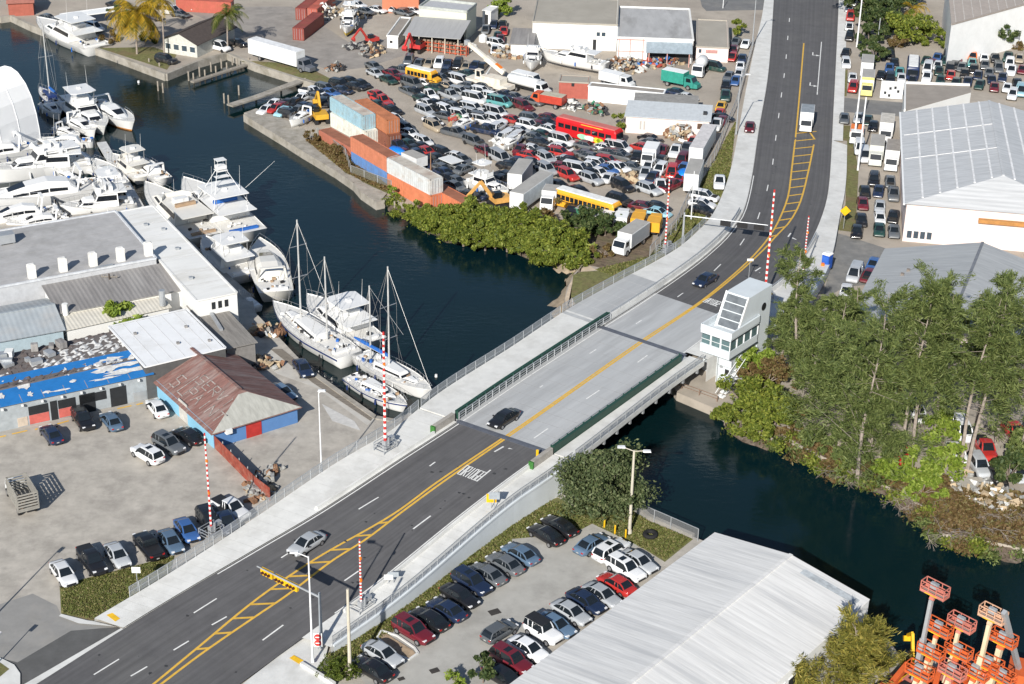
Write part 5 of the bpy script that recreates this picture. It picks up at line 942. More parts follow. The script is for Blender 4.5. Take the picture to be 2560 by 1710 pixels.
b = Bld("lean_to", "grey metal lean to roof over a dark open bay below the pale green building", "building", Z(8,85,640), Z(8,1085,712), Z(8,222,392), 3.4); b.shed(mat("lean_to_roof", (.36, .36, .36), .6, var=.08, scale=.8, streak=(2, .2, 1), wave=('X', .6, .02)), .9); 
for k in range(5): mb = MB(); mb.box((b.lu * (k + .1) / 4.2, .1, 1.7), (.18, .18, 3.4)); b.kid("post", mb, M_cpole)
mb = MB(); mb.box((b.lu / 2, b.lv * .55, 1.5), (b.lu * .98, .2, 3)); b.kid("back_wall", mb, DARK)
b = Bld("shed", "narrow white shed with brown roof beside the grey lean to", "building", K(1,0,1200,332), K(1,0,1300,338), K(1,0,1362,165), base=K(1,0,1198,440)); b.walls(M_wwall); b.flat(M_brn, .25, M_wwall); b.opening("window", 0, .25, .5, b.h * .45, b.h * .65, DARK)
b = Bld("shed", "orange walled shed at the top edge behind a row of cars", "building", K(1,0,1155,-30), K(1,0,1490,-25), K(1,0,1160,-120), 3.6); b.walls(mat("orange_wall", (.50, .18, .10), .8, var=.08)); b.flat(M_tan, .1)
b = Bld("shed", "small white kiosk at the far end of the yard beside the round bush", "building", K(1,0,2075,95), K(1,0,2150,105), K(1,0,2085,45), 3); b.walls(M_wwall); b.flat(M_wwall, .1); b.opening("door", 0, .3, .7, 0, 2.2, DARK)
# across the water, top corner
b = Bld("cottage", "cottage with dark brown gabled roof behind the palm trees", "house", K(0,0,1490,350), K(0,0,1800,400), K(0,0,1690,170), 2.9); b.walls(mat("pale_wood_wall", (.50, .50, .46), .8, var=.15, scale=2)); b.gable(mat("dark_brown_shingle", (.075, .06, .055), .9, var=.2, scale=2), 1.7, 'v', .5, mw=MATS["pale_wood_wall"])
for k in range(4): b.opening("window", 0, .08 + k * .24, .22 + k * .24, .9, 2.1, WIN, frame=M_wwall)
b = Bld("shed", "red walled shed at the seawall in the upper corner", "building", K(0,0,70,30), K(0,0,300,20), K(0,0,90,-60), base=K(0,0,85,150)); b.walls(mat("brick_red_paint", (.34, .10, .07), .85, var=.15)); b.gable(mat("faded_red_roof", (.40, .16, .12), .8), .8, 'u', .3, mw=MATS["brick_red_paint"])
b = Bld("boathouse", "long low dark boathouse with white roof behind the moored yacht", "building", K(0,0,598,165), K(0,0,1110,95), K(0,0,590,125), base=K(0,0,605,240)); b.walls(mat("navy_wall", (.02, .03, .05), .6)); b.flat(M_white_p, .15)
# the boatyard
h_ = 6.6; O = at(K(0,1,-560,1165), h_); U = at(K(0,1,1430,800), h_); C = at(K(0,1,990,380), h_)
b = Bld("boatyard_hall", "large flat grey roofed hall with five white roof vents at the boatyard", "building", O, U, O + (C - U), h_); b.walls(mat("grey_hall_wall", (.46, .47, .49), .8, var=.12)); b.flat(M_mem, .18, mat("pale_edge", (.55, .57, .6), .7)); n = 0
for x, y, y0 in ((295, 975, 860), (580, 915, 800), (855, 865, 755), (1108, 820, 710), (1362, 770, 665)):
    c = b.loc(K(0,1,x,y), h_); mb = MB(); mb.box((c.x, c.y, h_ + .95), (1.05, .8, 1.9)); mb.box((c.x, c.y, h_ + 1.95), (.8, .6, .12)); b.kid("roof_vent", mb, mat("vent_white", (.74, .73, .70), .6))
mb = MB(); [mb.beam((.1, b.lv * q, h_ + .02), (b.lu - .1, b.lv * q, h_ + .02), .06, .02) for q in (.12, .25, .38, .5, .63, .75, .88)]; b.kid('roof_lap', mb, mat('lap_dark', (.31, .31, .31), .8))
c = b.loc(K(0,1,60,660), h_); mb = MB(); mb.box((c.x, c.y, h_ + .9), (2.2, 1.6, 1.3)); [mb.box((c.x + x, c.y + y, h_ + .2), (.12, .12, .5)) for x in (-.9, .9) for y in (-.6, .6)]; b.kid("air_unit", mb, M_galv); c = b.loc(K(0,1,960,900), h_ - .1); mb = MB(); mb.box((c.x, c.y + .4, h_ + .15), (2.6, .5, .3)); b.kid("roof_duct", mb, M_galv)
b = Bld("boatyard_hall", "long white roofed dockside hall at the boatyard beside the moored yachts", "building", K(0,1,1800,1187), K(0,1,2170,1112), K(0,1,1005,385), 6.1); b.walls(M_wwall); b.flat(mat("white_membrane", (.74, .74, .72), .7, var=.05, scale=.3, streak=(.4, 2, 1), dirt=(.55, .53, .48), dscale=.22, damt=.65), .08)
for x, y in ((.3, .2), (.6, .5), (.4, .8), (.7, .72)): b.boxon('roof_vent', b.lu * x, b.lv * y, 6.1, (.5, .5, .35), M_galv)
mb = MB(); [mb.beam((.1, b.lv * q, 6.125), (b.lu - .1, b.lv * q, 6.125), .07, .02) for q in (.14, .27, .42, .55, .68, .82, .93)]; b.kid('roof_lap', mb, mat('lap_grey', (.55, .55, .55), .8))
for k in (.36, .52, .68): b.opening("window", 0, k, k + .09, 4.4, 5.4, DARK)
b = Bld("boatyard_hall", "lower hall with weathered dark grey metal roof against the grey hall", "building", K(0,1,548,1300), K(0,1,1688,1080), K(0,1,345,1115), 4.9); b.walls(M_wwall); b.shed(M_dgr, .75); c = b.loc(K(0,1,1490,1215), 4.6); mb = MB(); mb.tube((c.x, c.y, 4.4), (c.x, c.y, 6.6), .42, .42, 12); b.kid("flue", mb, M_galv); c = b.loc(K(0,1,600,1290), 5); mb = MB(); mb.tube((c.x, c.y, 4.6), (c.x, c.y, 6.2), .4, .4, 12); b.kid("flue", mb, M_wwall)
b = Bld("boatyard_shed", "cream corrugated shed roof below the weathered dark grey roof", "building", K(0,1,620,1450), K(0,1,1545,1245), K(0,1,735,1290), 4.1); b.walls(M_wwall); b.shed(M_cream, .5)
b = Bld("boatyard_shed", "broad bright white flat roof between the palm bush and the red roofed building", "building", K(0,2,1330,224), K(0,2,2065,48), K(0,1,1085,1402), 4.6); b.walls(mat("dark_wall", (.09, .09, .09), .9)); b.flat(mat("bright_white_roof", (.78, .79, .80), .6, var=.03, scale=.4, dirt=(.58, .57, .55), dscale=.25, damt=.5), .06)
mb = MB(); [mb.beam((b.lu * q, .15, 4.625), (b.lu * q, b.lv - .15, 4.625), .06, .02) for q in (.17, .34, .5, .66, .83)]; b.kid('roof_lap', mb, mat('lap_grey', (.55, .55, .55), .8))
for x, y in ((.2, .7), (.55, .3), (.8, .6), (.9, .2)): b.boxon('roof_vent', b.lu * x, b.lv * y, 4.6, (.35, .35, .3), M_dgr)
b = Bld("boatyard_shed", "low dockside shed with weathered grey board roof beside the moored boats", "building", K(0,2,2075,58), K(0,2,2335,0), K(0,1,1690,1265), 3.4); b.walls(mat("grey_board_wall", (.2, .19, .18), .9)); b.shed(mat("board_roof", (.25, .235, .215), .9, var=.25, scale=1.2, streak=(4, .4, 1), dirt=(.14, .13, .12), damt=.6), .25); mb = MB(); mb.beam((b.lu * .3, b.lv * .35, 3.75), (b.lu * .45, b.lv * .75, 3.85), .45, .3); b.kid("roof_plank", mb, M_galv)
O = at(K(0,1,-500,1640), 4.4); U = at(K(0,1,575,1445), 4.4); C = at(K(0,1,372,1175), 4.4); b = Bld("boatyard_shed", "pale blue walled shed with grey gabled metal roof at the left boatyard edge", "building", O, U, O + (C - U), 4.4); b.walls(mat("pale_blue_wall", (.36, .45, .50), .8, var=.1)); b.gable(mat("blue_grey_roof", (.33, .365, .39), .6, var=.1, scale=.6, wave=('X', .7, .02), dirt=(.42, .40, .38), damt=.4), 1.3, 'u', .3, mw=MATS["pale_blue_wall"])
# blue tarp building
O = at(K(0,2,-420,670), 3.5); U = at(K(0,2,1378,283), 3.5); C = at(K(0,2,1240,140), 3.5); b = Bld("workshop_row", "workshop row whose sloping roof is covered by a torn blue tarpaulin", "building", O, U, O + (C - U), 3.5); b.walls(mat("grey_shop_wall", (.33, .36, .38), .85, var=.15)); M_tarp = mat("blue_tarpaulin", (.02, .16, .44), .55, var=.10, scale=1.2)
rf = b.shed(M_tarp, .9, .35); L_ = b.lu; q_ = .9 / b.lv; mb = MB()
def tear(x, y): return (x, y, 3.5 + q_ * y + .16 + random.random() * .05)
for cx, cy, rx, ry in ((.37, .55, .7, 1.2), (.385, .15, .35, .6), (.60, .7, .35, 1.0), (.615, .3, .5, .3), (.80, .5, 1.9, .9), (.84, .85, 1.5, .4), (.885, .25, 3.0, .5), (.93, .5, 2.6, .45), (.96, .2, 1.6, .3), (.25, .3, .4, .8), (.47, .08, .6, .3), (.53, .05, 1.2, .2), (.76, .12, 2.0, .25)):
    n_ = 15; mb.poly([tear(L_ * cx + rx * math.cos(6.283 * i / n_) * random.uniform(.45, 1.25), max(-.3, b.lv * cy + ry * math.sin(6.283 * i / n_) * random.uniform(.5, 1.2))) for i in range(n_)])
b.kid("torn_sheet", mb, mat("crumpled_white_felt", (.56, .56, .55), .9, var=.25, scale=2), rf); mb = MB()
for k in range(1, 9): mb.beam((L_ * k / 9, -.3, 3.53), (L_ * k / 9, b.lv, 4.45), .07, .05)
b.kid("batten", mb, mat("rope_brown", (.30, .25, .22), .9), rf)
for k in range(10): b.boxon("eave_lamp", L_ * (k + .3) / 10, -.42, 3.0, (.25, .25, .25), M_gw)
for t0, t1, m_ in ((.36, .46, 'r'), (.51, .60, 'r'), (.47, .505, 'd'), (.62, .70, 'd'), (.78, .865, 'd'), (.30, .35, 't'), (.9, .97, 'g')): b.opening("shop_front", 0, t0, t1, .0 if m_ == 'd' else .1, 2.6 if m_ == 'd' else 1.3, {'r': mat("coral_red_paint", (.50, .12, .10), .8), 'd': DARK, 't': mat("tan_front", (.5, .42, .34), .8), 'g': M_galv}[m_])
for t0, t1 in ((.36, .46), (.51, .60), (.62, .76)): b.opening("shop_window", 0, t0, t1, 1.35, 2.5, DARK)
O2 = at(K(0,2,-420,520), 4.3); U2 = at(K(0,2,1235,150), 4.3); C2 = at(K(0,1,1085,1455), 4.3); b = Bld("ruined_hall", "derelict hall with collapsed dark roof and peeling pale felt behind the blue tarpaulin", "building", O2, U2, O2 + (C2 - U2), 4.3); b.walls(mat("sooty_wall", (.14, .125, .12), .95)); mb = MB(); NX, NYy = 60, 26; gi = {}
hz_ = rng.random((NX + 1, NYy + 1))
for i in range(NX + 1):
    for j in range(NYy + 1): gi[i, j] = mb.P((b.lu * i / NX, b.lv * j / NYy, 4.3 + .3 * (hz_[i, j] - .5) + .05 * math.sin(i * 1.6)))
for i in range(NX):
    for j in range(NYy):
        nz_ = math.sin(i * .13 + j * .06) + .7 * math.sin(j * .3 - i * .07) + hz_[i, j] * .35
        mb.cur = 0 if (nz_ > -1.0 and i > 27 and j < 20) or nz_ > .9 else 1; mb.F((gi[i, j], gi[i + 1, j], gi[i + 1, j + 1], gi[i, j + 1]))
kid(b.root, "roof", mb.data("roof", [MATS["crumpled_white_felt"], mat("burnt_brown_roof", (.11, .09, .085), .95, var=.4, scale=1)]))
for k in range(14): b.boxon("scrap_unit", b.lu * random.uniform(.25, .7), b.lv * random.uniform(.5, .95), 4.4, (random.uniform(.5, 1.6), random.uniform(.5, 1.2), random.uniform(.4, 1.1)), random.choice([M_galv, M_wwall, M_dgr]), random.random() * 3)
# red roofed building with painted lettering
b = Bld("garage", "blue walled garage with faded red hipped roof and painted roof lettering", "building", K(0,2,1952,812), K(0,2,2722,578), K(0,2,1372,325), base=K(0,2,1957,972)); M_bw = mat("sunlit_blue_wall", (.22, .46, .62), .8, var=.06, scale=.5); M_bw2 = mat("shaded_blue_wall", (.09, .20, .42), .8, var=.08, scale=.6)  # sun and shade put into the blue: paler left side, darker front
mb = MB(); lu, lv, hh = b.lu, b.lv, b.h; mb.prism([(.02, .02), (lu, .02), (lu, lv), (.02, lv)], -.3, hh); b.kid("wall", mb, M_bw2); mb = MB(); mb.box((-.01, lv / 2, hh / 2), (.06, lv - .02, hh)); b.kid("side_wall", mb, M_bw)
M_rr = mat("faded_red_metal", (.20, .105, .09), .8, var=.3, scale=1.6, streak=(.2, 2, 1), dirt=(.33, .29, .27), dscale=.5, damt=.55, wave=('Y', .7, .025)); rise = 2.3; hip = lu * .36; rf = b.gable(M_rr, rise, 'v', .45, hip0=hip, mw=M_bw)
pal = MB(); ov = .45; pal.poly([(-ov + .1, -ov + .02, hh - .12), (lu + ov - .1, -ov + .02, hh - .12), (lu / 2 + .6, -ov + hip * .87, hh + rise * .87 + .03), (lu / 2 - .6, -ov + hip * .87, hh + rise * .87 + .03)]); b.kid("weathered_panel", pal, mat("pale_weathered_metal", (.36, .36, .33), .8, var=.2, scale=1, streak=(2, .4, 1)), rf)
L2 = MB(); q_ = rise / (lu / 2); sl2 = Vector((1, 0, q_)).normalized(); nz = Vector((-q_, 0, 1)).normalized() * .05
def rpt(x, y): return Vector((x, y, hh + q_ * x))
word(L2, "5", rpt(.7, lv * .80), Vector((0, -1, 0)), sl2, 1.6, 1.9, .17, nz); word(L2, "L", rpt(.6, lv * .66), Vector((0, -1, 0)), sl2, 1.8, 3.4, .17, nz)
word(L2, "SERVI", rpt(2.9, lv * .63), Vector((0, -1, 0)), sl2, 1.5, 1.4, .15, nz); word(L2, "PAINT", rpt(.9, lv * .58), Vector((0, -1, 0)), sl2, 1.6, 1.5, .15, nz)
b.kid("roof_lettering", L2, mat("faded_white_lettering", (.31, .27, .25), .85, var=.6, scale=2.5), rf)
b.opening("door", 0, .38, .56, 0, hh * .82, mat("red_door", (.40, .03, .025), .7)); b.opening("door", 3, .42, .56, 0, 2.7, mat("grey_white_door", (.48, .47, .44), .8)); b.boxon("air_unit", lu * .16, -.35, 1.7, (.8, .6, .6), M_gw); b.boxon("red_corner", -.03, lv - .3, 0, (.1, .5, hh * .9), MATS["red_door"])
# white fabric boat shed
c = at(K(0,0,375,1290), -.2); cr = R(150); o_ = c + Vector((math.cos(cr), math.sin(cr), 0)) * 6.0; t = thing("boat_shed", "tall arched white fabric boat shed at the marina edge", "shed", o_, cr + math.pi); M_fab = mat("white_fabric", (.88, .88, .88), .7, var=.03, scale=.4)
prof0 = [(6.0, -.8), (5.95, 2), (5.6, 5), (4.9, 7.8), (3.8, 10), (2.2, 11.7), (.7, 12.3), (-.7, 12.3), (-2.2, 11.7), (-3.8, 10), (-4.9, 7.8), (-5.6, 5), (-5.95, 2), (-6.0, -.8)]; prof = [tuple(np.array(a_) * (1 - f) + np.array(c_) * f) for a_, c_ in zip(prof0, prof0[1:]) for f in (0, .5)] + [prof0[-1]]; mb = MB()
mb.loft([[(x * k, y, z * (k * .5 + .5)) for x, z in prof] for y, k in ((0, 1), (-4.4, 1), (-8.8, 1), (-13.2, 1))], cap=True, closed=False); kid(t, "cover", mb.data("cover", M_fab, False)); mb = MB()
for y in (-.02, -4.4, -8.8, -13.2):
    for p, q in zip(prof, prof[1:]): mb.beam((p[0], y, p[1]), (q[0], y, q[1]), .1)
kid(t, "rib", mb.data("rib", M_fab)); mb = MB(); mb.prism([(-7, -14), (7, -14), (7, 1.5), (-7, 1.5)], -2.5, -.1); kid(t, "base", mb.data("base", M_stone))
# ---------------------------------------------------------------- shipping containers
CM = {}
def cmat(k, c):
    if k not in CM: CM[k] = mat("container_" + k, c, .6, var=.12, scale=.8, dirt=(c[0] * .7 + .07, c[1] * .65 + .04, c[2] * .6 + .02), dscale=.7, damt=.8, wave=('X', .55, .03))
    return CM[k]
def container(label, p0, p1, z, k, c, L=12.19, top=None, name="shipping_container", rusty=0, doorc=None):
    """long near-top edge read from p0 to p1 (both at the container's top)."""
    zt = z + 2.59; a, b2 = at(p0, zt), at(p1, zt); h = math.atan2(b2.y - a.y, b2.x - a.x); o = a; t = thing(name, label, "container", (o.x, o.y, z), h, "shipping containers")
    m = cmat(k, c); W2 = 2.44; mb = MB(); mb.prism([(0, 0), (L, 0), (L, W2), (0, W2)], .15, 2.5); kid(t, "body", mb.data("body", m)); mb = MB()
    for x in (.07, L - .07):
        for y in (.07, W2 - .07): mb.box((x, y, 1.3), (.18, .18, 2.6))
    for y in (.05, W2 - .05):
        for zz in (.08, 2.53): mb.beam((0, y, zz), (L, y, zz), .14)
    for x in (.05, L - .05):
        for zz in (.08, 2.53): mb.beam((x, 0, zz), (x, W2, zz), .14)
    kid(t, "frame", mb.data("frame", m)); mb = MB(); mb.prism([(.1, .1), (L - .1, .1), (L - .1, W2 - .1), (.1, W2 - .1)], 2.5, 2.575); kid(t, "roof", mb.data("roof", mat("roof_" + (top or k), {'rust': (.30, .12, .07), 'pale': (.5, .46, .4)}.get(top, c), .8, var=.25, scale=.6, dirt=(.26, .10, .05), dscale=.35, damt=.85 if rusty else .3)))
    for y0 in (.14, 1.25): mb = MB(); mb.box((L + .02, y0 + .53, 1.3), (.06, 1.02, 2.3)); d = kid(t, "door", mb.data("door", doorc or m)); mb = MB(); [mb.beam((L + .08, y0 + .25 + q * .5, .2), (L + .08, y0 + .25 + q * .5, 2.4), .05) for q in (0, 1)]; kid(d, "lock_bar", mb.data("lock_bar", M_galv))
    return t
container("pale blue container stacked on top of the white container", K(1,0,676,884), K(1,0,975,1060), 2.62, "pale_blue", (.30, .47, .55), top='pale', rusty=0)
container("white container with a blue square beneath the pale blue container", K(1,0,680,1030), K(1,0,979,1192), .02, "white", (.66, .68, .62))
container("rust orange container standing behind the pale blue container", K(1,0,905,918), K(1,0,1125,1055), 2.62, "rust_orange", (.46, .17, .08)); container("brown container under the rust orange one behind the stack", K(1,0,905,1060), K(1,0,1140,1200), .02, "brown", (.22, .08, .05))
container("bright orange container stacked on the blue and white container", K(1,0,864,1250), K(1,0,1180,1432), 2.62, "orange", (.56, .20, .115), top='rust'); container("blue and white container beneath the bright orange container", K(1,0,872,1375), K(1,0,1186,1560), .02, "blue", (.12, .24, .50))
container("salmon open topped container at the lower end of the row above the bushes", Z(4,825,1210), Z(4,1220,1420), .02, "salmon", (.62, .20, .10), top='rust', rusty=1, L=9.0)
container("low red container with rusty roof in front of the white container", K(1,0,575,1190), K(1,0,840,1340), -.5, "dull_red", (.42, .15, .10), top='rust', rusty=1, L=11)
container("dirty white container with blue door panel above the salmon container", Z(4,52,690), Z(4,808,1080), 2.62, "dirty_white", (.58, .60, .60), top='pale', rusty=1); container("salmon container beneath the dirty white container", Z(4,60,980), Z(4,812,1370), .02, "salmon", (.62, .20, .10))
container("white and rust container standing on end behind the orange container", K(1,0,1110,1160), K(1,0,1185,1180), .02, "patched", (.5, .44, .38), L=2.6)
def redbox(lab, p0, p1, z=.02): return container(lab, p0, p1, z, "maroon", (.24, .055, .045))
redbox("maroon container at the front of the group beside the yard road", K(1,0,325,255), K(1,0,325 - 90, 275)) if False else None
for lab, e0, e1, far_ in (("maroon container nearest the white semitrailer in the paved yard", K(1,0,325,250), K(1,0,437,262), K(1,0,608,128)), ("red container behind the maroon one in the paved yard", K(1,0,360,70), K(1,0,460,80), K(1,0,560,0)), ("pale red container half hidden behind the other red containers", K(1,0,465,75), K(1,0,560,82), K(1,0,655,5))):
    zt = 2.61; a, b2, c2 = at(e0, zt), at(e1, zt), at(far_, zt); h = math.atan2(c2.y - b2.y, c2.x - b2.x); X = Vector((math.cos(h), math.sin(h), 0)); st = b2 + X * 12.19
    q0 = seen(b2); t = container(lab, (0, 0), (1, 1), .02, "maroon" if 'maroon' in lab else "red", (.24, .055, .045) if 'maroon' in lab else (.42, .10, .07)); t.location = (b2.x + X.x * 12.19, b2.y + X.y * 12.19, .02); t.rotation_euler = (0, 0, h + math.pi)
    # the long near side now faces the same way as in the photo: shift by one width
    Yv = Vector((-math.sin(h), math.cos(h), 0)); t.location = Vector(t.location) + Yv * 2.44
container("red container along the top edge of the paved yard", K(0,0,1610,-5), K(0,0,2050,20), .02, "red", (.42, .10, .07))
# ================================================================ BOATS
GEL = mat("white_gelcoat", (.74, .74, .73), .25, var=.04, scale=.6); GELC = mat("cream_gelcoat", (.70, .68, .63), .3, var=.06, scale=.6); GELG = mat("grey_gelcoat", (.45, .48, .50), .3, var=.05); BWIN = mat("boat_window", (.012, .014, .018), .06, spec=.7)
DECK = mat("boat_deck", (.66, .65, .62), .6, var=.08, scale=1); TEAK = mat("teak_deck", (.36, .25, .16), .7, var=.15); BLUEC = mat("blue_canvas", (.02, .12, .42), .75); STEEL = mat("bright_rail", (.6, .6, .6), .25, .7); ANTI = mat("antifoul_orange", (.45, .18, .03), .7); NAVY = mat("navy_stripe", (.02, .04, .14), .4)
def pxboat(stern, bow, z=WZ):
    a, b = at(stern, z), at(bow, z); d = b - a; return a, d.length, math.atan2(d.y, d.x)
def hull(t, L, B, fb, m, stripe=None, transom=.86, sheer=.45, anti=None, name="hull"):
    N = 14; secs = []; rail = []
    for i in range(N + 1):
        s = i / N; x = L * s; w_ = B / 2 * (transom + (1 - transom) * min(1, s / .35)) * (1 - max(0, (s - .45) / .55) ** 2.3); w_ = max(w_, .03); zs = fb * (1 + sheer * s * s); fl_ = .80 - .35 * max(0, s - .5)
        xb = x - (L * .07 * s ** 6)
        secs.append([(x, -w_, zs), (xb, -w_ * fl_, .25), (xb - .1 * s, -w_ * fl_ * .75, -.3), (xb - .1 * s, w_ * fl_ * .75, -.3), (xb, w_ * fl_, .25), (x, w_, zs)]); rail.append((x, w_, zs))
    mb = MB(); mb.loft(secs, closed=False); h = kid(t, name, mb.data(name, m, True))
    mb = MB(); rows = [[mb.P((x, -w_ * .97, z - .10)), mb.P((x, w_ * .97, z - .10))] for x, w_, z in rail]
    for a, b in zip(rows, rows[1:]): mb.F((a[0], b[0], b[1], a[1]))
    kid(t, "deck", mb.data("deck", DECK))
    if stripe:
        mb = MB()
        for s_ in (-1, 1):
            for (xa, wa, za), (xb, wb, zb) in zip(rail, rail[1:]): mb.quad((xa, s_ * (wa * .965 + .035), za - fb * .28), (xb, s_ * (wb * .965 + .035), zb - fb * .28), (xb, s_ * (wb * .985 + .03), zb - fb * .12), (xa, s_ * (wa * .985 + .03), za - fb * .12))
        kid(h, "stripe", mb.data("stripe", stripe))
    if anti:
        mb = MB(); mb.loft([[(p[0] * 1.002, p[1] * 1.03, p[2]) for p in (q[1], q[2], q[3], q[4])] for q in [[(a[0], a[1], min(a[2], .42)) for a in s_] for s_ in secs]], closed=False); kid(h, "boot_stripe", mb.data("boot_stripe", anti))
    return rail
def zat(L, fb, s, sheer=.45): return fb * (1 + sheer * s * s)
def house(t, x0, x1, w0, w1, z0, h, rake0, rake1, m, name="cabin", win=(.45, .85), front=True, wm=None, gap=0):
    """cabin block from x0 (aft) to x1 (fore); top edges pulled in by the rakes; a dark band of glazing round it."""
    a, b = x0 + rake0, x1 - rake1; k = .86; mb = MB(); bot = [(x0, -w0 / 2), (x1, -w1 / 2), (x1, w1 / 2), (x0, w0 / 2)]; top = [(a, -w0 / 2 * k), (b, -w1 / 2 * k), (b, w1 / 2 * k), (a, w0 / 2 * k)]
    mb.loft([[(x, y, z0) for x, y in bot], [(x, y, z0 + h) for x, y in top], [((x - (a + b) / 2) * .9 + (a + b) / 2, y * .85, z0 + h + .08) for x, y in top]]); c = kid(t, name, mb.data(name, m)); f0, f1 = win
    def lp(i, f, o=.02): q = Vector((bot[i][0], bot[i][1], 0)).lerp(Vector((top[i][0], top[i][1], 0)), f); return Vector((q.x, q.y * (1 + o) + (o if q.y > 0 else -o), z0 + h * f))
    g = MB(); s0, s1 = .06, .95
    for i, j in ((0, 1), (3, 2)):
        A, B2, C, D = lp(i, f0), lp(j, f0), lp(j, f1), lp(i, f1); g.poly([A.lerp(B2, s0), A.lerp(B2, s1), D.lerp(C, s1), D.lerp(C, s0)])
    kid(c, "side_window", g.data("side_window", wm or BWIN))
    if front:
        g = MB(); A, B2, C, D = [lp(i, f) + Vector((.035, 0, 0)) for i, f in ((1, f0), (2, f0), (2, f1), (1, f1))]; g.poly([A.lerp(B2, .05), A.lerp(B2, .95), D.lerp(C, .95), D.lerp(C, .05)]); kid(c, "windscreen", g.data("windscreen", wm or BWIN))
    return c
def hardtop(t, x0, x1, wd, z, zb, m=None, name="hardtop"):
    mb = MB(); c = [(x0, -wd * .46), (x1 - .5, -wd / 2), (x1, -wd * .3), (x1, wd * .3), (x1 - .5, wd / 2), (x0, wd * .46)]; mb.prism(c, z, z + .14); h = kid(t, name, mb.data(name, m or GEL)); mb = MB()
    for x in (x0 + .25, x1 - .7):
        for y in (-1, 1): mb.tube((x, y * wd * .40, zb), (x + .1, y * wd * .42, z), .045)
    kid(h, "support", mb.data("support", STEEL)); return h
def bowrail(t, rail, n0=7):
    mb = MB()
    for s_ in (-1, 1):
        q = [Vector((x, s_ * w_ * .93, z)) for x, w_, z in rail[n0:]]
        for a, b in zip(q, q[1:]): mb.tube(a + Vector((0, 0, .6)), b + Vector((0, 0, .6)), .025, n=4); mb.tube(a, a + Vector((0, 0, .6)), .02, n=4)
    kid(t, "bow_rail", mb.data("bow_rail", STEEL))
def box_kid(t, name, c, d, m): mb = MB(); mb.box(c, d); return kid(t, name, mb.data(name, m))
def aerial(t, x, y, z, h, tilt=.1): mb = MB(); mb.tube((x, y, z), (x - h * tilt, y, z + h), .03, .012, 4); kid(t, "aerial", mb.data("aerial", GEL))
def cockpit(t, L, B, fb, x0=.04, x1=.24, m=None, seat=None):
    mb = MB(); mb.poly([(L * x0, -B * .36, fb * 1.0 - .02), (L * x1, -B * .38, fb - .02), (L * x1, B * .38, fb - .02), (L * x0, B * .36, fb - .02)]); kid(t, "cockpit_sole", mb.data("cockpit_sole", m or DECK)); box_kid(t, "transom_seat", (L * x0 + .25, 0, fb + .1), (.55, B * .6, .35), seat or GEL)
def hs(L): return L if L < 9 else 9 + (L - 9) * .42
def gear(t, L, B, z, n):
    mb = MB(); P_ = [GEL, GELC, BLUEC, TRIM, TEAK]
    for _ in range(n): mb.cur = random.choice((0, 0, 0, 1, 2, 3, 3, 4)); mb.box((L * random.uniform(.06, .8), B * random.uniform(-.3, .3), z + random.uniform(0, .3)), (random.uniform(.15, .6), random.uniform(.1, .5), random.uniform(.12, .4)), random.random() * 3)
    kid(t, "deck_gear", mb.data("deck_gear", P_))
def fenders(t, L, B, fb):
    for s_ in (-1, 1):
        for f in (.15, .4, .62): mb = MB(); x, y = L * f, s_ * (B * .5 * (.98 if f < .5 else .86) + .12); mb.tube((x, y, fb * .25), (x, y, fb * .8), .13, .13, 6); mb.tube((x, y * .97, fb * .8), (x, y * .95, fb * 1.12), .015, n=4); kid(t, "fender", mb.data("fender", random.choice((NAVY, GEL, BLUEC, TRIM))))
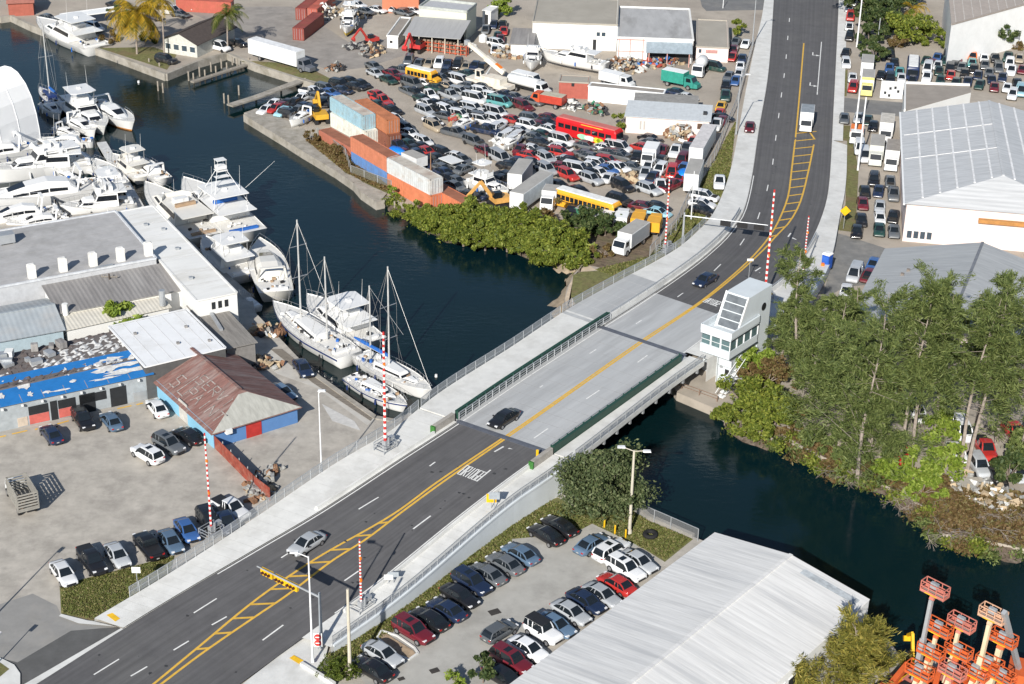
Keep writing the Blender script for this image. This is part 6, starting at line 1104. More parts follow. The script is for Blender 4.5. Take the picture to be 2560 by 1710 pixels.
def flybridge(label, stern, bow, Bf=.31, m=None, z=WZ, top=True, stripe=None, tower=False, name="motor_yacht", anti=None, seat=None, wm=None, L=None):
    a, L_, rz = pxboat(stern, bow, z); L = L or L_; B = L * Bf; H_ = hs(L); fb = .085 * H_ + .3; m = m or GEL; t = thing(name, label, "boat", (a.x, a.y, z), rz); rail = hull(t, L, B, fb, m, stripe, anti=anti); z1 = fb + .02
    house(t, L * .30, L * .78, B * .82, B * .38, zat(L, fb, .5) - .12, H_ * .055 + .25, .1, L * .10, m, "trunk_cabin", (.35, .75)); z2 = z1 + H_ * .055 + .35; house(t, L * .24, L * .60, B * .84, B * .70, z1, H_ * .085 + .7, .05, L * .10, m, "saloon", (.48, .86), wm=wm); zf = z1 + H_ * .085 + .73
    mb = MB(); c = [(L * .12, -B * .40), (L * .46, -B * .38), (L * .52, -B * .22), (L * .52, B * .22), (L * .46, B * .38), (L * .12, B * .40)]; mb.prism(c, zf, zf + .12)
    for p, q in zip(c[1:], c[2:] + c[:1]):
        if p[0] > L * .2 and q[0] > L * .2: mb.beam((*p, zf + .4), (*q, zf + .4), .1, .65)
    fl_ = kid(t, "flybridge", mb.data("flybridge", m)); mb = MB(); mb.box((L * .40, 0, zf + .45), (L * .05, B * .35, .7)); kid(fl_, "helm_console", mb.data("helm_console", GEL)); mb = MB(); mb.box((L * .32, 0, zf + .4), (.6, B * .5, .5)); kid(fl_, "helm_seat", mb.data("helm_seat", seat or GEL))
    if top: hardtop(t, L * .20, L * .48, B * .78, zf + 2.0, zf, m); box_kid(t, "radar_dome", (L * .32, 0, zf + 2.3), (.6, .6, .3), GEL)
    cockpit(t, L, B, fb, seat=seat); fenders(t, L, B, fb); bowrail(t, rail); aerial(t, L * .3, B * .3, zf + (2.1 if top else .6), H_ * .3); aerial(t, L * .3, -B * .3, zf + (2.1 if top else .6), H_ * .25)
    gear(t, L, B, z1 + .1, int(L * 1.3))
    if tower:
        mb = MB(); zt_ = zf + 2.1
        for s_ in (-1, 1):
            for x in (.22, .46): mb.tube((L * x, s_ * B * .38, zt_ - 1.9), (L * .36 + (x - .34) * 2.2, s_ * .75, zt_ + 3.0), .05)
        for zz, k in ((1.0, .7), (2.0, .45)): mb.box((L * .35, 0, zt_ + zz), (2.4 * k, B * .5 * k * 1.3, .05))
        mb.box((L * .36, 0, zt_ + 3.0), (1.5, 1.7, .12)); mb.box((L * .36, 0, zt_ + 3.5), (1.3, 1.5, .5)); mb.box((L * .36, 0, zt_ + 4.7), (1.4, 1.6, .08)); [mb.tube((L * .36 + x, y, zt_ + 3.5), (L * .36 + x, y, zt_ + 4.7), .03) for x in (-.6, .6) for y in (-.7, .7)]
        for s_ in (-1, 1): mb.tube((L * .42, s_ * B * .45, zf), (L * .2, s_ * B * .95, zf + 6.5), .04, .015, 5)
        kid(t, "tuna_tower", mb.data("tuna_tower", GEL))
    return t
def express(label, stern, bow, Bf=.28, m=None, z=WZ, L=None, arch=True, anti=None, stripe=None, dark=True):
    a, L_, rz = pxboat(stern, bow, z); L = L or L_; B = L * Bf; H_ = hs(L); fb = .09 * H_ + .3; m = m or GEL; t = thing("motor_yacht", label, "boat", (a.x, a.y, z), rz); rail = hull(t, L, B, fb, m, stripe, anti=anti); zz = zat(L, fb, .45) - .1
    mb = MB(); secs = []
    for s, hgt, wd in ((.22, .1, .70), (.28, 1.0, .74), (.42, 1.35, .74), (.56, 1.1, .66), (.70, .55, .48), (.84, .14, .22)):
        w_ = B * wd / 2; hh = hgt * (H_ / 14) ** .7; secs.append([(L * s, -w_, zz - .1), (L * s, w_, zz - .1), (L * s, w_ * .86, zz + hh * .7), (L * s, w_ * .55, zz + hh), (L * s, -w_ * .55, zz + hh), (L * s, -w_ * .86, zz + hh * .7)])
    mb.loft(secs); c = kid(t, "cabin", mb.data("cabin", m, False))
    if dark:
        g = MB()
        for s_ in (-1, 1):
            for (sa, ha, wa), (sb, hb, wb) in (((.30, .95, .745), (.42, 1.2, .755)), ((.43, 1.2, .755), (.55, .98, .69)), ((.56, .95, .685), (.66, .6, .56))):
                k = (H_ / 14) ** .7; g.quad((L * sa, s_ * (B * wa / 2 * .955 + .02), zz + ha * k * .28), (L * sb, s_ * (B * wb / 2 * .955 + .02), zz + hb * k * .30), (L * sb, s_ * (B * wb / 2 * .90 + .03), zz + hb * k * .62), (L * sa, s_ * (B * wa / 2 * .90 + .03), zz + ha * k * .60))
        kid(c, "side_window", g.data("side_window", BWIN)); g = MB(); k = (H_ / 14) ** .7
        g.quad((L * .57, -B * .66 * .28, zz + 1.08 * k + .03), (L * .57, B * .66 * .28, zz + 1.08 * k + .03), (L * .68, B * .5 * .28, zz + .62 * k + .04), (L * .68, -B * .5 * .28, zz + .62 * k + .04)); kid(c, "windscreen", g.data("windscreen", BWIN))
    if arch: mb = MB(); zt_ = zz + 2.2 * (H_ / 14) ** .7; [mb.beam((L * .24, s_ * B * .36, zz), (L * .20, s_ * B * .30, zt_), .35, .12) for s_ in (-1, 1)]; mb.beam((L * .20, -B * .31, zt_), (L * .20, B * .31, zt_), .5, .14); kid(t, "radar_arch", mb.data("radar_arch", m))
    cockpit(t, L, B, fb, .03, .21); gear(t, L * .4, B, fb + .1, int(L * .8)); fenders(t, L, B, fb); bowrail(t, rail); return t
def tallb(t, k): t.scale = (1, 1, k); return t
def sail(label, stern, bow, masts, Bf=.27, m=None, stripe=None, cover=None, L=None, z=WZ, house_=True):
    """masts: list of (fraction along, height, spreader levels, boom length)"""
    a, L_, rz = pxboat(stern, bow, z); L = L or L_; B = L * Bf; fb = .075 * L + .25; t = thing("sailboat", label, "sailboat", (a.x, a.y, z), rz); rail = hull(t, L, B, fb, m or GEL, stripe, .72, .35)
    if house_: house(t, L * .30, L * .66, B * .62, B * .36, zat(L, fb, .45, .35) - .12, .75, .05, .6, m or GEL, "cabin", (.35, .7)); house(t, L * .68, L * .80, B * .28, B * .16, zat(L, fb, .7, .35) - .1, .35, .05, .3, m or GEL, "fore_hatch", (.3, .6), False)
    cockpit(t, L, B, fb, .06, .26, DECK); gear(t, L, B, fb * 1.05, int(L * 3)); fenders(t, L, B, fb); bowrail(t, rail, 1); zd = fb * 1.1
    for f, h, sp, bl in masts:
        mb = MB(); mb.tube((L * f, 0, zd), (L * f, 0, zd + h), .14, .10, 8); ms = kid(t, "mast", mb.data("mast", mat("aluminium_mast", (.58, .58, .57), .4, .3))); mb = MB()
        for s_ in sp: mb.beam((L * f, -1.35, zd + h * s_), (L * f, 1.35, zd + h * s_), .09, .06)
        if mb.f: kid(ms, "spreader", mb.data("spreader", STEEL))
        mb = MB()
        for s_ in (-1, 1):
            c = Vector((L * f - .2, s_ * B * .46, fb * 1.1)); lv = [c] + [Vector((L * f, s_ * 1.35, zd + h * q)) for q in sorted(sp)] + [Vector((L * f, 0, zd + h * .98))]
            for p, q in zip(lv, lv[1:]): mb.tube(p, q, .022, n=4)
            mb.tube((L * f + .8, s_ * B * .44, fb * 1.1), (L * f, 0, zd + h * .6), .018, n=4)
        e = (L * .99, 0, zat(L, fb, 1, .35)) if f > .4 else (L * .62, 0, zd + 6); mb.tube((L * f, 0, zd + h * .98), e, .022, n=4); mb.tube((L * f, 0, zd + h * .98), (L * .01, 0, fb), .022, n=4); kid(ms, "rigging", mb.data("rigging", mat("wire_grey", (.35, .35, .35), .4, .5)))
        if bl: mb = MB(); mb.tube((L * f, 0, zd + 1.5), (L * f - bl, 0, zd + 1.6), .09, .08, 6); bo = kid(ms, "boom", mb.data("boom", MATS["aluminium_mast"]))
        if bl and cover: mb = MB(); mb.loft([[(L * f - bl * q, y * k, zd + 1.75 + zz * k) for y, zz in ((-.16, -.1), (.16, -.1), (.1, .28), (-.1, .28))] for q, k in ((.02, .9), (.3, 1.1), (.7, .9), (.98, .5))]); kid(bo, "sail_cover", mb.data("sail_cover", cover))
    return t
flybridge("white flybridge yacht moored at the far seawall before the palm trees", K(0,0,905,500), K(0,0,345,250))
sail("sailboat with blue covered boom behind the white fabric boat shed", K(0,0,545,1010), K(0,0,300,800), [(.45, 14, (.55,), 4.5)], cover=BLUEC, m=NAVY, L=11)
express("white cruiser with orange waterline, outermost of the boats by the fabric shed", K(0,0,865,990), K(0,0,1235,1215), .31, anti=ANTI); hb = flybridge("white convertible with high bridge beside the orange bottomed cruiser", K(0,0,640,985), K(0,0,975,1255), .33)
express("small open motorboat between the fabric shed and the convertible", K(0,0,410,990), K(0,0,560,1110), .36, arch=False); express("small white cruiser under the bow of the convertible", K(0,0,500,1215), K(0,0,740,1290), .36)
tallb(express("huge white motor yacht with sweeping dark windows nearest the grey hall", K(0,1,1010,215), K(0,1,-360,420), .27, m=GELG if False else GEL), 1.38)
tallb(flybridge("white yacht with raked dark windscreen behind the huge motor yacht", K(0,0,830,1520), K(0,1,-120,120), .27, top=False), 1.38)
tallb(express("white motor yacht at the edge below the fabric boat shed", K(0,0,330,1420), K(0,0,-420,1560), .3), 1.38); tallb(express("white yacht with dark glazing tucked against the end of the grey hall", K(0,1,560,430), K(0,1,-250,560), .25), 1.38)
tallb(flybridge("white trawler yacht with upper deck and many aerials behind the grey hall", K(0,1,1240,345), K(0,1,560,430), .42), 1.38)
flybridge("cream cruiser with grey canvas at the outer end of the slips", K(0,1,1330,110), K(0,1,1040,-80), .38, m=GELC, top=True); express("small white cruiser beside the cream cruiser at the slip end", K(0,1,1500,130), K(0,0,1230,1500), .32)
flybridge("cream sedan yacht with tan cockpit against the long white roof", K(0,1,1900,680), K(0,1,1340,210), .27, m=GELC, top=False, seat=TEAK)
flybridge("white sportfishing boat with tall tuna tower and blue cockpit cushions", K(0,1,2270,650), K(0,1,1690,170), .31, tower=True, seat=BLUEC)
flybridge("pale houseboat style cruiser with large grey canopy below the tower boat", K(0,1,2260,1020), K(0,1,1870,690), .38, m=GEL, top=True, wm=GELG)
express("cream centre cockpit cruiser moored beyond the dockside shed", K(1,1,190,1190), K(1,1,40,720), .31, m=GELC)
express("small pale blue topped skiff on the wharf edge by the dockside shed", K(1,1,20,1290), K(0,1,2200,1180), .36, arch=False, dark=False)
sail("large white ketch with blue stripes and two tall bare masts at the wharf", Z(9,800,1075), Z(9,150,640), [(.62, 15, (.45, .75), 6), (.28, 12, (.55,), 4)], .29, stripe=NAVY)
flybridge("white flybridge cruiser lying outside the large ketch", Z(9,975,945), Z(9,440,560), .36)
sail("white ketch with blue sail cover and its bow close to the drawbridge", Z(9,885,1040), Z(9,1500,1385), [(.42, 14.5, (.3, .62), 5.5), (.16, 10.5, (.55,), 3.5)], .28, cover=BLUEC)
sail("cluttered small sailboat with blue covers lying along the wharf", Z(9,800,1215), Z(9,1290,1490), [(.55, .9, (), 0)], .30, cover=BLUEC, stripe=NAVY)
# boats on the hard in the salvage yard
flybridge("long white motor yacht hull on stands before the white walled building", K(2,0,860,640), K(2,0,260,530), .26, z=1.2, top=False); flybridge("white boat hull on stands seen bow on near the crane truck", K(2,0,200,520), K(2,0,170,660), .4, z=1.0, top=False, L=9)
flybridge("white fishing boat with yellow bottom standing upright in the paved yard", K(1,0,880,190), K(1,0,800,370), .3, z=.8, top=True, anti=mat("yellow_bottom", (.5, .35, .03), .6), L=11); flybridge("wrecked white cabin cruiser dumped beside the salmon container", Z(4,1560,1180), Z(4,1960,1330), .38, z=.8, top=True, L=9); express("white boat hull dumped near the containers on the seawall point", Z(1,1020,880), Z(1,760,1010), .38, z=.5, L=7)
express("broken white speedboat hull lying among the cars", Z(2,2050,1300), Z(2,1900,1370), .42, z=.6, L=6, arch=False); express("white fibreglass hull between the red coach and the rows of cars", Z(5,60,330), Z(5,250,250), .4, z=.5, L=6, arch=False)
# piles, finger piers, docks
PILE = mat("weathered_pile", (.30, .265, .22), .9, var=.25, scale=2)
def pile(p, top=2.0, z=WZ, lab="", r=.17): b = at(p, z); mb = MB(); mb.tube((0, 0, -1.5), (0, 0, top), r, r * .92, 8); o = mb.build("mooring_pile", PILE); o.location = b; tag(o, lab, "pile", "timber mooring piles"); return o
PL = [(1450,832,"outer"),(1495,848,"outer"),(1775,755,""),(1730,740,""),(1830,700,""),(1880,725,""),(1935,655,""),(1980,690,""),(2030,625,""),(2080,658,""),(2130,595,""),(2175,625,""),(2055,945,""),(2095,960,""),(2190,870,""),(1370,620,""),(1465,660,""),(2280,600,"")]
for i, (x, y, _) in enumerate(PL): pile(K(0,0,x,y), 1.9 if y > 610 else 1.6, lab="weathered timber mooring pile by the ruined finger pier across the water")
for i, p in enumerate((K(1,1,1270,350), K(1,0,40,1120), K(1,0,170,1195), K(1,0,312,1285))): pile(p, 1.4, lab="lone short pile below the salvage yard seawall")
def dock(label, pts, wd, z0=.05, m=None):
    q = [at(p, z0) for p in pts]; t = thing("finger_pier", label, "pier", (q[0].x, q[0].y, z0)); mb = MB(); o = Vector((q[0].x, q[0].y, z0))
    for a, b in zip(q, q[1:]): mb.beam(a - o - Vector((0, 0, .15)), b - o - Vector((0, 0, .15)), wd, .3)
    kid(t, "deck", mb.data("deck", m or M_stone))
    for a, b in zip(q, q[1:]):
        k = max(2, int((b - a).length / 5))
        for i in range(k): c = a.lerp(b, i / k) - o; mb = MB(); mb.tube(c + Vector((0, 0, -3)), c + Vector((0, 0, .1)), .2); kid(t, "support", mb.data("support", PILE))
dock("broad concrete finger pier jutting into the basin beside the salvage yard", [K(1,0,450,720), K(1,0,0,885), K(0,0,2105,960)], 1.7); dock("ruined narrow finger pier among leaning piles across the water", [K(0,0,2290,575), K(0,0,1760,745)], 1.0, -.3, M_wood)
mb = MB(); mb.tube((0, 0, -.2), (0, 0, .35), .28, .2, 10); o = mb.build("mooring_buoy", GEL); o.location = at(K(0,0,1270,755), WZ); tag(o, "small white mooring buoy alone in the middle of the basin", "buoy"); mb = MB(); mb.tube((0, 0, -.2), (0, 0, .35), .22, .16, 10); o = mb.build("mooring_buoy", GEL); o.location = at(K(1,2,1650,315), WZ); tag(o, "small white buoy beside the bow of the ketch near the drawbridge", "buoy")

for lab, pts in (("white floating dock between the motor yachts at the slips", [K(0,1,1000,60), K(0,0,300,1330)]), ("narrow grey dock running out beside the cream sedan yacht", [K(0,1,1300,370), K(0,0,930,1300)])): dock(lab, pts, 1.6, -.5, mat("dock_white", (.55, .55, .54), .8))
for i, (x, y, L_) in enumerate(((960, 20, 6.5), (1010, 330, 7), (700, 120, 6))): express(("small white runabout at the end of the floating dock", "white tender tucked behind the trawler yacht", "white tender between two motor yachts at the slips")[i], K(0,1,x,y), K(0,1,x - 130,y - 60), .36, L=L_, arch=False)

express("white cabin cruiser moored inside the convertible by the fabric shed", K(0,0,640,1130), K(0,0,880,1275), .38); express("white motor yacht wedged along the floating dock under the fabric shed", K(0,0,860,1340), K(0,0,330,1345), .30, arch=False)
tallb(flybridge("white motor yacht with bridge seats filling the slip before the trawler", K(0,1,870,-10), K(0,1,-60,60), .30, top=False), 1.2); express("white open cruiser lying across the end of the slips", K(0,1,1100,180), K(0,1,880,-30), .36, arch=False); express("white express boat between the huge yacht and the grey hall roof", K(0,1,640,470), K(0,1,60,560), .32)
# ================================================================ TREES AND PLANTS
L_mang = leafmat("mangrove_leaf", (.07, .10, .018), (.155, .20, .03), (.28, .30, .055)); L_dark = leafmat("dark_leaf", (.03, .055, .02), (.065, .10, .032), (.13, .155, .055)); L_pine = leafmat("casuarina_needle", (.06, .09, .028), (.13, .17, .05), (.225, .26, .09))
L_brt = leafmat("bright_leaf", (.10, .16, .02), (.20, .28, .035), (.32, .38, .08)); L_dry = leafmat("dry_leaf", (.10, .065, .025), (.20, .13, .06), (.16, .15, .05)); L_palm = leafmat("palm_leaf", (.05, .08, .015), (.11, .14, .025), (.20, .19, .04)); L_paly = leafmat("yellowing_palm_leaf", (.10, .11, .012), (.36, .24, .02), (.52, .33, .03))
L_tree = leafmat("grey_green_leaf", (.06, .085, .035), (.11, .145, .06), (.19, .21, .10)); L_hedge = leafmat("hedge_leaf", (.05, .08, .012), (.10, .14, .02), (.17, .20, .04))
L_yel = leafmat("yellow_green_needle", (.10, .11, .02), (.22, .21, .045), (.38, .31, .07))
BARK = mat("grey_bark", (.21, .17, .14), .95, var=.3, scale=3); BARKL = mat("pale_bark", (.30, .255, .22), .95, var=.25, scale=3)
def quads(name, c, sz, m, parent, asp=1.0, up=0.0, droop=None):
    """leaf faces at points C; ASP stretches them, UP tilts the long axis upward."""
    n = len(c); d = rng.normal(size=(n, 3)); d[:, 2] = d[:, 2] * (1 - up) + up * 1.3
    if droop is not None: d = d * .35 + droop
    d /= np.linalg.norm(d, axis=1)[:, None] + 1e-9; e = np.cross(d, rng.normal(size=(n, 3))); e /= np.linalg.norm(e, axis=1)[:, None] + 1e-9
    s = sz * (.6 + .8 * rng.random(n))[:, None]; a = d * s * asp * .5; b = e * s * .5 / max(1, asp ** .5)
    v = np.stack([c - a, c + b * .9, c + a, c - b * .9], 1).reshape(-1, 3); me = bpy.data.meshes.new(name); me.vertices.add(4 * n); me.vertices.foreach_set("co", v.ravel().astype(np.float32)); me.loops.add(4 * n); me.loops.foreach_set("vertex_index", np.arange(4 * n, dtype=np.int32)); me.polygons.add(n)
    me.polygons.foreach_set("loop_start", np.arange(0, 4 * n, 4, dtype=np.int32)); me.update(calc_edges=True); me.validate(); me.materials.append(m); return kid(parent, name, me) if parent else link(name, me)
def clumps(n, R3, nc, rad, flat=.0, hollow=.55):
    """N points gathered in NC leaf clumps set on and in an ellipsoid of radii R3, standing on z=0."""
    d = rng.normal(size=(nc, 3)); d /= np.linalg.norm(d, axis=1)[:, None]; d *= (hollow + (1 - hollow) * rng.random(nc))[:, None]; d *= (1 + .22 * rng.normal(size=nc))[:, None]; cc = d * np.array(R3); cc[:, 2] += R3[2]; k = rng.integers(0, nc, n); r = rad * (.55 + .9 * rng.random(nc)); g = rng.normal(size=(n, 3)); g /= np.linalg.norm(g, axis=1)[:, None]; g *= (rng.random(n) ** .45)[:, None] * r[k][:, None]; g[:, 2] *= .75
    p = cc[k] + g; p[:, 2] = np.maximum(p[:, 2], .05); return p, cc
def limbs(mb, base, tips, r, n=9):
    for q in tips[:n]: m_ = base.lerp(Vector(q), .5) + Vector((random.uniform(-.3, .3), random.uniform(-.3, .3), .2)); mb.tube(base, m_, r, r * .6, 5, False); mb.tube(m_, q, r * .6, r * .2, 5, False)
def bush(label, p, R3, n, m, leaf=.32, name="shrub", cat="shrub", group=None, z=0.0, nc=None, rz=0, trunk=0, bark=None):
    b = at(p, z) if not isinstance(p, Vector) else p; t = thing(name, label, cat, b, rz, group); q, cc = clumps(n, R3, nc or max(10, int(n / 130)), min(R3) * .36); q[:, 2] += trunk; quads("crown" if trunk else "foliage", q, leaf, m, t, 1.5); mb = MB(); c0 = Vector((0, 0, max(trunk, R3[2] * .35)))
    mb.tube((0, 0, -.6), c0, max(.08, R3[0] * .06), max(.05, R3[0] * .045), 7); limbs(mb, c0, [Vector(c) + Vector((0, 0, trunk)) for c in cc], max(.04, R3[0] * .028), 10); kid(t, "trunk" if trunk else "stem", mb.data("trunk", bark or BARK)); return t
# mangrove hedge along the bank: separate bushes
MG = [(x, y + 95, r, h) for x, y, r, h in ((1470,330,2.0,1.2),(1580,370,2.4,1.5),(1720,420,2.8,1.9),(1880,420,3.2,2.4),(2040,460,3.2,2.5),(2200,490,3.2,2.5),(2340,500,3.2,2.6),(1650,440,2.6,1.7),(1820,500,2.8,1.9),(2000,550,2.8,2.0),(2190,580,2.8,2.0),(1500,380,1.8,1.0),(1900,560,2.6,1.5),(2100,600,2.6,1.6),(2300,610,2.6,1.6))]
for i, (x, y, r, h) in enumerate(MG): bush(f"yellow green mangrove bush at the water below the containers, {ORD[i]} planted" if False else "yellow green mangrove bush in the thicket at the water below the containers", K(1,1,x,y), (r * 1.15, r * 1.0, h * .85), 4200, L_mang, .36, "mangrove", "bush", "mangrove thicket along the canal bank", z=-.5)
MG2 = [(x, y + 70, r, h) for x, y, r, h in ((60,520,3.2,2.6),(210,560,3.2,2.6),(370,630,3.2,2.6),(520,690,3.0,2.4),(140,600,2.6,1.9),(300,680,2.6,1.9),(450,750,2.4,1.7),(600,790,2.2,1.5),(80,640,2.4,1.5),(230,700,2.4,1.6),(380,770,2.2,1.5))]
for x, y, r, h in MG2: bush("yellow green mangrove bush in the thicket at the water below the containers", K(2,1,x,y), (r * 1.15, r * 1.0, h * .85), 4200, L_mang, .36, "mangrove", "bush", "mangrove thicket along the canal bank", z=-.5)
for i, (x, y, r, h, m, lab) in enumerate([(640,560,3.6,3.6,L_dark,"dark green rounded tree behind the mangroves beside the white box trailer"),(850,590,3.4,3.3,L_dark,"dark leafy tree touching the roof of the white box trailer"),(300,480,2.2,3.2,L_dry,"thin half dry shrub before the yellow school bus"),(840,790,2.2,1.8,L_dry,"reddish dry shrub on the bank below the box trailer")]): bush(lab, K(2,1,x,y), (r, r, h * .6), 3800 if i < 2 else 1100, m, .34, "shrub", "shrub")
for x, y, lab in ((520,1310,"wispy shrub by the low red container"),(760,1430,"wispy shrub beside the bright orange container"),(1010,1530,"green shrub beside the blue and white container")): bush(lab, K(1,0,x,y), (1.8, 1.5, 1.1), 1000, L_dry if x < 900 else L_brt, .28, "shrub", "shrub")
bush("small green shrub at the lower end of the leaning fence", K(1,1,1290,230), (1.5, 1.3, .9), 800, L_brt, .26)
# canal side tree by the car park
bush("broad dark green tree at the drawbridge foot beside the car park", K(2,2,800,1575), (5.3, 5.0, 3.3), 15000, L_tree, .26, "leafy_tree", "tree", nc=95, trunk=1.2)
bush("round clipped hedge bush at the base of the cream pole", K(1,3,775,1480), (1.9, 1.6, .75), 9000, L_hedge, .11, "hedge_bush", "bush", nc=200)
bush("small bright green sapling at the near edge of the car park", K(1,3,1830,1600), (1.1, 1.1, 1.0), 700, L_brt, .24); bush("dark young tree casting shade beside the maroon car at the near edge", K(1,3,2080,1560), (1.6, 1.5, 1.4), 1500, L_dark, .26, "leafy_tree", "tree", trunk=.8)
# right bank bushes
for x, y, r, h, m, lab in ((2130,640,3.4,4.0,L_mang,"bright green bush beside the control tower steps"),(2290,730,3.2,3.6,L_mang,"bright green bush leaning over the canal past the tower"),(2170,330,2.8,3.6,L_brt,"bright green shrub behind the control tower wall"),(2340,420,3.4,3.6,L_dry,"brownish shrub among the first pines by the tower")): bush(lab, K(2,2,x,y), (r, r * .9, h * .62), 3600, m, .33, "bush", "bush")
for x, y, r, h, m, lab in ((60,780,2.9,3.2,L_mang,"bright green bush at the water under the leaning pines"),(250,800,2.4,2.0,L_dry,"dry brown bush at the water under the leaning pines"),(1300,1330,3.4,3.6,L_brt,"light green tree overhanging the water in front of the parked red pickup"),(1560,1250,3.2,3.8,L_brt,"light green tree in front of the white vans under the pines"),(1130,1290,2.2,2.4,L_brt,"light green bush at the tip of the overhang"),(1600,930,2.2,3.4,L_brt,"slender light green tree behind the overhanging trees"),(2200,1290,2.4,2.6,L_dark,"dark bush at the edge behind the rubble bank"),(2330,1130,2.4,3.0,L_pine,"olive bush at the picture edge before the red pickups")): bush(lab, K(3,2,x,y), (r, r * .9, h * .62), 3000 if m is not L_dry else 1200, m, .33, "bush", "bush", trunk=.6)
# casuarina pines
def pine(label, base, top, z=0.0, n=5200, spread=.20, m=None, lean=0, f0=.3):
    b = at(base, z); h = min(tall(b, top), 23); t = thing("casuarina_pine", label, "tree", b, 0, "casuarina pines on the canal bank"); mb = MB(); lx, ly = random.uniform(-.06, .06) + lean, random.uniform(-.05, .05); wob = random.random() * 6; ax = lambda f: Vector((lx * h * f * f * 1.5 + .35 * math.sin(f * 5 + wob), ly * h * f * f * 1.5 + .3 * math.cos(f * 4 + wob), h * f)) - Vector((.35 * math.sin(wob), .3 * math.cos(wob), 0)); pts = [ax(i / 6) for i in range(7)]
    for i in range(6): mb.tube(pts[i] - Vector((0, 0, .6 if i == 0 else 0)), pts[i + 1], .26 * (1 - i / 6.6), .26 * (1 - (i + 1) / 6.6), 7, False)
    C = []; D = []; nb = 34; gap = random.uniform(f0 + .1, .8)
    for k in range(nb):
        f = f0 + (.97 - f0) * (k + random.random()) / nb; o = ax(f); az = random.random() * 6.283; ln = h * spread * (1.15 - .80 * f) * random.uniform(.4, 1.45) * (.45 if abs(f - gap) < .06 else 1); el = random.uniform(-.15, .95); d = Vector((math.cos(az) * math.cos(el), math.sin(az) * math.cos(el), math.sin(el))); e = o + d * ln * .9; mb.tube(o, e, .035, .01, 4, False)
        for tw in range(random.randint(4, 7)):      # sprays along each limb: some lift, the outer ones droop
            s0 = random.uniform(.25, 1.05); c0 = o + d * ln * s0; tl = ln * random.uniform(.22, .5) + .4; g = (d * .7 + Vector((random.uniform(-.9, .9), random.uniform(-.9, .9), random.uniform(-.5, .9)))).normalized(); cnt = max(10, int(n / nb / 5.5 * random.uniform(.6, 1.5))); q = rng.random(cnt); p = np.array(c0)[None] + np.array(g)[None] * (tl * q)[:, None] + rng.normal(size=(cnt, 3)) * (.10 + .20 * tl * (1 - q * .6))[:, None] * np.array([.8, .8, .7]); p[:, 2] -= .18 * tl * q * q; C.append(p); D.append(np.repeat((np.array(g) * .8 + np.array([0, 0, -.15]))[None], cnt, 0))
    quads("crown", np.concatenate(C), .185 if m is None else .17, m or L_pine, t, 3.4, droop=np.concatenate(D)); kid(t, "trunk", mb.data("trunk", BARKL)); return t
PN = [((2403,1178),(2470,660),.28,.02,.35),((2418,1172),(2520,690),.26,.07,.35),((2253,1162),(2320,672),.28,.0,.38),((2275,1160),(2350,720),.25,.05,.4),((2144,1195),(2190,800),.34,.0,.08),((2062,1062),(2125,765),.34,.0,.1),((2030,1015),(2080,750),.30,.0,.1),((1985,965),(1948,632),.22,-.05,.2),((2180,1105),(2245,722),.30,.0,.15),((2335,1105),(2405,745),.28,.0,.35),((2490,1110),(2545,700),.30,.0,.2),((2545,1165),(2580,740),.30,.0,.12),((2095,1125),(2150,840),.36,.0,.06),((2290,1060),(2385,690),.28,.0,.4),((2120,1010),(2195,735),.30,.0,.15),((2440,1060),(2510,745),.28,.0,.25),((1950,905),(1995,740),.30,0,.1),((2200,1185),(2225,900),.36,-.10,.1),((2010,950),(2050,770),.32,0,.1),((2170,1150),(2215,870),.34,0,.1)]
for b_, t_, sp, ln, f0 in PN: pine("tall wispy casuarina pine in the grove on the canal bank", b_, t_, n=11000, spread=sp, lean=ln, f0=f0)
pine("yellowing casuarina pine beside the white warehouse and the orange lifts", K(3,3,680,1660), K(3,3,650,1060), n=14000, spread=.50, m=L_yel, f0=.08); pine("second yellowing pine at the water beside the orange lifts", K(3,3,930,1500), K(3,3,960,1050), n=9000, spread=.40, m=L_yel, f0=.05); pine("low yellow green pine sapling at the near edge by the warehouse wall", K(3,3,300,1720), K(3,3,330,1400), n=6500, spread=.6, m=L_yel, f0=.05)
# palms
def palm(label, base, top, z=0.0, nf=22, fl=3.4, m=None, r=.18):
    b = at(base, z); h = tall(b, top) - fl * .35; t = thing("palm_tree", label, "palm", b); mb = MB(); mb.tube((0, 0, -.4), (.15, 0, h * .5), r, r * .8, 8); mb.tube((.15, 0, h * .5), (.3, .05, h), r * .8, r * .7, 8); kid(t, "trunk", mb.data("trunk", BARKL)); mb = MB(); o = Vector((.3, .05, h))
    for k in range(nf):
        az = k * 2.4 + random.random() * .5; el = random.uniform(-.35, 1.15); d = Vector((math.cos(az), math.sin(az), 0)); pv = o; v = Vector((d.x * math.cos(el), d.y * math.cos(el), math.sin(el))); L_ = fl * random.uniform(.8, 1.1); n_ = 9
        for i in range(n_):
            nx = pv + v * (L_ / n_); v = (v + Vector((0, 0, -.17 - .02 * i))).normalized(); s = d.cross(Vector((0, 0, 1))); w_ = L_ * .24 * math.sin(math.pi * (i + 1.2) / (n_ + 1.6))
            for sg in (-1, 1):
                for j in (0, .5): q = pv.lerp(nx, j); q2 = pv.lerp(nx, j + .34); tip = q2 + s * sg * w_ + v * w_ * .5 - Vector((0, 0, w_ * .45)); mb.poly([q, q2, tip])
            mb.tube(pv, nx, .03, .02, 4, False); pv = nx
    kid(t, "frond", mb.data("frond", m or L_palm)); t.children and None; return t
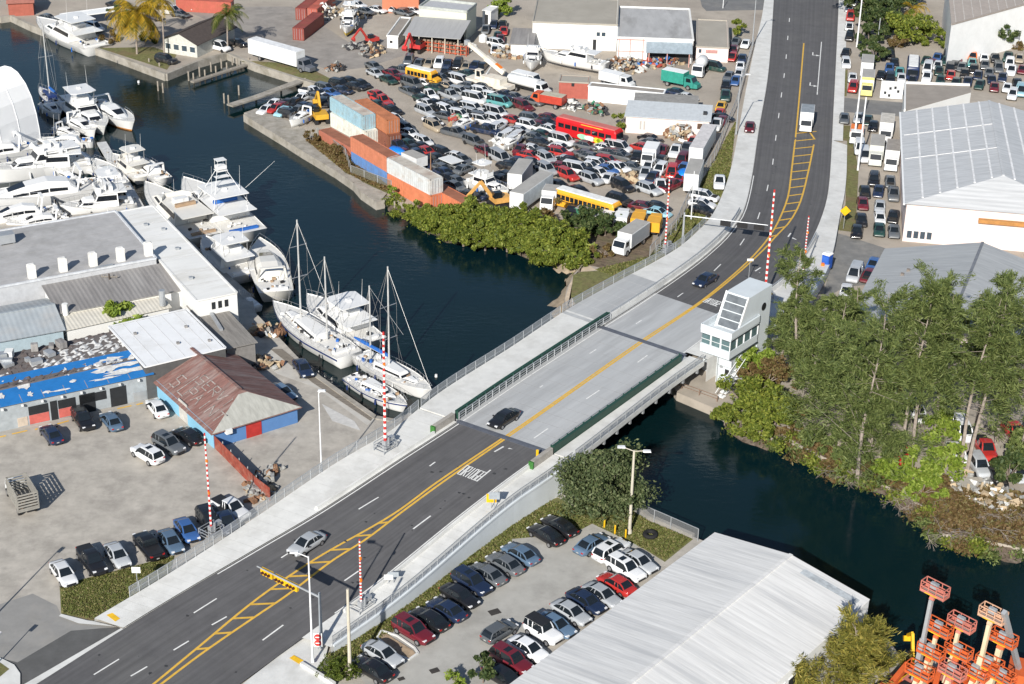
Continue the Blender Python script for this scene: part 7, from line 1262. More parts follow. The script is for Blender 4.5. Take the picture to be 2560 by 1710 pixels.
palm("big yellowing coconut palm on the lawn across the water", K(0,0,1255,495), K(0,0,1215,20), nf=70, fl=6.6, m=L_paly, r=.22); palm("green palm standing beside the white semitrailer across the water", K(0,0,2085,470), K(0,0,2060,60), nf=26, fl=5.0); palm("tall palm trunk with high crown between the big palm and the cottage", K(0,0,1505,510), K(0,0,1450,-60), nf=20, fl=4.0, m=L_paly); palm("slender palm behind the big yellowing palm", K(0,0,1385,330), K(0,0,1340,-40), nf=18, fl=3.8, m=L_paly); palm("golden palm among the bushy trees beside the far road", K(3,0,1300,230), K(3,0,1320,20), nf=18, fl=4.0, m=L_paly)
for x, y, r, lab in ((1330,400,2.4,"dark shrub under the big yellowing palm"),(1000,380,2.2,"orange tinted shrub beside the moored flybridge yacht"),(1050,160,2.0,"dark shrub behind the palm trees")): bush(lab, K(0,0,x,y), (r, r, 1.2), 1300, L_dry if 'orange' in lab else L_dark, .35)
bush("feathery green palm bush between the cream shed and the bright white roof", K(0,1,1140,1440), (2.5, 2.5, 2.1), 1800, L_brt, .5, "palm_bush", "bush", z=2.2)
# upper corner trees
for x, y, r, h, n, m, lab in ((960,180,6,9,6000,L_dark,"large dark tree by the road behind the white utility pole"),(1130,60,6,9,6000,L_dark,"large dark tree at the top edge beside the golden palm"),(1000,330,4,6,3000,L_dark,"mid green tree in front of the large dark tree"),(1270,400,5,6.5,5500,L_mang,"bushy mid green tree before the white parked trucks"),(1430,400,3.4,4,2600,L_mang,"low green tree beside the bushy mid green tree"),(960,590,3.2,4.5,2400,L_dark,"dark ragged shrub behind the yellow fronted truck"),(1640,430,3.2,4,2300,L_mang,"green shrub before the white warehouse wall"),(1790,450,2.8,3.4,1100,L_dry,"dry brown shrub before the white warehouse wall"),(2070,440,4.6,6,4600,L_dark,"round green tree standing alone against the white warehouse wall"),(2260,450,2.6,3,900,L_dry,"dry shrub beside the lone round tree"),(1180,440,2.4,3,900,L_dry,"dry shrub behind the navy bus")): bush(lab, K(3,0,x,y), (r, r, h * .42), n, m, .42, "leafy_tree" if h > 4.4 else "shrub", "tree" if h > 4.4 else "shrub", trunk=h * .16 if h > 4.4 else 0)
bush("bright round green tree behind the small white kiosk", K(1,0,2225,150), (2.6, 2.6, 2.2), 2400, L_brt, .35, "leafy_tree", "tree", trunk=.7); bush("green shrub at the nose of the red coach", K(2,0,1040,1180), (2.2, 2.2, 1.7), 1500, L_mang, .3); bush("climbing green shrub beside the pinkish building by the road", K(2,0,2060,330), (1.4, 2.6, 2.2), 1500, L_mang, .32)
# bare branches and rubble on the right bank
t = thing("dead_branch", "tangle of bare grey branches hanging over the dark canal", "branches", at(K(3,3,1720,140), .2)); mb = MB()
def twig(p, d, l, r, k):
    e = p + d * l; mb.tube(p, e, r, r * .55, 4, False)
    if k:
        for _ in range(3): d2 = (d + Vector((random.uniform(-.7, .7), random.uniform(-.7, .7), random.uniform(-.5, .4)))).normalized(); twig(e, d2, l * .72, r * .55, k - 1)
for k in range(9): twig(Vector((k * .9 - 3, random.uniform(-.5, .5) + .0, 0)), Vector((random.uniform(-.5, .3), -.8, random.uniform(.0, .5))).normalized(), 1.5, .07, 3)
kid(t, "branch", mb.data("branch", BARKL))
for i, (x, y, s, lab) in enumerate(((1880,1320,1.7,"largest pale concrete slab on the rubble bank"),(1730,1330,1.1,"flat pale slab beside the largest one on the rubble bank"),(1950,1470,1.0,"tilted slab low on the rubble bank"),(1080,1110,1.2,"pale rock at the foot of the leaning pines"),(2100,1440,.9,"small pale slab at the edge of the rubble bank"))):
    mb = MB(); k = 7; pr = [(math.cos(6.283 * j / k) * s * random.uniform(.8, 1.4), math.sin(6.283 * j / k) * s * random.uniform(.6, 1.0)) for j in range(k)]; mb.prism(pr, 0, .3 * s); o = mb.build("concrete_slab", M_stone); o.location = at(K(3,2,x,y), .05); o.rotation_euler = (.2, .12, i); tag(o, lab, "slab")
# ground cover
pts = []
def scatter(poly, n, m, name, sz=.22, zz=.06):
    q = [at(p) for p in poly]; P2 = np.array([(p.x, p.y) for p in q]); lo, hi = P2.min(0), P2.max(0); out = []
    while len(out) < n:
        c = lo + (hi - lo) * rng.random((n, 2)); x, y = c[:, 0], c[:, 1]; ins = np.zeros(n, bool); j = len(P2) - 1
        for i in range(len(P2)): xi, yi = P2[i]; xj, yj = P2[j]; ins ^= ((yi > y) != (yj > y)) & (x < (xj - xi) * (y - yi) / (yj - yi + 1e-12) + xi); j = i
        out += [tuple(k) for k in c[ins]]
    a = np.array(out[:n]); o = quads(name, np.c_[a, zz + rng.random(n) * zz], sz, m, None, 1.4); tag(o, kind='stuff'); return o
L_gr = leafmat("grass_blade", (.10, .125, .03), (.17, .19, .055), (.26, .22, .10))
scatter([K(1,3,640,1310), K(1,3,1270,880), K(1,3,2345,100), K(2,2,0,1568), K(2,2,330,1450), K(2,2,700,1568), K(2,3,735,100), K(2,3,560,190), K(2,3,0,240), K(1,3,1560,850), K(1,3,830,1380)], 9000, L_gr, "grass", .2); scatter([K(2,2,560,1460), K(2,2,1040,1510), K(2,3,1250,80), K(2,3,1640,240), K(2,3,1400,430), K(2,3,735,100)], 6000, L_gr, "grass", .2)
scatter([K(0,3,560,670), K(0,3,960,570), K(0,3,1590,400), K(0,3,1550,560), K(0,3,850,980), K(0,3,570,915)], 7000, L_gr, "grass", .17); scatter([K(1,0,460,1300), K(1,0,620,1260), K(1,0,900,1480), K(1,1,1250,190), K(1,1,1180,190), K(1,1,830,30), K(1,0,700,1490)], 7000, L_dry, "weeds", .4, .25)
scatter([K(2,0,2050,1110), K(2,0,2000,1568), K(2,1,1990,60), K(2,1,1850,380), K(2,1,1560,690), K(2,1,1000,1000), K(2,1,760,900), K(2,1,1260,780), K(2,1,1620,330), K(2,0,1980,1230)], 9000, L_gr, "grass", .25); scatter([FAR2[3]] + FAR2[4:] + [K(3,2,2345,1400), K(3,2,1700,1250), K(3,2,900,1080), K(3,2,100,780)], 9000, L_dry, "undergrowth", .35, .2)

for x, y, r, h, lab in ((2080,820,2.6,2.6,"bright green bush drooping into the canal past the tower"),(2230,860,2.4,2.2,"low bright bush at the waterline below the first pines"),(1950,720,1.8,2.0,"small bright bush at the tower steps")): bush(lab, K(2,2,x,y), (r, r, h * .62), 3200, L_mang, .30, "bush", "bush", z=-.4)
for x, y, r, h, lab in ((420,950,2.4,2.4,"olive bush hanging over the water below the leaning pines"),(620,1060,2.2,2.4,"olive bush trailing into the water beside the leaning trunk"),(760,1130,2.0,2.0,"small olive bush at the waterline beside the pale rock"),(1400,1420,2.4,2.0,"light green bush drooping to the water at the overhang")): bush(lab, K(3,2,x,y), (r, r, h * .62), 2400, L_pine if 'olive' in lab else L_brt, .30, "bush", "bush", z=-.3)
for x, y, r, h, n, lab in ((880,60,5,7,5000,"dark spreading tree at the top edge by the white pole"),(1060,230,5,7,5000,"dark tree filling the gap below the golden palm"),(920,420,3.4,4.6,2600,"dark green tree beside the white utility pole's foot")): bush(lab, K(3,0,x,y), (r, r, h * .42), n, L_dark, .42, "leafy_tree", "tree", trunk=h * .16)

def fringe(q, n, m, name, wd=1.6):          # ragged growth trailing over the water's edge
    seg = [(a, b, (b - a).length) for a, b in zip(q, q[1:])]; tot = sum(k[2] for k in seg); out = []
    for a, b, l in seg:
        t = (b - a).normalized(); nn = Vector((t.y, -t.x, 0))
        for c in range(max(2, int(l / 1.1))):
            if random.random() < .35: continue
            o = a.lerp(b, random.random()) + nn * random.uniform(-.8, wd); k = int(n / tot * 1.6 * random.uniform(.5, 1.6)); out.append(np.array(o)[None] + rng.normal(size=(k, 3)) * np.array([.55, .55, .3]) + np.array([0, 0, random.uniform(-.9, .3)]))
    tag(quads(name, np.concatenate(out), .26, m, None, 1.8), kind='stuff')
fringe(f2[2:], 9000, L_mang, "bank_vegetation"); fringe(f2[3:], 6000, L_dry, "dry_brush", 2.0); fringe(f2[3:], 4000, L_pine, "bank_vegetation", 2.4); fringe(fl[22:30], 6000, L_mang, "bank_vegetation", 2.2)
for i, (x, y) in enumerate(((1260,1400),(2050,1560),(700,1180),(2250,1500))):
    t = thing("dead_branch", ("bare grey limbs reaching over the water at the overhanging trees", "bare twigs at the waterline below the rubble bank", "dead limbs trailing in the water below the leaning pines", "pale dead branches at the right edge of the rubble bank")[i], "branches", at(K(3,2,x,y), -.2)); mb = MB()
    for k in range(6): twig(Vector((k * .8 - 2, random.uniform(-.4, .4), 0)), Vector((random.uniform(-.7, .5), -.7, random.uniform(-.05, .5))).normalized(), 1.4, .06, 3)
    kid(t, "branch", mb.data("branch", BARKL))
# ================================================================ TRUCKS, BUSES, MACHINES, SCRAP
M_tw = mat("truck_white", (.70, .71, .71), .45, var=.06, scale=.6, dirt=(.45, .43, .40), dscale=.5, damt=.4); M_tg = mat("box_roof_grey", (.36, .35, .33), .8, var=.12, scale=.7); M_sil = mat("box_side_grey", (.32, .34, .36), .5, var=.1)
def wheels(t, xs, wd, r=.48):
    ty, rm = WHEEL[.5]
    for x in xs:
        for s in (-1, 1): o = kid(t, "wheel", ty, (x, s * (wd / 2 - .16), r)); kid(o, "rim", rm)
def cabm(t, x0, L, wd, h, m, z0=.5, hood=0):
    mb = MB(); mb.loft([[(x0, y, z) for y, z in ((-wd / 2, z0), (wd / 2, z0), (wd / 2 * .92, h), (-wd / 2 * .92, h))], [(x0 + L * .72, y, z) for y, z in ((-wd / 2, z0), (wd / 2, z0), (wd / 2 * .9, h - .05), (-wd / 2 * .9, h - .05))], [(x0 + L, y, z) for y, z in ((-wd / 2 * .97, z0), (wd / 2 * .97, z0), (wd / 2 * .93, h * .58), (-wd / 2 * .93, h * .58))]])
    if hood: mb.loft([[(x0 + L, y, z) for y, z in ((-wd * .42, z0), (wd * .42, z0), (wd * .38, h * .56), (-wd * .38, h * .56))], [(x0 + L + hood, y, z) for y, z in ((-wd * .38, z0), (wd * .38, z0), (wd * .34, h * .48), (-wd * .34, h * .48))]])
    c = kid(t, "cab", mb.data("cab", m)); g = MB(); x1, x2 = x0 + L * .72 + .03, x0 + L + .02; g.poly([(x2 - L * .03, -wd * .42, h * .62), (x2 - L * .03, wd * .42, h * .62), (x1 + .02, wd * .41, h - .14), (x1 + .02, -wd * .41, h - .14)]); kid(c, "windscreen", g.data("windscreen", GLASS))
    for s in (-1, 1): g = MB(); p = [(x0 + L * .2, s * (wd * .475 + .02), h * .62), (x0 + L * .75, s * (wd * .475 + .02), h * .62), (x0 + L * .66, s * (wd * .462 + .02), h - .2), (x0 + L * .2, s * (wd * .462 + .02), h - .2)]; g.poly(p if s < 0 else p[::-1]); kid(c, "side_window", g.data("side_window", GLASS))
    return c
def place(name, label, cat, p, d, z=.02, hz=1.4, rz=None, group=None):
    g = at(p, z + hz); return thing(name, label, cat, (g.x, g.y, z), heading(p, d, z) if rz is None else rz, group)
def boxtruck(label, p, d, L=7.0, wd=2.4, H=3.4, cab=True, m=None, cm=None, roof=None, side=None, z=.02, name="box_truck", cat="truck", hood=0, band=None):
    t = place(name, label, cat, p, d, z, 1.7); m = m or M_tw; cl = 1.9 if cab else 0; x0 = -L / 2; x1 = L / 2 - cl
    mb = MB(); mb.prism([(x0, -wd / 2), (x1 - .1, -wd / 2), (x1 - .1, wd / 2), (x0, wd / 2)], .95, H); bx = kid(t, "box_body", mb.data("box_body", m)); mb = MB(); mb.prism([(x0 + .06, -wd / 2 + .06), (x1 - .16, -wd / 2 + .06), (x1 - .16, wd / 2 - .06), (x0 + .06, wd / 2 - .06)], H, H + .03); kid(bx, "box_roof", mb.data("box_roof", roof or M_tg))
    if side: mb = MB(); [mb.box(((x0 + x1) / 2, s * (wd / 2 + .01), (H + .95) / 2), (x1 - x0 - .3, .03, H - 1.2)) for s in (-1, 1)]; kid(bx, "side_panel", mb.data("side_panel", side))
    if band: mb = MB(); mb.box((x1 + .02 - .1, 0, H - .25), (.06, wd * .98, .5)); kid(bx, "front_panel", mb.data("front_panel", band))
    mb = MB(); mb.box((0 if cab else 0, 0, .8), (L * .96, .9, .25)); kid(t, "chassis", mb.data("chassis", TRIM))
    if cab: cabm(t, x1, cl, wd * .92, 2.5, cm or m, .5, hood); wheels(t, (x0 + L * .2, L / 2 - 1.0), wd)
    else: wheels(t, (x0 + 1.1, x0 + 2.3), wd); mb = MB(); [mb.box((x1 - 1.6, s * .7, .45), (.14, .14, .9)) for s in (-1, 1)]; kid(t, "landing_leg", mb.data("landing_leg", TRIM)).name = "landing_gear"
    return t
def bus(label, p, d, L, m, roof, H=3.1, nw=9, wd=2.5, stripe=None, hood=0, z=.02, wins=None, name="bus"):
    t = place(name, label, "bus", p, d, z, 1.6); mb = MB(); f = L / 2 - hood; mb.loft([[(x, -wd / 2, .45), (x, wd / 2, .45), (x, wd / 2, H - .35), (x, wd * .40, H), (x, -wd * .40, H), (x, -wd / 2, H - .35)] for x in (-L / 2, f - .5)] + [[(f, -wd / 2 * .97, .5), (f, wd / 2 * .97, .5), (f - .15, wd * .46, H - .5), (f - .3, wd * .36, H - .15), (f - .3, -wd * .36, H - .15), (f - .15, -wd * .46, H - .5)]]); b_ = kid(t, "body", mb.data("body", m))
    mb = MB(); mb.loft([[(x, -wd * .40, H - .02), (x, wd * .40, H - .02), (x, wd * .32, H + .1), (x, -wd * .32, H + .1)] for x in (-L / 2 + .1, f - .6)]); kid(t, "roof", mb.data("roof", roof)); a, z0 = (f - .8 + L / 2 - .5) / nw, H * .52
    for s in (-1, 1):
        for k in range(nw): mb = MB(); mb.box((-L / 2 + .4 + a * (k + .5), s * (wd / 2 + .005), z0 + .42), (a * .82, .04, .78)); kid(t, "window", mb.data("window", GLASS))
    mb = MB(); mb.poly([(f + .02, -wd * .43, H * .42), (f + .02, wd * .43, H * .42), (f - .12, wd * .42, H - .55), (f - .12, -wd * .42, H - .55)]); kid(t, "windscreen", mb.data("windscreen", GLASS))
    if hood: mb = MB(); mb.loft([[(f - .1, y, z1) for y, z1 in ((-wd * .42, .5), (wd * .42, .5), (wd * .38, 1.65), (-wd * .38, 1.65))], [(L / 2, y, z1) for y, z1 in ((-wd * .36, .5), (wd * .36, .5), (wd * .33, 1.35), (-wd * .33, 1.35))]]); kid(t, "bonnet", mb.data("bonnet", m))
    if stripe: mb = MB(); [mb.box((0, s * (wd / 2 + .008), z0 - .2), (L * .92, .03, .14)) for s in (-1, 1)]; kid(b_, "stripe", mb.data("stripe", stripe))
    wheels(t, (-L * .27, L * .30), wd); return t
YB = mat("school_bus_yellow", (.72, .36, .03), .45, var=.06); BR = mat("coach_red", (.52, .015, .02), .4, var=.06); BRR = mat("coach_faded_red", (.50, .15, .13), .7, var=.15, scale=1)
bus("long yellow school bus with white roof at the bottom of the salvage yard", Z(5,1735,1330), (60, 17), 12.2, YB, mat("bus_roof_white", (.75, .75, .73), .5), nw=12, stripe=TRIM, hood=.9); bus("short yellow school bus with white roof among the dark cars", Z(2,1170,420), (60, 14), 7.2, YB, MATS["bus_roof_white"], H=2.8, nw=6, wd=2.3, stripe=TRIM, hood=.9)
t = bus("bright red coach with colourful side panels in the salvage yard", (1474, 331), (60, 15), 12.6, BR, BRR, H=3.4, nw=8, wd=2.6); b_ = [o for o in KIDS[t.name] if o.name.startswith("body")][0]
for x, c, nm in ((-.6, (.30, .62, .40), "pale_green_mark"), (.9, (.75, .70, .62), "pale_mark"), (2.3, (.72, .66, .03), "yellow_mark"), (3.0, (.35, .50, .02), "lime_mark")):
    mb = MB(); [mb.loft([[(x + (1.15 if nm[0] == 'p' else .75) * math.cos(a), s * (1.30 + k), 1.02 + .48 * math.sin(a)) for a in [i * .5236 for i in range(12)]] for k in (.0, .022 + .004 * (x > 0))]) for s in (-1, 1)]; kid(b_, "decal", mb.data("decal", mat(nm, c, .5)))
mb = MB(); [mb.box((1.2, s * 1.22, 3.17), (4.5, .12, .1)) for s in (-1, 1)]; kid(b_, "yellow_stripe", mb.data("yellow_stripe", mat("coach_yellow", (.7, .55, .05), .5)))
bus("dark navy bus with white roof among the parked cars behind the brown flat roof", Z(7,1045,370), (-2, 30), 8.5, mat("navy_bus", (.015, .03, .09), .4), MATS["bus_roof_white"], H=2.9, nw=6, wd=2.4)
boxtruck("white box truck driving on the far road beside the striped median", K(3,0,355,1090), (-4, 30), 6.8, z=.04, roof=mat("truck_roof_blue_grey", (.25, .28, .31), .7)); boxtruck("yellow fronted white truck under the utility poles by the far road", Z(7,510,560), (-3, 30), 7.5, H=3.5, band=mat("pale_yellow_panel", (.70, .62, .18), .6), cm=mat("cab_pale_yellow", (.66, .60, .22), .5)); boxtruck("grey topped white trailer behind the yellow fronted truck", Z(7,505,375), (-3, 30), 6, cab=False, H=3.6)
boxtruck("white box truck with pale roof behind the two grey box trucks", K(3,0,1085,1180), (-4, 30), 7.5, roof=mat("pale_roof", (.5, .48, .44), .8)); boxtruck("cream faced box truck beside the utility pole", K(3,0,995,1385), (-4, 30), 8, m=mat("box_cream", (.55, .56, .52), .6)); boxtruck("white faced box truck next to the ribbed warehouse wall", K(3,0,1138,1430), (-4, 30), 8, roof=mat("brown_grey_roof", (.29, .27, .25), .8)); boxtruck("white recovery truck with orange bed at the roadside poles", K(3,0,815,1200), (-4, 30), 6.5, H=1.9, roof=M_or)
boxtruck("white box trailer with grey roof at the canal end of the verge", K(2,1,1085,610), (-48, 34), 8, cab=True, H=3.2, side=M_sil); boxtruck("grey sided box trailer standing alone below the silver cars", Z(5,440,830), (-26, 36), 7.5, H=3.6, cab=False, side=M_sil); boxtruck("long grey roofed box trailer beside the white cab", Z(5,650,1120), (-36, 26), 11, H=3.6, cab=False, side=mat("pale_box_side", (.52, .56, .58), .5))
boxtruck("long white semitrailer along the fence at the yard's road side", Z(6,1730,640), (-26, 46), 13, H=3.7, cab=False, roof=mat("pale_trailer_roof", (.58, .56, .56), .7)); boxtruck("white box body with grey roof at the lower end of the fence", Z(6,1565,1230), (-12, 34), 7.5, H=3.9, cab=False); boxtruck("white semitrailer with grey tractor parked along the seawall", (700, 140), (60, 17), 15.5, H=3.9, roof=mat("semi_roof_white", (.72, .73, .74), .6), cm=mat("tractor_grey", (.12, .13, .15), .4), hood=1.2); boxtruck("teal box truck near the road fence in the salvage yard", K(2,0,1535,715), (60, 12), 6.8, H=3.1, m=mat("truck_teal", (.03, .26, .20), .5), roof=M_white_p, cm=mat("cab_teal", (.03, .22, .18), .5), hood=.8); boxtruck("white high roofed crew truck beside the teal box truck", K(2,0,955,710), (60, 14), 6.6, H=2.6, roof=M_white_p, hood=.6)
boxtruck("red tipper truck in front of the brick red shed", Z(3,1400,830), (-58, -10), 6.5, H=2.4, m=mat("truck_red", (.42, .05, .03), .5), cm=mat("cab_orange_red", (.55, .09, .03), .5), roof=mat("tipper_tan", (.45, .42, .33), .8), hood=.9); boxtruck("white tractor cab wreck beside the long yellow school bus", Z(5,980,1200), (-20, 34), 5, H=3.0); boxtruck("white recreational van with flat roof in the roadside rows", Z(6,770,760), (-16, 30), 6.2, H=2.8, roof=M_white_p); boxtruck("white canopy truck against the white hull in the yard", K(2,0,130,700), (60, 14), 5.5, H=2.4, roof=M_white_p)
t = place("tank_truck", "white tank truck in the middle of the salvage yard", "truck", Z(3,1010,600), (60, 15)); mb = MB(); mb.loft([[(x, 1.2 * k * math.cos(a), 2.0 + .95 * k * math.sin(a)) for a in [i * .5236 for i in range(12)]] for x, k in ((-4.2, .8), (-4, 1), (2.2, 1), (2.4, .8))]); kid(t, "tank", mb.data("tank", M_tw, True)); cabm(t, 2.5, 1.9, 2.3, 2.5, M_tw, .5, .8); wheels(t, (-3, -1.8, 3.4), 2.4); mb = MB(); mb.box((0, 0, .85), (8, .9, .3)); kid(t, "chassis", mb.data("chassis", TRIM))
t = place("mixer_truck", "white cement mixer truck beside the small pinkish building", "truck", K(2,0,1730,610), (-22, 30)); mb = MB(); mb.loft([[(x, k * math.cos(a), 2.3 + x * .06 + k * math.sin(a)) for a in [i * .5236 for i in range(12)]] for x, k in ((-3.2, .5), (-1.8, 1.15), (.2, 1.2), (1.4, .7))]); kid(t, "drum", mb.data("drum", mat("drum_white", (.6, .62, .62), .5), True)); cabm(t, 1.8, 1.9, 2.3, 2.5, M_tw); wheels(t, (-2.2, -1, 2.6), 2.4); mb = MB(); mb.box((0, 0, .85), (7, .9, .3)); kid(t, "chassis", mb.data("chassis", TRIM))
# mobile crane
t = place("mobile_crane", "white truck crane with its boom raised across the salvage yard", "crane", Z(3,330,520), (60, 15), hz=1.6); CW = mat("crane_cream", (.68, .64, .56), .5, var=.1, dirt=(.45, .25, .15), dscale=.8, damt=.4); mb = MB(); mb.prism([(-5, -1.3), (5, -1.3), (5, 1.3), (-5, 1.3)], .7, 1.5); mb.prism([(-1.5, -1.2), (3.2, -1.2), (3.2, 1.2), (-1.5, 1.2)], 1.5, 2.6); kid(t, "carrier", mb.data("carrier", CW)); cabm(t, -3.2, 1.7, 1.2, 3.3, CW, 1.5); wheels(t, (-4, -2.7, 2.6, 4), 2.6, .52); pv = at(Z(3,590,380), 3.4); tip = at((1168, 106), 8.0); a = pv - Vector(t.location); rz_ = t.rotation_euler.z; RI = Matrix.Rotation(-rz_, 4, 'Z'); A_, B_ = RI @ a, RI @ (tip - Vector(t.location)); mb = MB(); m_ = A_.lerp(B_, .5); mb.beam(A_, m_, .85, .95); mb.beam(m_, B_, .6, .7); bm_ = kid(t, "boom", mb.data("boom", CW)); mb = MB(); mb.beam(A_.lerp(B_, .06) + Vector((0, 0, .5)), A_.lerp(B_, .22) + Vector((0, 0, .52)), .86, .1); kid(bm_, "orange_panel", mb.data("orange_panel", M_or)); mb = MB(); mb.tube((-1.0, 0, 2.5), A_.lerp(B_, .3), .16, .12); kid(t, "lift_ram", mb.data("lift_ram", M_galv)); mb = MB(); mb.box(B_, (.9, .7, .9)); kid(bm_, "boom_head", mb.data("boom_head", M_galv))
# tow truck behind the fence, stake truck, excavator
t = place("stake_truck", "white stake bed truck with high grey slatted sides in the open lot", "truck", K(0,2,190,1390), (-26, -44), hz=1.2); SG = mat("stake_grey", (.27, .26, .235), .85, var=.15); mb = MB(); mb.box((-1.0, 0, .95), (4.6, 2.3, .16)); kid(t, "bed", mb.data("bed", SG)); mb = MB()
for s in (-1, 1):
    for k in range(6): mb.beam((-3.25, s * 1.12, 1.15 + k * .36), (1.25, s * 1.12, 1.15 + k * .36), .05, .22)
    for k in range(6): mb.box((-3.2 + k * .88, s * 1.15, 2.0), (.1, .08, 2.1))
for k in range(6): mb.beam((-3.25, -1.12, 1.15 + k * .36), (-3.25, 1.12, 1.15 + k * .36), .05, .2); mb.beam((1.25, -1.12, 1.15 + k * .36), (1.25, 1.12, 1.15 + k * .36), .05, .2)
kid(t, "stake_side", mb.data("stake_side", SG)); cabm(t, 1.45, 1.7, 2.0, 2.2, M_tw); wheels(t, (-2.2, 2.3), 2.2); mb = MB(); [mb.box((random.uniform(-2.8, .8), random.uniform(-.8, .8), 1.2), (.7, .5, .4), random.random()) for _ in range(9)]; kid(t, "load", mb.data("load", mat("brown_load", (.16, .12, .09), .95)))
def excavator(label, p, d, m, sc=1.0):
    t = place("excavator", label, "digger", p, d, hz=.8); mb = MB(); [mb.loft([[(x, s * 1.0 + q, z) for q, z in ((-.28, .05 + e), (.28, .05 + e), (.28, .85 - e), (-.28, .85 - e))] for x, e in ((-1.7, .25), (-1.4, 0), (1.4, 0), (1.7, .25))]) for s in (-1, 1)]; kid(t, "track", mb.data("track", TRIM)).name = "undercarriage"; mb = MB(); mb.prism([(-1.6, -1.2), (1.3, -1.2), (1.3, 1.2), (-1.6, 1.2)], 1.0, 1.9); kid(t, "house", mb.data("house", m)); mb = MB(); mb.prism([(.1, .2), (1.4, .2), (1.4, 1.15), (.1, 1.15)], 1.9, 2.9); kid(t, "cab", mb.data("cab", GLASS)); mb = MB(); mb.beam((1.2, -.3, 1.7), (3.2, -.3, 4.6), .4, .55); mb.beam((3.2, -.3, 4.6), (5.4, -.3, 2.6), .3, .42); mb.loft([[(5.2, -.8, 2.7), (5.2, .2, 2.7), (5.9, .2, 2.2), (5.9, -.8, 2.2)], [(5.0, -.8, 1.9), (5.0, .2, 1.9), (5.4, .2, 1.6), (5.4, -.8, 1.6)]]); kid(t, "arm", mb.data("arm", m)); t.scale = (sc,) * 3; return t
EY = mat("digger_yellow", (.60, .33, .03), .5, var=.15); excavator("yellow excavator and rusty arm beside the white container stack", K(1,0,590,1080), (-20, -30), EY); excavator("orange yellow loader with long arm above the canal bushes", K(1,1,2230,280), (-60, 10), mat("loader_orange", (.62, .34, .10), .5)); excavator("red excavator in the yard before the dark lean to", K(1,0,1480,440), (-40, 25), mat("digger_red", (.5, .04, .04), .5)); excavator("yellow forklift arm and red digger by the narrow white shed", K(1,0,1060,370), (-50, 10), mat("digger_red2", (.45, .05, .04), .5), .8)
# orange rack frames below the lean-to
t = place("steel_rack", "long orange steel rack full of parts below the grey lean to", "rack", Z(8,830,880), (60, 8), hz=1.0); mb = MB(); m2 = MB()
for k in range(9): mb.box((-4.8 + k * 1.2, -.5, 1.1), (.12, .12, 2.2)); mb.box((-4.8 + k * 1.2, .5, 1.1), (.12, .12, 2.2))
for z in (.3, 1.1, 1.9):
    for y in (-.5, .5): mb.beam((-4.8, y, z), (4.8, y, z), .1)
    for k in range(12): m2.box((-4.4 + k * .8, 0, z + .28), (random.uniform(.4, .7), random.uniform(.5, .9), random.uniform(.3, .55)))
kid(t, "frame", mb.data("frame", mat("rack_orange", (.55, .11, .05), .6))); kid(t, "stored_load", m2.data("stored_load", mat("mixed_parts", (.22, .17, .13), .9, var=.6, scale=3))).name = "parts_load"
# scrap
SC = [mat("scrap_rust", (.22, .12, .07), .9, var=.5, scale=3), mat("scrap_grey", (.28, .28, .27), .8, var=.5, scale=3), mat("scrap_white", (.6, .6, .58), .7, var=.3, scale=3), mat("scrap_dark", (.04, .04, .045), .8), mat("scrap_red", (.36, .06, .04), .7), mat("scrap_tan", (.42, .33, .22), .9), mat("scrap_green", (.05, .20, .12), .7), mat("scrap_blue", (.03, .14, .40), .6)]
def heap(label, p, R2, H, n, pal, z=.0, sz=(.3, 1.3)):
    b = at(p, z); t = thing("scrap_pile", label, "scrap pile", b, random.random() * 3); mb = MB()
    for k in range(n):
        a, r = random.random() * 6.283, math.sqrt(random.random()); x, y = R2[0] * r * math.cos(a), R2[1] * r * math.sin(a); h = H * (1 - r ** 1.5) * random.random(); mb.cur = random.randrange(len(pal)); mb.box((x, y, h + .15), (random.uniform(*sz), random.uniform(*sz) * .6, random.uniform(*sz) * .55), random.random() * 3, random.uniform(-.6, .6), random.uniform(-.6, .6))
    kid(t, "scrap", mb.data("scrap", [SC[i] for i in pal])); return t
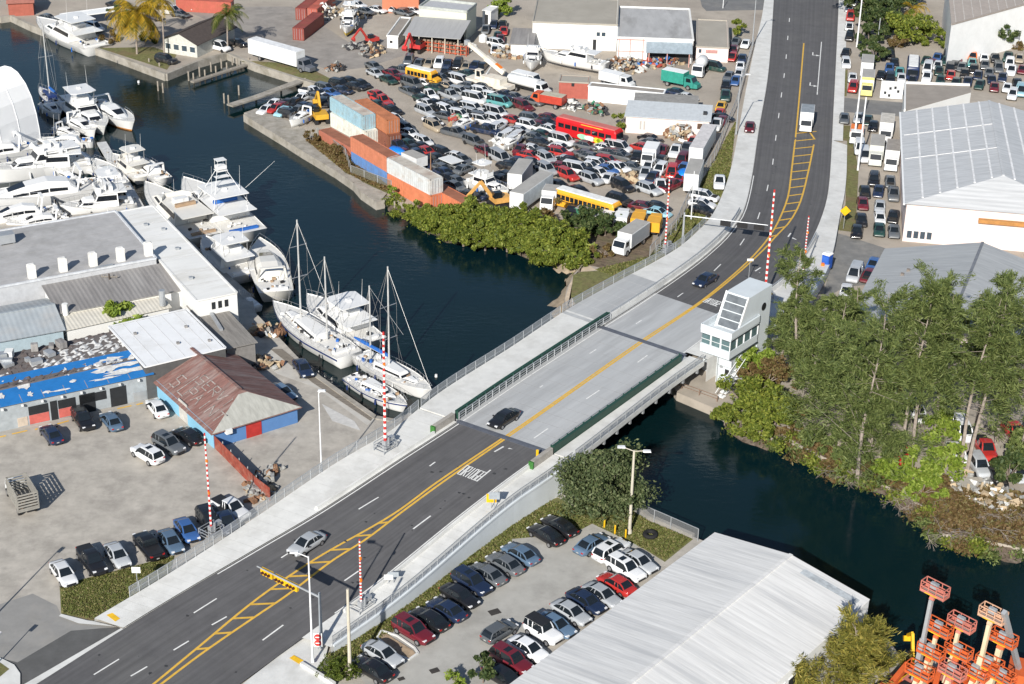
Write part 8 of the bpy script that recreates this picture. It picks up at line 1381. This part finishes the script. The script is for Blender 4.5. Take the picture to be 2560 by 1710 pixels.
for lab, p, R2, H, n, pal in (("brown scrap heap beside the narrow white shed", K(1,0,1060,470), (5, 2.5), 1.6, 70, (0, 1, 3, 5)), ("white scrap heap beside the red containers in the paved yard", K(1,0,690,150), (3, 8), 3.2, 110, (1, 2, 2, 3, 5)), ("dark engine scrap heap behind the grey tractor", K(1,0,730,640), (2.2, 1.6), 1.8, 40, (0, 3, 1)), ("dark tyre heap in the paved yard below the upright boat", K(1,0,880,440), (1.8, 1.6), 1.3, 30, (3, 3, 1)), ("mixed scrap heap before the grey workshop's open bay", K(2,0,1040,610), (5, 5), 2.0, 130, (0, 1, 2, 5, 3)), ("scrap heap under the blue grey awning", K(2,0,1360,590), (5, 3), 1.6, 80, (0, 1, 5, 7, 4)), ("heap of axles and wheels beside the brick red shed", K(2,0,550,985), (2.4, 1.8), 1.6, 50, (2, 1, 3, 2)), ("brown heap of engines before the long white shed", K(2,0,770,1020), (3.2, 2.0), 1.6, 60, (0, 1, 3, 6)), ("tall wire bound column of crushed metal beside the long white semitrailer", Z(6,1350,500), (1.8, 3.5), 3.2, 90, (1, 5, 2, 0)), ("scrap heap at the crane truck's far side", Z(8,1160,900), (3, 2.5), 1.8, 60, (1, 2, 3)), ("scrap heap below the white shed by the crane boom", Z(8,1950,1000), (4, 3), 1.6, 70, (0, 1, 5)), ("orange and green scrap among the cars near the white hull", Z(2,1760,1300), (2, 1.5), 1.6, 40, (4, 6, 5, 1)), ("white crushed panels beside the rows below the red coach", Z(5,130,230), (2.5, 2.5), 1.8, 50, (2, 2, 1)), ("pile of tan crates on the silver pickups", Z(6,965,1310), (1.5, 1.2), 1.4, 24, (5, 2, 4)), ("brown pile of flat beds beside the black sport car", Z(6,375,1200), (3, 1.4), 1.2, 26, (5, 0, 5)), ("rusty scrap behind the red fence", K(1,2,70,1310), (4.2, 1.8), .7, 60, (0, 1, 1, 1, 5)), ("cluttered gear on the wharf below the dockside shed", K(1,2,60,200), (3.5, 1.8), .8, 40, (0, 5, 1, 5, 3)), ("dark clutter between the dockside shed and the wharf", Z(9,90,780), (2.4, 2), .9, 36, (3, 2, 0, 0, 5)), ("clutter in front of the red painted shops", K(0,2,80,650), (1.4, .8), 1.0, 16, (3, 6, 1)), ("mixed clutter beneath the pines at the back of the lot", K(3,2,1000,330), (6, 2.5), 1.4, 60, (4, 2, 1, 5)), ("pale rubble on the canal bank before the pickups", K(3,2,2000,1380), (5, 3), .5, 70, (5, 1, 2))): heap(lab, p, R2, H, n, pal)
mb = MB(); mb.tube((0, 0, 0), (0, 0, 1.2), .9, .9, 12); [mb.tube((0, 0, 1.2), (0, 0, 1.6), .9, .3, 12)]; o = mb.build("storage_tank", M_tw); o.location = at(Z(8,1520,760)); tag(o, "round white storage tank in the grassy yard behind the crane boom", "tank")
for x, y, lab in ((1165, 430, "yellow van rear nearest the long school bus, seen from behind"), (1310, 465, "yellow van beside the striped gate arm, seen from behind")): boxtruck(lab, K(2,1,x,y), (12, -30), 4.8, wd=2.1, H=2.5, m=YB, cm=YB, roof=YB, name="delivery_van", cat="van")
boxtruck("white delivery van beside the two yellow vans", K(2,1,1010,420), (12, -30), 4.8, wd=2.1, H=2.5, roof=M_white_p, name="delivery_van", cat="van"); boxtruck("white truck cab wreck before the yellow vans", K(2,1,830,425), (-30, 24), 4.4, H=2.2, roof=M_white_p, name="delivery_van", cat="van"); car(K(2,1,560,365), 'p', 'bk', (-30, 24), "beside the green skip"); CARS[-1][0]['label'] = "black pickup beside the green skip below the long school bus"
t = place("skip", "green and grey skip bin below the long yellow school bus", "skip", K(2,1,690,385), (60, 15), hz=.8); mb = MB(); mb.loft([[(-1.5, -1, 0), (1.5, -1, 0), (1.5, 1, 0), (-1.5, 1, 0)], [(-1.9, -1.05, 1.6), (1.9, -1.05, 1.6), (1.9, 1.05, 1.6), (-1.9, 1.05, 1.6)]]); kid(t, "bin", mb.data("bin", SC[6])); mb = MB(); mb.box((-.5, 0, 1.65), (2.4, 1.9, .1)); kid(t, "lid", mb.data("lid", M_galv))
t = place("flat_panel", "white flat sheet lying across dark wrecked cars", "sheet", Z(4,1230,730), (46, 20), hz=1.5); mb = MB(); mb.box((0, 0, 1.55), (3.6, 2.6, .12)); mb.beam((-1.5, -1, 0), (-1.5, -1, 1.5), .1); mb.beam((1.5, 1, 0), (1.5, 1, 1.5), .1); kid(t, "sheet", mb.data("sheet", M_tw))
boxtruck("small white box body with grey top behind the bright orange container", Z(4,560,720), (46, 20), 4.2, H=2.6, cab=False); t = place("panel_stand", "white board pierced with dark holes standing in front of the lot", "board", Z(7,795,650), (30, 2), hz=1.5); mb = MB(); mb.box((0, 0, 1.8), (4.2, .2, 3.4)); kid(t, "board", mb.data("board", M_tw)); mb = MB(); [mb.box((x, -.13, z), (.45, .06, .5)) for x, z in ((-1.2, 1.2), (-.3, 2.1), (.6, 2.3), (1.2, 1.6), (-.4, .7))]; kid(t, "hole", mb.data("hole", DARK)).name = "hole_pattern"
for zx, zy, lab in ((235, 462, "bright blue tarpaulin draped over a wreck beside the orange container"),): o = None
t = place("tarpaulin", "bright blue tarpaulin over a wrecked car beside the bright orange container", "tarpaulin", Z(4,232,465), (46, 20), hz=1.3, z=.9); mb = MB(); mb.loft([[(1.9 * k * math.cos(a) * (1 + .1 * math.sin(3 * a)), 1.1 * k * math.sin(a), z) for a in [i * .5236 for i in range(12)]] for k, z in ((1.05, .1), (1, .5), (.6, .85))]); kid(t, "sheet", mb.data("sheet", mat("bright_tarp", (.01, .20, .70), .5), True))
for zx, zy, lab in ((1390, 1010, "blue tarpaulin over a car beside the white box body"),): t = place("tarpaulin", lab, "tarpaulin", Z(6,zx,zy), (-16, 30), hz=1.3, z=.9); mb = MB(); mb.loft([[(1.7 * k * math.cos(a), .95 * k * math.sin(a), z) for a in [i * .5236 for i in range(12)]] for k, z in ((1.05, .1), (1, .5), (.6, .8))]); kid(t, "sheet", mb.data("sheet", MATS["bright_tarp"], True))
# aerial work platforms in the near corner
LO = mat("lift_orange", (.56, .11, .03), .5, var=.12, scale=2); LT = mat("lift_cream", (.60, .50, .34), .5, var=.1); LC = mat("control_panel", (.30, .32, .34), .5); LR = mat("lift_red_faded", (.50, .17, .13), .5)
def lift(label, top, az, m=LO, bm=LT, h0=None, base_y=1745, thick=.5):
    bx = top[0] - .16 * (base_y - top[1]); b = at((bx, base_y), .05); h = tall(b, top) if h0 is None else h0; t = thing("boom_lift", label, "boom lift", b, az, "orange boom lifts in the corner yard"); mb = MB(); mb.prism([(-1.5, -1.1), (1.5, -1.1), (1.5, 1.1), (-1.5, 1.1)], .5, 1.1); mb.prism([(-1.1, -.9), (1.3, -.9), (1.3, .9), (-1.1, .9)], 1.1, 1.9); kid(t, "chassis", mb.data("chassis", m)); wheels(t, (-1.1, 1.1), 2.3, .5)
    mb = MB(); mb.beam((-.4, 0, 1.7), (.15, 0, h * .55), thick * 1.15, thick * 1.25); mb.beam((.15, 0, h * .55), (.5, 0, h - 1.0), thick * .8, thick * .9); bo = kid(t, "boom", mb.data("boom", bm)); mb = MB(); mb.beam((.5, 0, h - 1.05), (.75, 0, h - .62), thick * 1.1, .3); kid(bo, "boom_head", mb.data("boom_head", m))
    mb = MB(); fl = MB(); w2, l2, z0 = .5, 1.25, h - .55; fl.box((.9, 0, z0), (1.05, 2.5, .06)); mb.box((.9, -1.25, z0 + .12), (1.05, .05, .3)); mb.box((.9, 1.25, z0 + .12), (1.05, .05, .3)); mb.box((.9 - .5, 0, z0 + .12), (.05, 2.5, .3)); mb.box((.9 + .5, 0, z0 + .12), (.05, 2.5, .3))
    for z in (.6, 1.12):
        for p, q in (((.4, -1.25), (1.4, -1.25)), ((1.4, -1.25), (1.4, 1.25)), ((1.4, 1.25), (.4, 1.25)), ((.4, 1.25), (.4, -1.25))): mb.beam((*p, z0 + z), (*q, z0 + z), .075)
    for x in (.4, 1.4):
        for y in (-1.25, -.42, .42, 1.25): mb.box((x, y, z0 + .56), (.07, .07, 1.12))
    bk = kid(t, "basket", mb.data("basket", m)); kid(bk, "floor", fl.data("floor", mat("mesh_floor", (.34, .27, .24), .8))); mb = MB(); mb.box((.9, .1, z0 + .85), (.35, .75, .6)); kid(bk, "control_box", mb.data("control_box", LC)); mb = MB(); mb.box((.38, .1, z0 + .05), (.04, 1.3, .1)); kid(bk, "yellow_strip", mb.data("yellow_strip", M_sigy)); return t
for lab, x, y, az, m, bm, by, th in (("orange boom lift with the highest basket on a grey arm", 370, 290, .78, LR, M_galv, 1735, .42), ("faded orange lift basket just right of the highest one", 730, 760, .78, LR, LT, 1742, .40), ("bright orange lift basket below the highest one", 420, 830, .78, LO, LT, 1746, .4), ("cream railed lift basket at the right with the grey folded arm", 1160, 640, .78, mat("lift_pale", (.60, .36, .24), .5), LT, 1752, .45), ("orange lift basket low at the far left of the group", 150, 1440, .8, LO, LT, 1772, .5), ("orange lift basket low between the two middle booms", 600, 1430, .75, LR, LT, 1774, .5), ("red lift basket beside the thick cream boom", 1120, 1330, .8, LO, LR, 1768, .45), ("small orange basket at the picture bottom under the right boom", 1290, 1500, .7, LO, LT, 1790, .45), ("large orange lift basket on a thick cream boom at the right", 1310, 980, .8, LO, LT, 1750, .62), ("orange lift basket with yellow lower edge at the left of the group", 310, 1150, .78, LO, LT, 1756, .5), ("orange lift basket in the middle of the group beside the left one", 690, 1150, .78, LO, LR, 1756, .5), ("lowest orange lift basket at the bottom of the group", 930, 1440, .78, LO, LT, 1768, .5)): lift(lab, Z(10,x,y), az, m, bm, base_y=by, thick=th)
for i, (x, y, az) in enumerate(((2225, 1758, .9), (2420, 1740, .7), (2330, 1765, 1.2))):
    t = thing("telehandler", ("orange machine body at the left of the corner yard", "orange machine body under the middle lift baskets", "orange machine deck at the very bottom of the corner yard")[i], "machine", at((x, y), .05), az); mb = MB(); mb.prism([(-2.4, -1.15), (2.4, -1.15), (2.4, 1.15), (-2.4, 1.15)], .55, 1.5); mb.prism([(-2.2, -1.0), (-.4, -1.0), (-.4, 1.0), (-2.2, 1.0)], 1.5, 2.3); mb.beam((-1.5, 0, 2.3), (2.8, 0, 2.9), .5, .6); kid(t, "body", mb.data("body", LO)); wheels(t, (-1.6, 1.6), 2.4); mb = MB(); mb.box((.6, .6, 1.6), (1.3, .9, .5)); mb.box((-1.3, .2, 2.34), (1.2, .9, .1)); kid(t, "engine_cover", mb.data("engine_cover", TRIM))
t = thing("telehandler", "orange flatbed telehandler with yellow edges at the bottom corner", "digger", at((2290, 1738), .05), .75); mb = MB(); mb.prism([(-3, -1.2), (3, -1.2), (3, 1.2), (-3, 1.2)], .6, 1.7); kid(t, "body", mb.data("body", LO)); mb = MB(); [mb.beam((-3, s * 1.22, 1.75), (3, s * 1.22, 1.75), .12) for s in (-1, 1)]; kid(t, "yellow_edge", mb.data("yellow_edge", M_sigy)); wheels(t, (-2, 2), 2.5); mb = MB(); [mb.box((x, .3, 1.85), (1.2, .9, .3)) for x in (-1.8, 0, 1.6)]; kid(t, "engine_cover", mb.data("engine_cover", TRIM))
excavator("small yellow digger behind the orange lift baskets", (2280, 1668), (-10, -30), M_sigy, .7); gp = at((2545, 1700), .05); t = thing("boom_lift", "dark grey lift arm leaning at the edge of the picture", "boom lift", gp, 1.2, "orange boom lifts in the corner yard"); e_ = at(Z(10,1400,560), 11.0) - gp; RI = Matrix.Rotation(-1.2, 4, 'Z'); mb = MB(); mb.beam((0, 0, 1), RI @ e_, .4, .5); kid(t, "boom", mb.data("boom", M_galv)); mb = MB(); mb.prism([(-1.5, -1.1), (1.5, -1.1), (1.5, 1.1), (-1.5, 1.1)], .5, 1.6); kid(t, "chassis", mb.data("chassis", LO)); wheels(t, (-1.1, 1.1), 2.3, .5)
patch("corner_yard", [K(3,3,800,1100), K(3,3,1040,1110), K(3,3,1200,1300), K(3,3,1800,1430), K(3,3,2345,1490), K(3,3,3000,1600), K(3,3,3000,2000), K(3,3,300,2000), K(3,3,500,1300)], .02, M_lot)

heap("orange and black machine parts heaped between the lifts", (2345, 1722), (4, 2), 1.8, 60, (4, 3, 3, 0), sz=(.4, 1.6)); heap("dark hoses and frames behind the lift group", (2450, 1705), (4, 2), 1.6, 50, (3, 4, 1, 3), sz=(.4, 1.5))
# labels: colour, kind and place; several alike in one place are told apart by their order
by = {}
for t, p, cn, kn, zn in CARS: by.setdefault((cn, kn, zn), []).append((p[0], t))
for (cn, kn, zn), v in by.items():
    v.sort(key=lambda q: q[0])
    for i, (_, t) in enumerate(v):
        if len(v) == 1: t['label'] = f"{cn} {kn} {zn}"
        elif i == 0: t['label'] = f"leftmost of {len(v)} {cn} {kn}s {zn}"
        elif i == len(v) - 1: t['label'] = f"rightmost of {len(v)} {cn} {kn}s {zn}"
        else: t['label'] = f"{ORD[i]} {cn} {kn} from the left {zn}"
        t['group'] = "cars " + zn
